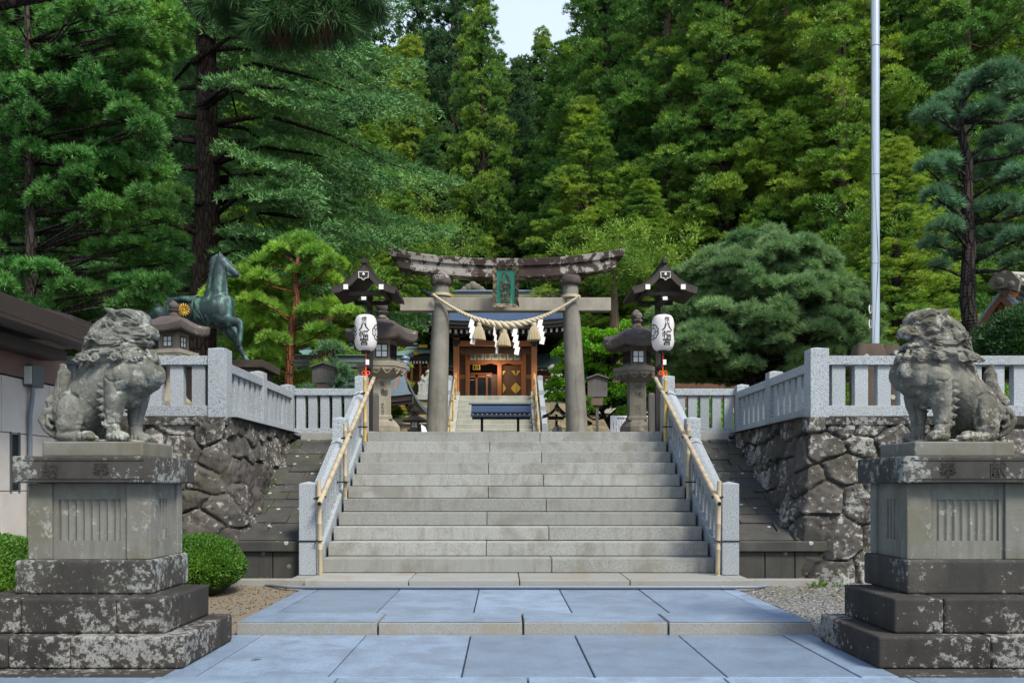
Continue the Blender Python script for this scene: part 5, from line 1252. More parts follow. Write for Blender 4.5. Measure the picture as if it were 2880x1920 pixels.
# small blue roofed shelter in front of the far steps
Y = 21.5; s_ = thing('small_shelter', 'small blue roofed notice shelter on two posts before the far steps', 'shelter', (PX(1150, Y), Y, 1.985))
xa, xb = PX(1083, Y), PX(1219, Y)
for x in (1107, 1190): part(s_, 'post', 'wood_dark', (PX(x - 3, Y), PX(x + 3, Y), Y - .04, Y + .04, 1.985, PZ(950, Y)), bev=.004)
mb = MB()
for sg in (-1, 1):
    n_ = 6; G = []
    for k in range(n_ + 1):
        f = k / n_; G.append((Y + sg * .42 * f, PZ(928, Y) - .30 * f + .0 - .03 * math.sin(math.pi * f)))
    mb.prism(G + [(y, z - .04) for y, z in G[::-1]], 'x', xa, xb)
mb.build('roof', M['roof_blue'], s_, 40); part(s_, 'ridge', 'roof_slate', (PX(1077, Y), PX(1223, Y), Y - .06, Y + .06, PZ(929, Y), PZ(925, Y)), bev=.01)
part(s_, 'eave_beam', 'wood_dark', (xa + .03, xb - .03, Y - .38, Y - .30, PZ(956, Y), PZ(948, Y) - .01), (xa + .03, xb - .03, Y + .30, Y + .38, PZ(956, Y), PZ(948, Y)), bev=0)
for k in range(13): x = xa + .05 + (xb - xa - .1) * k / 12; part(s_, 'rafter_tip', 'white_tip', (x - .012, x + .012, Y - .395, Y - .385, PZ(955, Y), PZ(952.5, Y)), bev=0)
for k in range(13): x = xa + .05 + (xb - xa - .1) * k / 12; mb = MB(); mb.tube([(x, Y - .34, PZ(956, Y)), (x, Y - .34, PZ(960, Y))], .012, 6); mb.build('hanging_peg', M['black'], s_)
part(s_, 'low_board', 'black', (PX(1110, Y), PX(1188, Y), Y - .03, Y + .03, PZ(996, Y), PZ(990, Y)), bev=0)
# white stone fence pieces and red timber fence to the right
def palings(nm, lab, xa, xb, Y, z0, z1, gap, wd, mt_, cat='fence'):
    t_ = thing(nm, lab, cat, ((xa + xb) / 2, Y, z0)); n_ = int((xb - xa) / gap)
    for k in range(min(n_, 90)): x = xa + (k + .5) * (xb - xa) / n_; part(t_, 'paling', mt_, (x - wd / 2, x + wd / 2, Y - .03, Y + .03, z0, z1), bev=0)
    part(t_, 'rail', mt_, (xa, xb, Y - .04, Y - .031, z1 - .12, z1 - .04), bev=0); part(t_, 'rail', mt_, (xa, xb, Y - .04, Y - .031, z0 + .06, z0 + .14), bev=0)
palings('stone_fence', 'short white stone fence at the upper terrace edge behind the right torii column', PX(1237, 27.8), PX(1300, 27.8), 27.8, ZU, PZ(874, 27.8), .17, .07, 'granite')
palings('stone_fence', 'short white stone fence at the upper terrace edge behind the left torii column', PX(960, 27.8), PX(1020, 27.8), 27.8, ZU, PZ(874, 27.8), .17, .07, 'granite')
palings('timber_fence', 'red brown plank fence behind the maple and dome shaped pine', 3.6, 15, 25.6, 2.6, PZ(880, 25.6), .16, .145, 'wood_brown')
# low roofed building beyond the right pine
rb_ = thing('right_roof_building', 'distant low building with pale banded roof behind the right balustrade', 'building', (11.5, 22, 2)); Y = 22
part(rb_, 'roof_ridge', 'roof_band', (PX(2030, Y), 22, Y - .2, Y + .2, PZ(822, Y), PZ(814, Y)), bev=.02); mb = MB(); mb.prism([(Y - 1.6, PZ(838, Y)), (Y, PZ(821, Y)), (Y, PZ(826, Y)), (Y - 1.6, PZ(842, Y))], 'x', PX(2030, Y), 22); mb.build('roof', M['roof_green'], rb_); part(rb_, 'wall', 'wood_brown', (PX(2040, Y), 22, Y - .8, Y, 2, PZ(830, Y)), bev=0)
# gabled building at the right edge
Y = 16.0; e_ = thing('gabled_building', 'slate roofed timber building with carved gable at the right edge', 'building', (PX(2330, Y), Y, 2))
rx, rz = PX(2312, Y), PZ(668, Y)
mb = MB()
L_ = [(rx, rz), (rx - .28, rz - .36), (rx - .6, rz - .82), (rx - .84, rz - 1.22), (rx - 1.0, rz - 1.55)]
mb.prism([(a, b) for a, b in L_] + [(a + .10, b - .02) for a, b in L_[::-1]], 'y', Y - .3, Y + 6); mb.build('roof_slope', M['roof_slate'], e_)
mb = MB(); Rr = [(rx, rz), (rx + .45, rz - .5), (rx + 1.0, rz - 1.0), (rx + 2.4, rz - 1.7)]; mb.prism(Rr + [(a - .02, b - .1) for a, b in Rr[::-1]], 'y', Y - .3, Y + 7); mb.build('roof_slope', M['roof_slate'], e_)
for off, m_ in ((0, 'wood_brown'), (.1, 'wood_red')):
    mb = MB(); mb.prism([(a + .06 + off, b - .03 - off * .6) for a, b in L_] + [(a + .16 + off, b - .05 - off * .6) for a, b in L_[::-1]], 'y', Y - .36 + off, Y - .3 + off); mb.build('bargeboard', M[m_], e_)
    mb = MB(); mb.prism([(a - off * .7, b - .10 - off) for a, b in Rr] + [(a - off * .7, b - .24 - off) for a, b in Rr[::-1]], 'y', Y - .36 + off, Y - .3 + off); mb.build('bargeboard', M[m_], e_)
mb = MB(); mb.prism([(rx + .05, rz - .2), (rx - .8, 2), (rx + 2.2, 2), (rx + 2.0, rz - 1.5)], 'y', Y + .1, Y + 5.8); mb.build('wall', M['wood_brown'], e_)
part(e_, 'ridge', 'roof_band', (rx - .06, rx + .2, Y - .3, Y + 7, rz - .03, rz + .16), bev=.02)
mb = MB(); mb.prism([(rx - .14, rz - .02), (rx - .17, rz + .15), (rx - .1, rz + .22), (rx + .02, rz + .30), (rx + .2, rz + .25), (rx + .34, rz + .06), (rx + .3, rz - .12), (rx + .1, rz - .02)], 'y', Y - .42, Y - .32); mb.ell((rx + .02, Y - .44, rz + .1), (.07, .03, .07)); mb.ell((rx + .2, Y - .44, rz + .02), (.06, .03, .06)); mb.build('ridge_end_tile', M['lantern_stone'], e_, 0, .012)
mb = MB(); mb.tube([(rx - .17, Y - .45, rz + .30), (rx + .0, Y - .3, rz + .27), (rx + .5, Y + .3, rz + .24), (rx + .6, Y + 6, rz + .22)], [.03, .04, .05, .05], 10)
for k in range(5): mb.tube([(rx + .2 + k * .06, Y - .2 + k * .01, rz + .2 - k * .07), (rx + .2 + k * .06, Y + 6.8, rz + .2 - k * .07)], .04, 8)
mb.build('ridge_tiles', M['pale_stone'], e_, 50)
mb = MB(); mb.ell((PX(2318, Y) + .0, Y - .0, PZ(718, Y)), (.09, .05, .07)); mb.ell((PX(2322, Y), Y, PZ(712, Y)), (.05, .05, .09)); mb.build('gable_carving', M['pale_stone'], e_, 60)

e_.location = (rx, Y, 2)
for ch in e_.children:
    ch.data.transform(Matrix.Translation(Vector((PX(2330, 16.0) - rx, 0, 0))))
e_.rotation_euler = (0, 0, R(-46))

gl_ = bpy.data.lights.new('hall_lamp', 'POINT'); gl_.energy = 9; gl_.color = (1, .82, .6); gl_.shadow_soft_size = .25; go_ = bpy.data.objects.new('hall_lamp', gl_); COL.objects.link(go_); go_.location = (gx, YI - .45, qz(852))
# ================================================================ GUARDIAN LIONS
def capsule(mb, pts, rad, n=14, flat=1):
    """closed tapering limb with rounded ends"""
    pts = [Vector(p) for p in pts]; 
    P_, R_ = [], []
    for i in range(len(pts) - 1):
        for k in range(6):
            f = k / 6; P_.append(pts[i].lerp(pts[i + 1], f)); g_ = f * f * (3 - 2 * f); R_.append(rad[i] * (1 - g_) + rad[i + 1] * g_)
    P_.append(pts[-1]); R_.append(rad[-1])
    d0 = (P_[0] - P_[1]).normalized(); d1 = (P_[-1] - P_[-2]).normalized()
    A = [(P_[0] + d0 * R_[0] * math.sin(a), R_[0] * math.cos(a)) for a in (1.45, 1.1, .75, .35)]; B = [(P_[-1] + d1 * R_[-1] * math.sin(a), R_[-1] * math.cos(a)) for a in (.35, .75, 1.1, 1.45)]
    mb.tube([a[0] for a in A] + P_ + [b[0] for b in B], [a[1] for a in A] + R_ + [b[1] for b in B], n)
def lion(cx, cy, z0, sgn, mouth, label, mt, seed):
    """sgn +1 faces +X. u forward, l lateral (towards viewer negative), z up; coordinates read off an enlarged photo"""
    k_ = .000693; yaw = R(-6) * sgn
    def L(xz, yz, l=0.0): 
        u = (xz - 926) * k_; w_ = (1516 - yz) * k_
        u2 = u * math.cos(R(7)) + l * math.sin(R(7)) * 1.0; l2 = l * math.cos(R(7)) - u * math.sin(R(7)) * 1.0
        return Vector((cx + sgn * u2, cy + l2, z0 + w_))
    mb = MB(); C_ = lambda pts, rad, n=16: capsule(mb, [L(*p) for p in pts], rad, n)
    def E(p, r, tilt=0, n=20, m=12):
        mb.ell(L(*p), r, Matrix.Rotation(-sgn * tilt, 3, 'Y'), n, m)
    # trunk
    C_([(560, 1200), (720, 1020), (930, 880), (1130, 800)], [.17, .165, .175, .185], 24)
    E((1200, 820), (.165, .185, .17)); E((1260, 760), (.13, .17, .13)); E((1290, 830), (.12, .15, .13)); E((1120, 980), (.12, .15, .13))
    C_([(620, 1130), (640, 900), (760, 720), (880, 560)], [.10, .09, .10, .11])         # back line up to the mane
    # haunches
    for l in (-.135, .135):
        E((600, 1210, l), (.10, .062, .165), .12); E((640, 1160, l * .95), (.085, .06, .12), .0)
        C_([(560, 1330, l), (520, 1430, l), (640, 1455, l), (820, 1462, l)], [.07, .045, .04, .038])
        for q in (-1, 0, 1): C_([(800, 1458, l + q * .025), (868, 1468, l + q * .03)], [.026, .02], 10)
        E((790, 1440, l), (.055, .048, .035))
    # fore legs
    for l, du in ((-.12, -18), (.125, 26)):
        C_([(1130 + du, 880, l), (1105 + du, 1060, l), (1085 + du, 1220, l), (1080 + du, 1340, l), (1095 + du, 1420, l)], [.095, .078, .062, .05, .05])
        E((1130 + du, 1452, l), (.085, .058, .042)); 
        for q in (-1, 0, 1): C_([(1150 + du, 1455, l + q * .030), (1205 + du, 1478, l + q * .034)], [.026, .021], 10)
        # flame tufts behind the elbow
        for j, (tx_, ty_) in enumerate(((905, 925), (925, 1005), (928, 1085), (930, 1165), (955, 1240), (985, 1310))):
            C_([(1040 + du, ty_ + 25, l * 1.12), (980 + du + j * 4, ty_ + 5, l * 1.28), (tx_ + du, ty_ - 5, l * 1.3)], [.036, .026, .007], 8)
    # neck, mane
    E((1010, 640), (.185, .19, .17)); E((1060, 480), (.17, .165, .16)); E((900, 560), (.11, .15, .14), -.4)
    C_([(1000, 280), (880, 400), (800, 530), (720, 620)], [.10, .12, .115, .085])
    E((1150, 640), (.15, .165, .10))
    mcurl = [(700, 635, .05), (700, 640, -.12), (812, 640, -.165), (940, 655, -.185), (1160, 645, -.185), (1325, 650, -.12), (850, 415, -.135), (935, 432, -.150), (1400, 640, 0), (1325, 650, .12), (1160, 645, .185), (940, 655, .185), (812, 640, .165), (850, 415, .135), (935, 432, .15), (700, 640, .12)]
    for (x, y, l) in mcurl:
        E((x, y, l), (.045, .036, .045)); 
        sg = 1 if l >= 0 else -1
        pts = []
        for e in range(11):
            a = 2.6 - e * .55; r = .010 + .0034 * e; v = L(x, y, l + sg * .03); pts.append(v + Vector((sgn * r * math.cos(a), 0, r * math.sin(a))))
        mb.tube(pts, [.008 + .0006 * e for e in range(11)], 8)
    # flowing locks
    for (pp, l) in (([(1180, 500), (1080, 520), (980, 505), (900, 470)], -.15), ([(1210, 560), (1060, 590), (930, 590), (830, 600)], -.175), ([(1250, 590), (1130, 610), (1010, 610), (960, 640)], -.185), ([(1160, 460), (1010, 470), (930, 440)], -.14), ([(1020, 330), (930, 380), (850, 440)], -.12), ([(960, 300), (870, 400), (760, 560), (700, 630)], -.10), ([(1000, 250), (900, 350), (810, 480)], -.07), ([(1330, 560), (1260, 600), (1330, 640)], -.10), ([(1380, 560), (1400, 620), (1420, 700)], -.04)):
        for sd in (1, -1):
            C_([(x, y, sd * (l - .012)) for x, y in pp], [.012] + [.022] * (len(pp) - 2) + [.016], 10)
    # chest lobes
    for (x, y, l) in ((1380, 800, -.06), (1380, 800, .06), (1300, 860, -.11), (1300, 860, .11), (1180, 850, -.155), (1180, 850, .155)): E((x, y, l), (.075, .062, .085))
    # head
    E((1150, 280), (.125, .118, .115)); E((1220, 250), (.105, .11, .085)); E((1130, 190), (.10, .10, .055))
    mo = 34 if mouth else 0
    E((1310, 345), (.085, .085, .05), -.12); E((1370, 370), (.045, .065, .042)); E((1240, 400), (.10, .095, .045))   # upper jaw
    for l in (-.045, .045): E((1395, 385, l), (.028, .03, .028)); E((1350, 340, l), (.03, .022, .022))           # nostrils
    C_([(1400, 350, -.03), (1410, 352, .03)], [.022, .022])
    for l in (-.075, .075):
        C_([(1400, 420, l * .7), (1330, 415, l), (1230, 425, l * 1.25), (1130, 415, l * 1.45)], [.016, .02, .018, .018], 10)      # lip
        C_([(1095, 175, l * 1.25), (1160, 180, l * 1.3), (1240, 205, l * 1.15), (1290, 250, l * .7)], [.022, .03, .028, .02], 12)   # brow
        C_([(1130, 235, l * 1.45), (1200, 232, l * 1.42), (1265, 262, l * 1.15)], [.009, .011, .009], 8)      # upper lid
        C_([(1150, 318, l * 1.45), (1210, 322, l * 1.38), (1260, 305, l * 1.1)], [.009, .01, .008], 8)      # lower lid
        E((1200, 278, l * 1.32), (.036, .022, .026))                                                 # eyeball
        E((1075, 330, l * 1.5), (.05, .03, .04)); C_([(1100, 340, l * 1.55), (1040, 290, l * 1.75), (975, 305, l * 1.8), (960, 350, l * 1.75)], [.02, .024, .026, .02], 10)  # cheek curl / ear
        C_([(1060, 200, l * .9), (1000, 165, l * 1.05), (940, 122, l * 1.15)], [.045, .03, .006], 10)                   # pointed ear
        E((1150, 400, l * 1.2), (.06, .04, .06))
    E((1250, 480 + mo), (.095, .082, .036), .10 if mouth else 0); E((1330, 480 + mo * 1.5), (.045, .06, .03)); E((1180, 470), (.10, .10, .06))  # lower jaw
    C_([(1360, 470 + mo * 1.5, -.05), (1385, 475 + mo * 1.6, 0), (1360, 470 + mo * 1.5, .05)], [.017, .02, .017], 10)
    if not mouth:
        for l in (-.06, -.03, 0, .03, .06): E((1355 - abs(l) * 400, 442, l), (.014, .014, .018), 0, 8, 6)
    else:
        for l in (-.055, .055): E((1300, 445, l), (.01, .01, .02), 0, 8, 6)
    # tail: flame standing behind with curled base
    C_([(400, 1350), (330, 1200), (370, 1050), (400, 900), (405, 780), (395, 700)], [.075, .085, .07, .055, .045, .022], 16)
    C_([(330, 1180, -.03), (300, 1080, -.05), (330, 980, -.03)], [.05, .035, .01], 10); C_([(440, 1120, -.02), (470, 980, -.03), (460, 900, -.02)], [.05, .04, .012], 10); C_([(440, 1120, .04), (470, 1000, .05), (440, 920, .04)], [.05, .04, .012], 10)
    C_([(420, 1180, -.07), (300, 1190, -.09), (250, 1270, -.09), (290, 1370, -.08), (380, 1440, -.07)], [.03, .034, .034, .03, .026], 12)
    C_([(400, 1260, -.10), (340, 1260, -.105), (320, 1320, -.10), (370, 1350, -.10)], [.02, .026, .026, .02], 10)
    C_([(470, 1470), (380, 1380), (300, 1280)], [.05, .07, .06])
    # low rock skin joining the paws
    E((760, 1500), (.30, .15, .022)); E((1000, 1500), (.20, .15, .018))
    off = (cx, cy, z0)
    my = mo * 1.0
    G = [([(1120, 228), (1200, 222), (1292, 272)], .009, .006, 1), ([(1135, 312), (1205, 328), (1275, 312)], .008, .006, 1), ([(1165, 262), (1200, 255), (1235, 275), (1205, 300), (1165, 290), (1165, 262)], .005, .004, 1),
         ([(1078, 372), (1130, 402), (1200, 400), (1262, 420), (1345, 432), (1402, 425)], .018 + (.012 if mouth else 0), .009 + (.005 if mouth else 0), 1), ([(1095, 420), (1170, 460), (1230, 492 + my), (1350, 510 + my)], .010, .008, 1),
         ([(1318, 345), (1332, 342)], .016, .012, 1), ([(1280, 350), (1300, 310), (1345, 300), (1390, 330)], .006, .006, 1), ([(1085, 200), (1180, 165), (1275, 232), (1300, 262)], .006, .006, 1),
         ([(1050, 280), (1092, 340), (1062, 392)], .010, .008, 1), ([(958, 352), (948, 300), (1010, 282), (1062, 332)], .010, .007, 1), ([(985, 345), (1010, 310), (1045, 340)], .010, .008, 1), ([(975, 165), (1000, 190), (1030, 210)], .010, .008, 1),
         ([(885, 480), (940, 535), (1090, 535), (1222, 478)], .011, .008, 1), ([(745, 610), (790, 545), (880, 505)], .011, .008, 1), ([(880, 630), (930, 565), (1100, 562), (1225, 585)], .011, .008, 1), ([(1095, 625), (1175, 572), (1275, 572)], .010, .008, 1),
         ([(965, 505), (1080, 500), (1190, 510)], .006, .006, 1), ([(950, 600), (1040, 590), (1160, 600)], .006, .006, 1), ([(960, 240), (865, 330), (820, 410)], .009, .008, 0), ([(930, 370), (880, 450), (780, 520)], .009, .008, 0), ([(760, 470), (690, 560), (668, 640)], .009, .008, 0), ([(700, 520), (650, 620)], .008, .007, 0), ([(850, 350), (780, 450), (720, 520)], .007, .007, 0),
         ([(660, 690), (760, 705), (880, 715), (1000, 720), (1100, 700), (1220, 705), (1340, 715)], .012, .012, 1),
         ([(470, 1410), (440, 1230), (500, 1070), (610, 1000), (705, 1050), (735, 1190), (705, 1340)], .014, .012, 1), ([(1010, 900), (1000, 1090), (985, 1290)], .010, .010, 1), ([(1245, 960), (1185, 1140), (1150, 1290)], .010, .010, 1), ([(990, 1318), (1060, 1335), (1150, 1325)], .007, .008, 1),
         ([(1130, 920), (1160, 1000), (1250, 985), (1370, 960)], .012, .012, 1), ([(330, 1120), (430, 1000), (600, 770)], .009, .008, 0), ([(1040, 860), (1100, 905), (1200, 900)], .008, .009, 1),
         ([(395, 1080), (400, 900), (392, 760)], .008, .006, 0), ([(350, 1150), (340, 1260), (400, 1380)], .010, .008, 0), ([(300, 1230), (300, 1330), (370, 1420)], .008, .007, 0), ([(440, 1120), (460, 1000)], .008, .006, 0)]
    for x in (1075, 1118, 1160): G.append(([(x, 1425), (x + 6, 1495)], .009, .006, 1))
    for x in (690, 750, 810): G.append(([(x, 1430), (x + 4, 1490)], .007, .006, 1))
    for (x, y, l_) in mcurl[1:9]:
        for rr_, dp in ((58, .008), (34, .008)): G.append(([(x + rr_ * math.cos(a * .6), y + rr_ * math.sin(a * .6)) for a in range(1, 10)], dp, .005, 1))
    def post(V):
        P3 = V.astype(float); z = P3[:, 2]
        d_ = fbm(P3, 9, 4, seed) * .0042 + fbm(P3, 45, 2, seed + 5) * .0018
        uu = P3[:, 0] * sgn; ll = P3[:, 1]; c7, s7 = math.cos(R(7)), math.sin(R(7))
        u = uu * c7 - ll * s7; lat = uu * s7 + ll * c7
        cu = u; cw = z
        sidef = np.clip((np.abs(lat) - .035) / .03, 0, 1)
        for pts, dp, wd, sd in G:
            best = np.full(len(u), 1e9); Q = [((x - 926) * k_, (1516 - y) * k_) for x, y in pts]
            for (ax, az), (bx, bz) in zip(Q[:-1], Q[1:]):
                ex, ez = bx - ax, bz - az; t_ = np.clip(((cu - ax) * ex + (cw - az) * ez) / (ex * ex + ez * ez), 0, 1); best = np.minimum(best, (cu - ax - ex * t_) ** 2 + (cw - az - ez * t_) ** 2)
            d_ -= dp * np.exp(-best / wd ** 2) * (sidef if sd else 1)
        # ribbed mane behind the head, chest strands
        m_ = np.clip((z - .62) / .06, 0, 1) * np.clip((.0 - u) / .05, 0, 1) * np.clip((u + .2) / .06, 0, 1)
        d_ += m_ * .0022 * np.sin((z * .8 - u * 1.0) * 260)
        return d_
    me = remeshed(mb, 'guardian_lion', .0046, 1, None, post, off)
    V = np.empty(len(me.vertices) * 3, np.float32); me.vertices.foreach_get('co', V); V = V.reshape(-1, 3); V[:, 2] = np.maximum(V[:, 2], -.002); me.vertices.foreach_set('co', V.ravel())
    o = link('guardian_lion', me, M[mt]); o.location = off
    return tag(o, label, 'lion statue')
lion(-2.862, 6.375, 1.49, 1, False, 'seated grey stone guardian lion with closed mouth on the left pedestal, facing the path', 'lion_stone', 4)
lion(mir(-2.862), 6.375, 1.49, -1, True, 'seated brownish stone guardian lion with open mouth on the right pedestal, facing the path', 'lion_stone_brown', 9)
# little white lions on the upper terrace
def small_lion(x, y0, y1, Y, sgn, label):
    X = PX(x, Y); z0 = PZ(y1, Y); h_ = PZ(y0, Y) - z0; s = h_ / .62
    mb = MB(); Q = lambda u, l, z: Vector((X + sgn * u * s, Y + l * s, z0 + z * s))
    capsule(mb, [Q(-.15, 0, .12), Q(-.02, 0, .26), Q(.06, 0, .4)], [.13 * s, .12 * s, .12 * s]); mb.ell(Q(.08, 0, .5), (.12 * s, .11 * s, .11 * s)); mb.ell(Q(.19, 0, .47), (.07 * s, .07 * s, .05 * s)); mb.ell(Q(.0, 0, .47), (.13 * s, .13 * s, .12 * s))
    for l in (-.08, .08): capsule(mb, [Q(.09, l, .3), Q(.1, l, .03), Q(.15, l, .02)], [.05 * s, .035 * s, .035 * s]); capsule(mb, [Q(-.14, l, .12), Q(-.16, l, .03), Q(-.02, l, .02)], [.08 * s, .04 * s, .035 * s]); capsule(mb, [Q(.06, l * .8, .57), Q(.03, l, .62)], [.03 * s, .012 * s])
    capsule(mb, [Q(-.24, 0, .08), Q(-.28, 0, .25), Q(-.22, 0, .38)], [.06 * s, .07 * s, .02 * s])
    for k in range(22): a = k * 2.4; mb.ell(Q(-.02 + .1 * math.cos(a), .12 * math.sin(a), .36 + .2 * ((k * .37) % 1)), (.035 * s,) * 3, None, 8, 6)
    me = remeshed(mb, 'small_lion', .018, 1, None, None, (X, Y, z0)); o = link('small_lion', me, M['pale_stone']); o.location = (X, Y, z0); tag(o, label, 'lion statue')
    t_ = thing('lion_plinth', label.replace('lion', 'block under the lion', 1).replace('small white stone', 'pale stone'), 'plinth', (X, Y, ZU)); part(t_, 'block', 'pale_stone', (X - .3, X + .3, Y - .25, Y + .25, ZU, z0), bev=.01)
small_lion(1273, 836, 873, 28.7, -1, 'small white stone lion above the terrace, beside the maple and right torii column')
small_lion(984, 847, 880, 28.7, 1, 'small white stone lion above the terrace, left of the left torii column')

# ================================================================ BRONZE HORSE
HY = 15.0; hk = 1.476e-3; h0 = P(567.6, 834.3, HY)
def H(x, y, l=0): return Vector((h0.x + (x - 1300) * hk, HY + l, h0.z + (1410 - y) * hk))
hs = thing('bronze_horse', 'dark green bronze statue of a prancing horse with raised foreleg behind the balustrade', 'horse statue', (h0.x - .8, HY, h0.z))
mb = MB(); C_ = lambda pts, rad, n=18: capsule(mb, [H(*p) for p in pts], [r * hk for r in rad], n)
C_([(310, 810), (520, 830), (760, 830), (960, 800)], [165, 175, 185, 190], 24); C_([(300, 790), (340, 830)], [150, 165], 20)
C_([(1010, 830), (1020, 720)], [150, 130], 20); 
for l in (-.09, .09): C_([(1030, 850, l), (1000, 760, l)], [110, 105]); C_([(1060, 860, l * .8), (1050, 780, l * .8)], [85, 90])
C_([(900, 720), (950, 600), (975, 480), (975, 380), (990, 270)], [135, 108, 92, 84, 80], 22); C_([(1000, 700), (1020, 560), (1000, 420)], [90, 62, 56], 16)
C_([(1010, 240), (1080, 300), (1150, 350), (1175, 375)], [80, 64, 46, 38], 18); C_([(1010, 330), (1060, 360), (1130, 388), (1170, 400)], [56, 42, 30, 22], 14)
for l in (-.045, .045):
    C_([(985, 200, l), (990, 150, l * 1.15), (994, 108, l * 1.2)], [22, 20, 4], 10); C_([(1035, 243, l * 1.7), (1040, 244, l * 1.75)], [16, 14], 10); C_([(1005, 225, l * 1.6), (1060, 235, l * 1.5)], [10, 12], 8); C_([(1158, 340, l * .8), (1160, 345, l * .85)], [14, 12], 8)
# forelegs
C_([(1010, 900, -.10), (1100, 935, -.13), (1235, 948, -.13), (1250, 1020, -.13), (1245, 1120, -.13), (1235, 1160, -.13), (1225, 1215, -.13)], [105, 72, 46, 36, 28, 36, 32])
C_([(1010, 930, .10), (1100, 1040, .12), (1165, 1150, .12), (1185, 1210, .12), (1240, 1310, .12), (1275, 1360, .12), (1305, 1395, .12)], [105, 78, 50, 38, 27, 32, 30])
# hind legs and tail
for l, dx in ((-.15, 0), (.15, 60)): C_([(300 + dx, 880, l), (250 + dx, 1020, l), (170 + dx, 1120, l), (200 + dx, 1230, l), (230 + dx, 1340, l), (270 + dx, 1390, l)], [140, 105, 52, 36, 30, 36])
C_([(200, 700), (120, 690), (40, 650), (-60, 680), (-140, 820), (-150, 960)], [60, 50, 62, 62, 50, 12], 14)
def hp(V):
    P3 = V.astype(float); return fbm(P3, 6, 3, 3) * .006
me = remeshed(mb, 'body', .016, 3, None, hp, root_offset(hs)); link('body', me, M['bronze'], hs)
mb = MB(); n = 22
for k in range(n):
    f = k / (n - 1); x = 962 - 150 * f + (-30 if 0 < f < .6 else 0) * math.sin(f * math.pi); y = 185 + 450 * f; 
    bx = 940 - 85 * f * f; by = y
    for l in (-.02, .03): capsule(mb, [H(bx + 20, by - 10, l), H(bx - 25, by + 12, l * 2.5), H(bx - 62 - 8 * (k % 3), by + 48, l * 3.2)], [.045, .034, .008], 7)
mb.ell(H(985, 190), (.09, .07, .05)); capsule(mb, [H(1000, 175), H(1060, 215), H(1085, 250)], [.04, .03, .01], 8)
me = remeshed(mb, 'mane', .012, 1, None, None, root_offset(hs)); link('mane', me, M['bronze'], hs)
mb = MB(); G = []
for k in range(9):
    f = k / 8; a = math.pi * (1.12 - f * 1.24); G.append([(H(540 + 25 * i, 0).x, HY - .31 * math.cos(a) * -1, H(0, 838).z + .305 * math.sin(a) * 1.03 + .02 * math.sin(i * 1.9) * (abs(f - .5) > .3)) for i in range(9)])
mb.grid(G)
def frill(yy, l): 
    mb.tube([(H(530 + 12 * i, 0).x, HY + l, H(0, 700 + (14 if i % 2 else -8) + 1.2 * i).z) for i in range(16)], .028, 8)
frill(0, -.29); o = mb.build('saddle', M['bronze'], hs, 60); q = o.modifiers.new('s', 'SOLIDIFY'); q.thickness = .02
mb = MB(); ys_ = -.335
for l0 in (-1,):
    mb.tube([H(730, 650, -.12), H(755, 720, -.285), H(790, 800, -.30), H(850, 930, -.27), H(870, 1000, -.15)], .010, 6); mb.tube([H(720, 640, -.1), H(690, 740, -.29), H(760, 860, -.31), H(860, 960, -.24)], .008, 6)
mb.build('girth_strap', M['bronze'], hs)
mb = MB(); cc = H(642, 835, -.33)
for k in range(16):
    a = k * math.pi / 8; mb.tube([cc + Vector((.025 * math.cos(a), 0, .025 * math.sin(a))), cc + Vector((.08 * math.cos(a), -.01, .08 * math.sin(a))), cc + Vector((.112 * math.cos(a), 0, .112 * math.sin(a)))], [.008, .017, .010], 8)
mb.ell(cc, (.03, .015, .03)); mb.build('gold_crest', M['gold'], hs, 60)
hb = thing('horse_plinth', 'grey stone plinth under the bronze horse, behind the left balustrade', 'plinth', (h0.x - .9, HY, 2))
part(hb, 'top_slab', 'brown_rock', (h0.x - 2.1, h0.x + .42, HY - .55, HY + .55, h0.z - .14, h0.z - .012), bev=.01); part(hb, 'body', 'brown_rock', (h0.x - 2.0, h0.x + .32, HY - .45, HY + .45, 1.985, h0.z - .14), bev=.01)
# ================================================================ VEGETATION
class Leaves:
    def __init__(s, seed): s.r = np.random.RandomState(seed); s.P = []; s.D = []; s.L = []; s.W = []; s.T = []; s.U = []
    def add(s, P_, D_, L_, W_, T_):
        n = len(P_); s.P.append(P_); s.D.append(D_); s.L.append(np.broadcast_to(L_, n)); s.W.append(np.broadcast_to(W_, n)); s.T.append(np.broadcast_to(T_, n))
    def rand_dir(s, n):
        v = s.r.normal(size=(n, 3)); return v / np.linalg.norm(v, axis=1)[:, None]
    def mesh(s, name, kite=False, up=0.0):
        P_ = np.concatenate(s.P); D_ = np.concatenate(s.D); L_ = np.concatenate(s.L)[:, None]; W_ = np.concatenate(s.W)[:, None]; T_ = np.concatenate(s.T); n = len(P_)
        D_ = D_ / (np.linalg.norm(D_, axis=1)[:, None] + 1e-9)
        rv = s.r.normal(size=(n, 3)); rv[:, 2] *= (1 - up); S_ = np.cross(D_, rv); S_ /= np.linalg.norm(S_, axis=1)[:, None] + 1e-9
        if kite:
            V = np.stack([P_, P_ + D_ * L_ * .5 + S_ * W_ * .5, P_ + D_ * L_, P_ + D_ * L_ * .5 - S_ * W_ * .5], 1).reshape(-1, 3); F = np.arange(n * 4).reshape(n, 4); return rawmesh(name, V, None, F, np.repeat(T_, 4))
        V = np.stack([P_ - S_ * W_ * .5, P_ + S_ * W_ * .5, P_ + D_ * L_], 1).reshape(-1, 3); F = np.arange(n * 3).reshape(n, 3); return rawmesh(name, V, F, None, np.repeat(T_, 3))
UPV = np.array([0, 0, 1.])
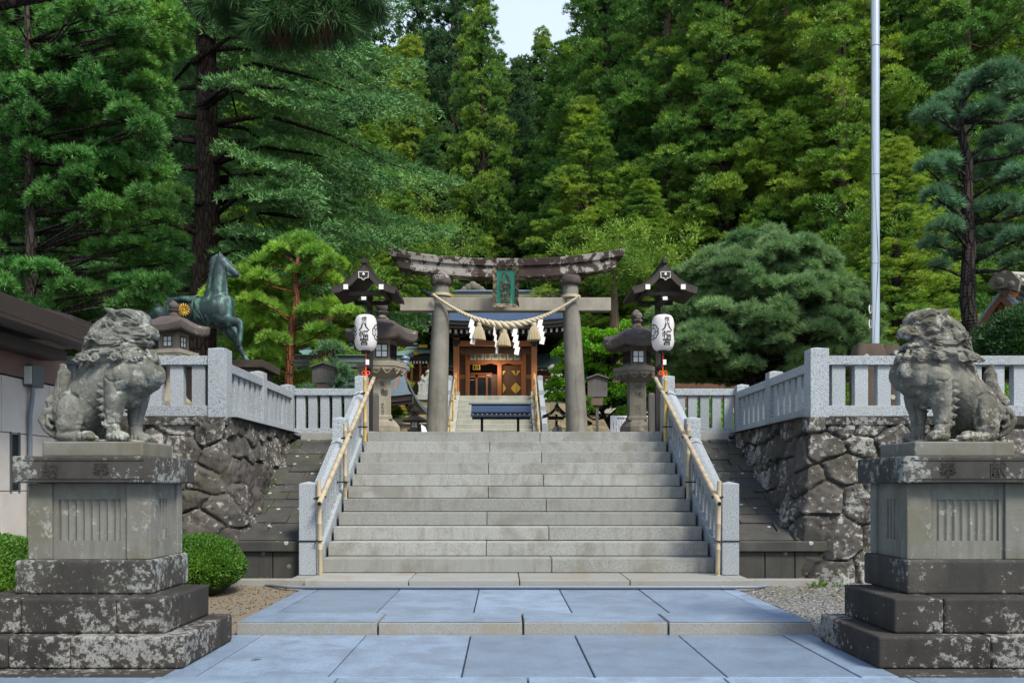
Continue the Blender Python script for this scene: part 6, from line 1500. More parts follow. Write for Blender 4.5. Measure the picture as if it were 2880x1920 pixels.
def trunk_mesh(name, pts, rad, limbs, n=12, off=(0, 0, 0), wob=.05):
    mb = MB(); P_ = []; R_ = []
    pts = [Vector(p) for p in pts]
    for i in range(len(pts) - 1):
        for k in range(6):
            f = k / 6; P_.append(pts[i].lerp(pts[i + 1], f)); R_.append((rad[i] * (1 - f) + rad[i + 1] * f) * (1 + wob * math.sin(len(P_) * 1.9)))
    P_.append(pts[-1]); R_.append(rad[-1]); mb.tube(P_, R_, n)
    for lp, lr in limbs: mb.tube(lp, lr, 6)
    me = mb.mesh(name, off); smooth(me); return me
# ---- Japanese cedar: conical crown of upturned tufted boughs
def sugi_meshes(seed, Ht, Rd, zb, nb, dens=1.0, lw=.045, ll=.24, tuft=.42):
    lv = Leaves(seed); r = lv.r; limbs = []
    for b in range(nb):
        f = (b + r.rand()) / nb; z = zb + (Ht - zb) * f; az = b * 2.39996 + r.uniform(-.3, .3)
        L_ = Rd * (1 - f ** 1.6) * r.uniform(.72, 1.12) + .35; dx, dy = math.cos(az), math.sin(az)
        dr = r.uniform(-.16, .10) + .25 * f
        def bp(t): return np.array([dx * L_ * t, dy * L_ * t, z + L_ * (dr * t - .28 * t * (1 - t) * 1.2 + .18 * t ** 3)])
        if L_ > 1: limbs.append(([tuple(bp(t)) for t in (0, .4, .75, 1)], [.06, .045, .03, .012]))
        k = max(1, int((.6 + L_ * .62) * (1 if dens >= 1 else 1.3)))
        for j in range(k):
            t = .42 + .58 * (j + .5 + r.uniform(-.3, .3)) / k; c = bp(t) + r.normal(size=3) * np.array([.30, .30, .12]) * min(1, L_ / 2); R_ = tuft * r.uniform(.75, 1.5) * (1.1 - .3 * f) * (1.5 if dens >= 1 else 1.15)
            ns = int((13 if dens >= 1 else 6) * (R_ / tuft) ** 1.7); sd = lv.rand_dir(ns); sd[:, 2] = np.abs(sd[:, 2]) * 1.0 - .22
            bc = c + sd * R_ * np.array([1.0, 1.0, .85]) * r.uniform(.6, 1.05, (ns, 1)); br = (np.full(ns, .19) if dens >= 1 else np.full(ns, R_ * .36)) * r.uniform(.8, 1.35, ns)
            m = int(36 if dens >= 1 else 16); si = np.repeat(np.arange(ns), m); u = lv.rand_dir(ns * m); u[:, 2] = np.where(u[:, 2] < -.35, -u[:, 2], u[:, 2])
            D_ = u + sd[si] * .3 + UPV * .4; base = bc[si] + u * (br[si] * r.uniform(.15, .6, ns * m))[:, None]
            ct = r.rand()
            lv.add(base, D_, br[si] * r.uniform(.42, .8, ns * m) * (ll / .24), lw * r.uniform(.7, 1.2, ns * m), np.clip(ct * .45 + .3 * r.rand(ns)[si] + r.rand(ns * m) * .25, 0, 1))
    cm = lv.mesh('crown')
    tm = trunk_mesh('trunk', [(0, 0, -1), (.03, 0, Ht * .3), (0, .05, Ht * .65), (0, 0, Ht * .97)], [.42, .30, .18, .03], limbs[::2])
    return tm, cm
def place_tree(name, tm, cm, tmat, cmat, loc, rz, sc, label, cat='tree', group=None):
    t_ = thing(name, label, cat, loc, group, rz); t_.scale = sc
    a = bpy.data.objects.new('trunk', tm); b = bpy.data.objects.new('crown', cm)
    for o, m_ in ((a, tmat), (b, cmat)):
        COL.objects.link(o); o.parent = t_
        if not o.data.materials: o.data.materials.append(None)
        o.material_slots[0].link = 'OBJECT'; o.material_slots[0].material = M[m_]
    return t_
SV = [sugi_meshes(11, 26, 3.6, 4.5, 190), sugi_meshes(12, 26, 3.3, 3.0, 200), sugi_meshes(13, 26, 3.9, 2.2, 210)]
LOW = [sugi_meshes(21, 26, 3.8, 5.5, 190, .55, .13, .30, .62), sugi_meshes(22, 26, 3.6, 2.5, 190, .55, .13, .30, .62)]
# (x in photo, distance, top y in photo, crown radius factor, variant, leaf, label)
front = [
 (1107, 43, -28, .78, 1, 'sugi_leaf', 'tall slender cedar with tufted crown straight above the middle of the torii'),
 (1040, 50, -140, .95, 0, 'sugi_dark', 'dark tall cedar left of the slender middle cedar'),
 (1245, 52, 85, .7, 0, 'sugi_leaf', 'thin cedar tip standing in the gap of sky'),
 (1392, 40, -160, 1.0, 2, 'sugi_leaf', 'large cedar whose crown borders the right side of the sky gap'),
 (1345, 34, 235, .68, 2, 'sugi_yellow', 'yellow green cedar right of the sky gap, above the right torii column'),
 (1535, 36, -280, 1.0, 2, 'sugi_leaf', 'broad cedar above the right lantern post'),
 (1665, 33, -300, .95, 1, 'sugi_leaf', 'broad cedar rising behind the dome shaped pine'),
 (1800, 36, -330, 1.05, 2, 'sugi_leaf', 'broad cedar left of the flagpole'),
 (1935, 31, -350, .92, 1, 'sugi_yellow', 'yellow green cedar just behind the flagpole'),
 (2080, 34, -360, 1.0, 2, 'sugi_leaf', 'broad cedar between the flagpole and the black pine'),
 (2215, 31, -400, .95, 2, 'sugi_leaf', 'cedar behind the tall black pine'),
 (2350, 33, -400, 1.0, 1, 'sugi_yellow', 'cedar with yellowish crown at the right edge of the photo'),
 (2060, 25, 330, .55, 2, 'sugi_yellow', 'smaller yellow green cedar behind the right guardian lion'),
 (1480, 31, 420, .6, 2, 'sugi_leaf', 'young cedar between the torii and the right lantern post'),
 (925, 33, 430, .5, 2, 'sugi_yellow', 'small bright yellow green cedar above the left end of the torii lintel'),
 (940, 46, 100, .8, 1, 'sugi_yellow', 'yellowish cedar peeping over the fir branches left of the middle'),
 (850, 38, 300, .8, 2, 'sugi_leaf', 'cedar above the left lantern post'),
 (985, 40, 330, .6, 0, 'sugi_dark', 'narrow dark cedar left of the torii lintel middle'),
 (700, 40, 380, .9, 2, 'sugi_yellow', 'yellow green cedar seen under the fir branches'),
 (560, 38, 250, .9, 1, 'sugi_leaf', 'cedar behind the bronze horse'),
 (615, 27, 560, .42, 2, 'sugi_yellow', 'small bright cedar between the horse head and the red pine'),
 (820, 26, 520, .4, 2, 'sugi_yellow', 'small yellow green cedar above the left lantern post roof'),
 (300, 34, -100, 1.0, 2, 'sugi_dark', 'dark cedar behind the left pines'),
 (120, 30, -200, 1.0, 2, 'sugi_dark', 'dark cedar at the far left behind the pines'),
 (1190, 47, 150, .6, 1, 'sugi_dark', 'short dark cedar right of the slender middle cedar'),
 (1295, 44, 110, .85, 2, 'sugi_leaf', 'cedar filling the space below the thin cedar tip'),
]
for i, (x, Y, yt, rf, v, lf, lab) in enumerate(front):
    X = PX(x, Y); zg = 4.0 if Y > 28 else 2.0
    if Y > 44: zg = hillz(X, Y)
    Hh = PZ(yt, Y) - zg; s = Hh / 26; place_tree('cedar_tree', SV[v][0], SV[v][1], 'bark_pale' if i % 3 else 'bark_grey', lf, (X, Y, zg), i * 1.7, (rf, rf, s), lab)
rg = random.Random(5); k = 0
for Y in (52, 60, 70, 84):
    n_ = int(16 + Y / 9)
    for i in range(n_):
        x = -250 + (i + rg.uniform(.2, .8)) * 2850 / n_; X = PX(x, Y); zg = hillz(X, Y)
        yt = 40 + rg.uniform(-180, 100)
        if 1120 < x < 1330: yt = 120 + rg.uniform(0, 60)
        if 1060 < x <= 1120: yt = 60
        if x >= 1330: yt = -100 + rg.uniform(-120, 80)
        Hh = max(9, PZ(yt, Y) - zg); rf = rg.uniform(.95, 1.35)
        if 1120 < x < 1330: rf = .8
        place_tree('forest_cedar', LOW[k % 2][0], LOW[k % 2][1], 'bark_grey', 'sugi_dark' if k % 4 else 'sugi_leaf', (X, Y, zg), rg.uniform(0, 6), (rf, rf, Hh / 26), 'tall dark cedar deep in the forest behind the shrine', 'tree', 'cedars deep in the forest behind the shrine'); k += 1
# bare lower trunks close behind the shrine
for x, Y, wpx, mt_, lab in ((743, 24, 34, 'bark_pale', 'thick pale cedar trunk left of the left lantern post'), (980, 36, 13, 'bark_grey', 'slim grey trunk just above the left end of the tie beam'), (1409, 29, 27, 'bark_pale', 'moss tinged cedar trunk right of the right torii column'), (2017, 27, 18, 'bark_pale', 'pale trunk just right of the foot of the flagpole')):
    X = PX(x, Y); r = wpx / 2 * Y / 2011; t_ = thing('cedar_tree', lab, 'tree', (X, Y, 2))
    top = PZ(470 if x == 743 else 520 if x != 1409 else 590, Y)
    link('trunk', trunk_mesh('trunk', [(X, Y, 2), (X + .05, Y, 6), (X, Y, top)], [r * 1.1, r * .9, r * .4], [], 14, (X, Y, 2), .02), M[mt_], t_)
    lv = Leaves(int(x)); 
    for q in range(60):
        z = lv.r.uniform(PZ(650 if x != 743 else 690, Y), top + .4); c = np.array([X, Y - .25, z]) + lv.r.normal(size=3) * np.array([.9, .9, .2]); m = 260
        u = lv.rand_dir(m); lv.add(c + u * .42 * lv.r.rand(m, 1) - np.array([X, Y, 2]), u * .7 + UPV * .4, .10, .035, lv.r.rand())
    link('crown', lv.mesh('crown'), M['sugi_leaf'], t_)

# ---- big fir on the left: long layered drooping boughs
def fir(x, Y, label):
    X = PX(x, Y); base = np.array([X, Y, 2.0]); lv = Leaves(31); r = lv.r; limbs = []; r0 = .37
    boughs = []
    for b in range(86):
        z = 5.6 + 13.5 * (b / 85) ** .95; az = b * 2.39996 + r.uniform(-.25, .25); L_ = r.uniform(3.6, 5.6) * (1 - .45 * (z - 5.6) / 14)
        boughs.append((z, az, L_, r.uniform(-.12, .14)))
    # boughs visible in the photo: reaching right
    for z, az, L_, dr in ((7.2, -.35, 5.6, .06), (7.8, -.1, 6.0, .04), (8.7, -.25, 6.2, .02), (9.6, .1, 6.0, .0), (10.6, -.2, 5.6, .0), (6.6, -.7, 4.4, .12), (7.5, -.7, 4.4, .1), (11.6, -.1, 5.2, .05), (8.2, -1.1, 4.2, .1), (12.6, -.3, 5.0, .0), (9.2, 2.9, 4.2, .1), (7.0, 3.3, 4.0, .2), (6.2, -.2, 3.8, .03), (13.4, -.2, 5.2, .0), (14.2, .1, 5.0, .0), (9.9, -.5, 5.4, .03), (8.4, .3, 5.8, .03), (11.0, -.65, 5.2, .0), (12.0, .35, 5.2, .0)): boughs.append((z, az, L_, dr))
    for z, az, L_, dr in boughs:
        az = (az + math.pi) % (2 * math.pi) - math.pi
        if z < 12.5 and -2.5 < az < -.75: continue
        a = np.array([math.cos(az), math.sin(az), 0]); pr = np.array([-a[1], a[0], 0])
        def bp(t): return np.array([0, 0, z - 2]) + a * L_ * t + pr * .25 * math.sin(t * 3 + z) + UPV * L_ * (dr * t - .16 * t * t + .05 * math.sin(t * 6))
        limbs.append(([tuple(bp(t) + base) for t in (0, .25, .5, .75, 1)], [.075, .05, .03, .015, .005]))
        tone = r.rand()
        for q in range(int(L_ * 8)):
            t = .18 + .82 * (q + r.rand()) / int(L_ * 8); p0 = bp(t); 
            for sd in (-1, 1):
                l_ = (.35 + .95 * math.sin(math.pi * min(1, t * 1.02)) ** .7) * r.uniform(.6, 1.15) * (1.15 - .45 * t)
                dd = a * .62 + pr * sd * .85 + UPV * r.uniform(-.22, .05); dd /= np.linalg.norm(dd); m = int(38 * l_) + 8; s_ = r.rand(m) ** .85
                pos = p0 + dd * (s_ * l_)[:, None] + UPV * (-.22 * l_ * s_ ** 2)[:, None] + r.normal(size=(m, 3)) * np.array([.035, .035, .02])
                u = lv.rand_dir(m); D_ = dd * .6 + u * .65 + UPV * .25
                lv.add(pos, D_, .125 * r.uniform(.7, 1.2, m), .036, np.clip(tone * .5 + .5 * s_, 0, 1))
    t_ = thing('fir_tree', label, 'tree', tuple(base))
    tp = [(X, Y, 1.9), (X - .05, Y, 4), (X + .12, Y, 8), (X + .05, Y, 13), (X, Y, 20)]
    link('trunk', trunk_mesh('trunk', tp, [.44, .34, .28, .2, .04], limbs, 20, tuple(base), .015), M['bark'], t_)
    link('crown', lv.mesh('crown', False, .5), M['fir_leaf'], t_)
    return t_
fir(466, 20.5, 'large fir with massive brown trunk and long drooping boughs behind the bronze horse')

# ---- generic pad-foliage pine
def pads_pine(name, base, tpts, trad, pads, mat, bmat, label, seed, spacing, nl, ll, lw, spread=.9, cat='tree', layers=2, mode='needle', upb=.6, lr=1.0):
    """pads = (centre, horizontal radius, thickness). Needle tufts stand on short twigs all over each pad"""
    lv = Leaves(seed); r = lv.r; limbs = []; B = np.array(base)
    tp = [Vector(p) for p in tpts]
    for c, rh, th in pads:
        c = np.array(c, float)
        n_ = max(6, int(3.1 * rh * rh / spacing ** 2 * layers)); a = r.uniform(0, 6.283, n_); q = np.sqrt(r.rand(n_)); dz = (1 - q ** 2) ** .5
        z = dz * th * r.uniform(.1, 1, n_) - .15 * th + r.normal(size=n_) * th * .12 - .12 * rh * q ** 2
        p = np.stack([np.cos(a) * q * rh * (1 + .12 * np.sin(a * 3 + c[0])), np.sin(a) * q * rh, z], 1) + c
        out = np.stack([np.cos(a) * q, np.sin(a) * q, np.full(n_, upb)], 1) + r.normal(size=(n_, 3)) * .25
        tn = np.clip(r.rand() * .6 + .4 * r.rand(n_), 0, 1)
        pp = np.repeat(p, nl, 0); oo = np.repeat(out, nl, 0); u = lv.rand_dir(n_ * nl)
        D_ = oo / np.linalg.norm(oo, axis=1)[:, None] + u * spread
        lv.add(pp + u * .012 - B, D_, ll * r.uniform(.75, 1.15, n_ * nl), lw, np.repeat(tn, nl))
        # limb from the nearest lower trunk point
        best = min(tp, key=lambda v: (v.x - c[0]) ** 2 + (v.y - c[1]) ** 2 + 2.0 * (v.z - (c[2] - .35 * abs(rh) - .2)) ** 2)
        mid = best.lerp(Vector(c), .55) + Vector((r.uniform(-.1, .1), r.uniform(-.1, .1), r.uniform(-.12, .05))) ; L_ = (Vector(c) - best).length
        r1 = min(.075, .018 + .02 * L_) * lr
        limbs.append(([best, mid, Vector(c) - Vector((0, 0, th * .3))], [r1, r1 * .7, r1 * .3]))
        for e in range(3 if rh > .3 else 1):
            an = r.uniform(0, 6.28); limbs.append(([mid, Vector(c) + Vector((math.cos(an) * rh * .5, math.sin(an) * rh * .5, -.1 * th))], [r1 * .45, r1 * .2]))
    t_ = thing(name, label, cat, tuple(base))
    # densify trunk
    link('trunk', trunk_mesh('trunk', tp, trad, limbs, 12, tuple(base), .04), M[bmat], t_)
    me = lv.mesh('crown', mode == 'leaf', .0); link('crown', me, M[mat], t_)
    return t_
def dense(pts, n=8):
    out = []; pts = [Vector(p) for p in pts]
    for a, b in zip(pts[:-1], pts[1:]):
        for k in range(n): out.append(a.lerp(b, k / n))
    return out + [pts[-1]]
def lerp_r(rad, n=8):
    out = []
    for a, b in zip(rad[:-1], rad[1:]):
        for k in range(n): out.append(a + (b - a) * k / n)
    return out + [rad[-1]]
def PP(x, y, Y): return tuple(P(x, y, Y))
# tall black pine at the right
Y = 14.5; tps = dense([(PX(2232, Y), Y, 2), PP(2235, 800, Y), PP(2222, 690, Y), PP(2226, 560, Y), PP(2221, 450, Y), PP(2224, 370, Y), PP(2205, 300, Y), PP(2212, 215, Y)]); trr = lerp_r([.17, .13, .12, .105, .09, .075, .06, .035])
pd = [(2290, 175, .62, .35), (2235, 190, .42, .3), (2330, 215, .5, .3), (2175, 235, .40, .26), (2140, 262, .38, .24), (2260, 255, .45, .25), (2360, 270, .55, .3), (2200, 285, .35, .2),
      (2300, 315, .48, .25), (2370, 330, .5, .3), (2130, 385, .32, .2), (2165, 372, .36, .22), (2205, 392, .32, .2), (2290, 392, .45, .24), (2345, 400, .5, .25), (2255, 365, .3, .2),
      (2150, 450, .34, .2), (2180, 470, .3, .18), (2300, 470, .5, .25), (2360, 480, .5, .28), (2240, 480, .35, .2), (2170, 520, .38, .22), (2215, 540, .40, .2), (2280, 540, .5, .22), (2340, 545, .5, .25), (2140, 560, .3, .18), (2190, 590, .3, .16), (2150, 610, .28, .14), (2255, 585, .3, .15), (2335, 600, .35, .2)]
rgp = random.Random(8)
pads = [(PP(x, y, Y + (rgp.uniform(.15, .7) if abs(x - 2228) < 42 and y > 260 else rgp.uniform(-.5, .5))), rh * .62, th * .55) for x, y, rh, th in pd]
pads_pine('black_pine', (PX(2232, Y), Y, 2), tps, trr, pads, 'blackpine_leaf', 'bark_dark', 'tall black pine with wavy scaly trunk and layered needle pads at the right', 41, .085, 30, .14, .013, .9, 'tree', 2)
# dome shaped pine
Y = 19.0; cx_ = PX(1745, Y); r = random.Random(3); pads = []
for k in range(300):
    ph = math.acos(1 - r.random() * 1.05); th_ = r.uniform(0, 6.283); q = r.choice([r.uniform(.9, 1.04), r.uniform(.66, .9)])
    X_, Y_, Z_ = math.sin(ph) * math.cos(th_) * 2.05 * q, math.sin(ph) * math.sin(th_) * 1.9 * q, math.cos(ph) * 2.5 * q
    zc = PZ(800, Y) + Z_ - .06; sp = 1 + .12 * (1 - Z_ / 2.5); pads.append(((cx_ + X_ * sp, Y + Y_, zc), r.uniform(.2, .42), r.uniform(.12, .24)))
for k in range(46): pads.append(((cx_ + r.uniform(-2.2, 2.3), Y + r.uniform(-1.8, 1.2), PZ(r.uniform(800, 868), Y)), r.uniform(.25, .42), .18))
pads.append((PP(1960, 790, Y - .6), .5, .25)); pads.append((PP(1925, 775, Y - .8), .5, .3)); pads.append((PP(1940, 805, Y - .5), .45, .2))
tps = dense([(cx_ - .15, Y, 2), (cx_ - .1, Y, 3), (cx_ - .5, Y - .2, 4), (cx_ - .1, Y - .3, 5.2), (cx_ - .3, Y, 6.1)]); trr = lerp_r([.24, .2, .15, .1, .05])
pads_pine('dome_pine', (cx_ - .15, Y, 2), tps, trr, pads, 'domepine_leaf', 'bark_dark', 'wide dome shaped pine with dense soft needles behind the right balustrade', 42, .09, 30, .135, .014, .95, 'tree', 2, lr=.6)
# two more pines making up the left mass (trunks near the left edge) and their pad branches
for x, y in ((320, 665), (345, 655), (365, 648), (335, 690), (310, 640), (290, 700)): EXTRA = globals().setdefault('EXTRA', []); EXTRA.append((x, y, .30, .16, -.5))
def left_pine(xs, Y, label, seed, pd, zt, r0):
    X0 = PX(xs[0], Y); tps = dense([(PX(x, Y), Y, z) for x, z in zip(xs, (2, 4, 6.2, zt))]); trr = lerp_r([r0, r0 * .85, r0 * .6, .03]); rr = random.Random(seed)
    pads = [(PP(x + rr.uniform(-12, 12), y + rr.uniform(-10, 10), Y + dy), rh, th) for x, y, rh, th, dy in pd]
    pads_pine('white_pine', (X0, Y, 2), tps, trr, pads, 'whitepine_leaf', 'bark_grey', label, seed, .10, 26, .105, .021, 1.1, 'tree', 2, upb=.75, lr=.42)
rr = random.Random(77); pA = []; pB = []
for row, y in enumerate(range(10, 760, 31)):
    lim = 420 if y < 120 else 385 if y < 430 else 400 if y < 600 else 350 if y < 680 else 270
    x = -40 + (row % 2) * 35
    while x < lim + rr.uniform(-50, 40):
        if 380 < y < 620 and (0 < x < 105) and rr.random() < .7: x += 60; continue
        if 560 < y < 640 and 120 < x < 260 and rr.random() < .5: x += 60; continue
        if 650 < y and x > 200 and rr.random() < .6: x += 60; continue
        (pA if rr.random() < .5 else pB).append((x, y + rr.uniform(-16, 16), rr.uniform(.16, .36), rr.uniform(.10, .22), rr.uniform(-.9, 1.5))); x += rr.uniform(17, 34)
pA += EXTRA
left_pine((75, 74, 70, 60), 13.6, 'white pine with bare grey trunk second from the left edge', 43, pA, 9.2, .12)
left_pine((14, 12, 8, 0), 15.2, 'white pine with bare grey trunk at the very left edge', 44, pB, 10.2, .14)
# hanging tufts at the top of the photo: a low bough of another pine standing left of the path
Y = 11.5; tps = dense([(-7.6, 11, 2), (-7.4, 11, 5.5), (-6.6, 11.3, 7.4), (-4.6, 11.5, 7.9), (-2.6, 11.5, 7.75)]); trr = lerp_r([.2, .15, .1, .07, .03])
pads = [(PP(x, y, Y + dy), rh, th) for x, y, rh, th, dy in ((560, 10, .45, .4, 0), (610, 30, .42, .45, .2), (650, 60, .38, .45, -.2), (700, 45, .42, .5, .1), (745, 50, .36, .4, -.1), (790, 25, .34, .35, .2), (820, 0, .34, .3, 0), (590, -40, .5, .4, .3), (690, -30, .5, .4, 0), (770, -40, .5, .4, .2), (500, -20, .4, .3, .2))]
bt = pads_pine('overhanging_pine', (-7.6, 11, 2), tps, trr, pads, 'sugi_dark', 'bark_dark', 'dark pine bough with hanging needles at the top left of the photo', 45, .09, 22, .26, .016, .8, 'tree', 2, upb=-.9)
lv = Leaves(46); 
for x, y in ((640, 60), (660, 30), (730, 60), (700, 20), (610, 30), (760, 30)):
    c = np.array(PP(x, y, Y - .15)) - np.array([-7.6, 11, 2]); m = 260; u = lv.rand_dir(m); lv.add(c + u * .14, np.array([0, 0, -1]) + u * .4, .2, .012, .5)
link('dead_needles', lv.mesh('dead'), M['dead_leaf'], bt)
# red pine in the left middle
Y = 17.0; tps = dense([(PX(662, Y), Y, 2), PP(664, 860, Y), PP(670, 760, Y), PP(682, 690, Y), PP(678, 620, Y), PP(690, 570, Y)]); trr = lerp_r([.10, .085, .078, .065, .05, .02])
pd = [(690, 560, .5, .3), (730, 585, .45, .25), (650, 575, .42, .25), (610, 600, .4, .22), (760, 605, .35, .2), (600, 640, .4, .22), (640, 655, .4, .2), (700, 625, .4, .2), (745, 640, .42, .22), (770, 700, .42, .22), (800, 720, .35, .2), (720, 715, .42, .2), (610, 705, .42, .22), (650, 725, .35, .2), (590, 745, .4, .22), (740, 760, .4, .2), (625, 780, .38, .2), (700, 790, .4, .2), (600, 820, .38, .2), (760, 800, .4, .2), (640, 845, .35, .2), (745, 845, .35, .2), (580, 690, .35, .2), (680, 680, .3, .2)]
rr = random.Random(9); pads = [(PP(x, y, Y + (rr.uniform(.1, .7) if abs(x - 675) < 30 else rr.uniform(-.7, .7))), rh * .72, th * .7) for x, y, rh, th in pd]
pads_pine('red_pine', (PX(662, Y), Y, 2), tps, trr, pads, 'redpine_leaf', 'bark_red', 'small red pine with orange trunk and bright green pads left of the torii', 47, .085, 26, .13, .016, .9, 'tree', 2, lr=.5)
Y = 18.6; tps = dense([(PX(590, Y), Y, 2), PP(600, 800, Y), PP(598, 640, Y)]); pads = [(PP(x, y, Y + rr.uniform(-.8, .8)), rr.uniform(.4, .6), .28) for x, y in ((560, 640), (600, 620), (570, 690), (620, 670), (585, 740), (540, 720), (620, 760), (570, 790), (610, 820), (640, 700), (560, 850), (520, 680), (600, 870), (650, 880), (700, 880), (540, 880))]
pads_pine('red_pine', (PX(590, Y), Y, 2), tps, lerp_r([.09, .07, .03]), pads, 'redpine_leaf', 'bark_red', 'soft green pine directly behind the head and raised leg of the bronze horse', 48, .085, 26, .13, .016, .9, lr=.5)
# dark pine branch hanging by the lantern post, left sign
Y = 16.2; pads = [(PP(x, y, Y + rr.uniform(-.4, .4)), rh, .16) for x, y, rh in ((757, 800, .22), (770, 845, .22), (790, 870, .24), (760, 885, .26), (720, 900, .26), (800, 905, .22))]
pads_pine('young_pine', (PX(775, Y), Y, 2), dense([(PX(775, Y), Y, 2), PP(775, 900, Y), PP(765, 800, Y)]), lerp_r([.05, .04, .02]), pads, 'blackpine_leaf', 'bark_dark', 'young dark green pine behind the left roofed notice board', 49, .085, 26, .11, .012, .9)
# maple
Y = 20.5; mx_ = PX(1400, Y); rr = random.Random(12); pads = []
for x, y, rh in ((1360, 775, .34), (1400, 768, .34), (1330, 790, .34), (1430, 785, .3), (1300, 805, .3), (1370, 805, .42), (1415, 815, .4), (1330, 825, .4), (1300, 845, .38), (1360, 850, .42), (1410, 855, .4), (1290, 880, .36), (1330, 880, .42), (1380, 890, .42), (1430, 890, .4), (1295, 915, .32), (1340, 920, .36), (1390, 925, .36), (1450, 900, .4), (1480, 880, .4), (1500, 905, .38), (1470, 925, .36), (1510, 935, .3), (1440, 750, .2), (1435, 945, .28), (1270, 880, .24), (1275, 910, .22), (1350, 945, .22)):
    for q in range(2): pads.append((PP(x + rr.uniform(-8, 8), y + rr.uniform(-8, 8), Y + rr.uniform(-.8, .9)), rh, .14))
tps = dense([(PX(1425, Y), Y, 2), PP(1405, 985, Y), PP(1385, 950, Y), PP(1375, 880, Y)])
pads_pine('maple_tree', (PX(1425, Y), Y, 2), tps, lerp_r([.06, .05, .045, .02]), pads, 'maple_leaf', 'bark_dark', 'bright green maple behind the right torii column', 50, .085, 9, .06, .055, 1.1, 'tree', 2, 'leaf', upb=.35)
# clipped evergreen ball at right, shrubs
def clipped(name, label, c, r, seed, n, mat, ll=.035, lw=.02, nstem=8, top=0, irregular=.05):
    lv = Leaves(seed); rr_ = lv.r; u = lv.rand_dir(n); u[:, 2] = np.abs(u[:, 2]) * np.where(rr_.rand(n) < .82, 1, -.6); q = rr_.uniform(.86, 1.0, n) ** .7
    bmp = 1 + irregular * vnoise(u * 1.0 + seed, 3.5, seed) + irregular * .5 * vnoise(u, 11, seed)
    p = u * np.array(r) * (q * bmp)[:, None]
    D_ = u * .8 + lv.rand_dir(n) * .8 + UPV * .35
    lv.add(p, D_, ll * rr_.uniform(.7, 1.3, n), lw, rr_.rand(n))
    t_ = thing(name, label, 'shrub' if name != 'topiary_tree' else 'tree', (c[0], c[1], c[2] - r[2] * .9)); me = lv.mesh('foliage', True)
    o = link('foliage', me, M[mat], t_); o.location = (0, 0, r[2] * .9)
    mb = MB()
    for k in range(nstem):
        a = k * 2.4; mb.tube([(c[0] + .06 * math.cos(a), c[1] + .06 * math.sin(a), c[2] - r[2] * .98), (c[0] + .4 * r[0] * math.cos(a), c[1] + .4 * r[1] * math.sin(a), c[2]), (c[0] + .75 * r[0] * math.cos(a), c[1] + .75 * r[1] * math.sin(a), c[2] + .45 * r[2])], [.02, .012, .005], 5)
    # inner twiggy mass
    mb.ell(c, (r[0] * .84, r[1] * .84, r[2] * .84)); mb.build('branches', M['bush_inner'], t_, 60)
    return t_
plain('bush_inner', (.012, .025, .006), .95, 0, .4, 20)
clipped('round_shrub', 'bright green rounded azalea shrub beside the left pedestal', (-3.12, 9.0, .33), (.46, .42, .36), 61, 52000, 'bush_leaf', .026, .014)
clipped('clipped_hedge', 'low clipped hedge in front of the stone clad building at the left edge', (-4.72, 7.9, .30), (.46, 1.3, .42), 62, 60000, 'bush_leaf', .028, .016)
clipped('topiary_tree', 'dense dark green dome shaped evergreen before the gabled building', (PX(2372, 14.0), 14.0, PZ(800, 14.0)), (.88, .8, .66), 63, 60000, 'sugi_dark', .07, .022, 6, 0, .12)
clipped('round_shrub', 'dark shrub behind the young pine and left balustrade', (PX(690, 16), 16.5, 2.55), (.9, .5, .5), 64, 16000, 'sugi_dark', .06, .02)
clipped('round_shrub', 'green shrub seen between the balusters left of the right corner post', (PX(1640, 17), 17.5, 2.4), (.5, .5, .5), 65, 12000, 'maple_leaf', .06, .03)
clipped('round_shrub', 'low dark shrub behind the right balustrade near the flagpole', (PX(1900, 16), 16, 2.5), (1.2, .5, .55), 66, 20000, 'sugi_leaf', .06, .02)
clipped('round_shrub', 'low dark shrub behind the right balustrade at the right edge', (PX(2220, 13.6), 13.4, 2.35), (1.1, .5, .4), 67, 20000, 'sugi_leaf', .05, .02)
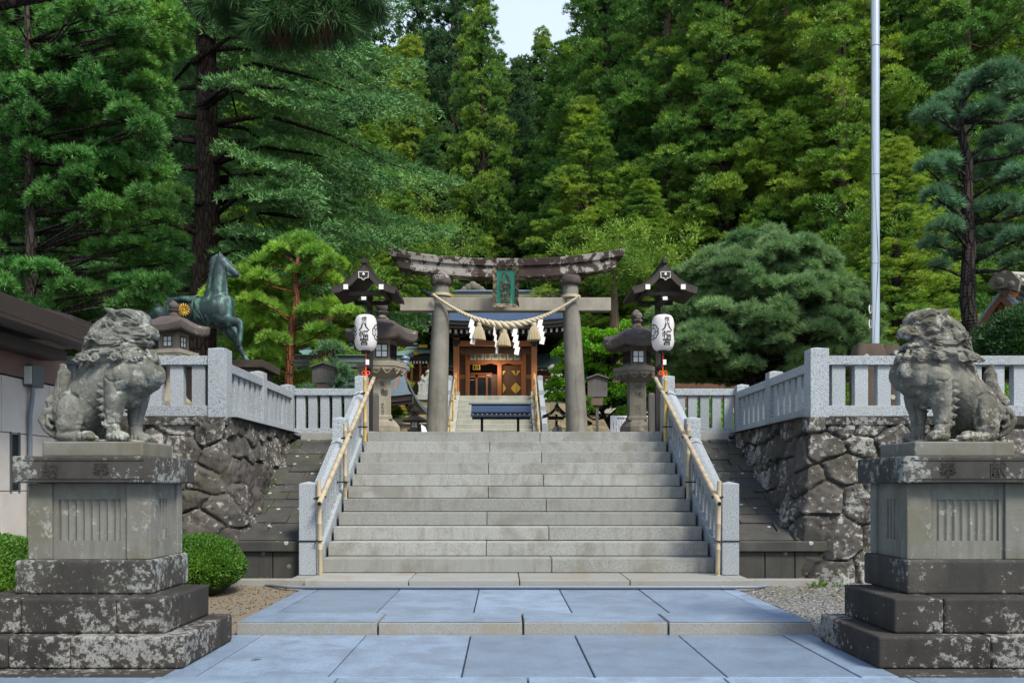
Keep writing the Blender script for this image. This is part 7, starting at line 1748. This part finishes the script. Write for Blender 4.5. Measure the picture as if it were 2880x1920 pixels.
# weeds along the wall foot and slope
lv = Leaves(70); 
for k in range(46):
    s = -1 if k % 2 else 1
    if k % 3 == 0: x = AX + s * random.uniform(3.30, 3.40); y = random.uniform(10.1, 13.2); z = .56 + (y - 10) * .39
    elif s > 0: x = random.uniform(2.65, 4.3); y = random.uniform(9.66, 9.8) if x < 3.2 else random.uniform(9.3, 9.7); z = .09
    else: x = random.uniform(-3.0, -2.3); y = random.uniform(9.66, 9.85); z = .09
    m = random.randint(8, 40); u = lv.rand_dir(m); u[:, 2] = np.abs(u[:, 2]) + .3; lv.add(np.array([x, y, z]) + u * np.array([.05, .05, .0]) * random.uniform(.4, 1.5), u, random.uniform(.03, .085), .014, lv.r.rand(m))
o = link('weeds', lv.mesh('weeds', True), M['bush_leaf']); tag(o, 'small weeds growing along the foot of the walls and slopes', 'weeds', None, 'stuff')
lv = Leaves(71); m = 1500; xx = np.where(lv.r.rand(m) < .5, lv.r.uniform(2.55, 4.4, m), lv.r.uniform(-3.4, -2.2, m)); yy = lv.r.uniform(7.2, 9.5, m); u = lv.rand_dir(m); u[:, 2] *= .2
lv.add(np.stack([xx, yy, np.array([groundz(a, b) for a, b in zip(xx, yy)]) + .012], 1), u, .03, .012, lv.r.rand(m)); o = link('fallen_needles', lv.mesh('litter', True), M['dead_leaf']); tag(o, 'dry needles and leaf bits scattered on the bare ground', 'leaf litter', None, 'stuff')
# loose gravel on the right
lv = np.random.RandomState(5); mb = MB()
for k in range(2600):
    x = lv.uniform(2.5, 4.6); y = lv.uniform(6.95, 9.75); s = lv.uniform(.005, .012); z = groundz(x, y)
    mb.tint = lv.rand(); a, b, c_ = lv.uniform(.7, 1.3, 3) * s
    mb.add([(x - a, y, z), (x, y - b, z), (x + a, y, z), (x, y + b, z), (x + a * .2, y, z + c_)], [(0, 1, 4), (1, 2, 4), (2, 3, 4), (3, 0, 4)])
t = MT('pebble'); c = t.ramp(t.attr(), [(0, (.06, .06, .06)), (.5, (.15, .15, .145)), (1, (.32, .32, .31))]); M['pebble'] = t.fin(c, .9)
o = mb.build('pebbles', M['pebble']); tag(o, 'grey gravel scattered on the ground beside the paving', 'gravel', None, 'stuff')
# a fallen leaf on the paving
mb = MB(); mb.add([(-1.72, 5.95, .006), (-1.69, 5.93, .012), (-1.64, 5.97, .01), (-1.68, 5.99, .008)], [(0, 1, 2, 3)]); tag(mb.build('fallen_leaf', M['bush_leaf']), 'single green leaf fallen on the paving beside the left pedestal', 'leaf')
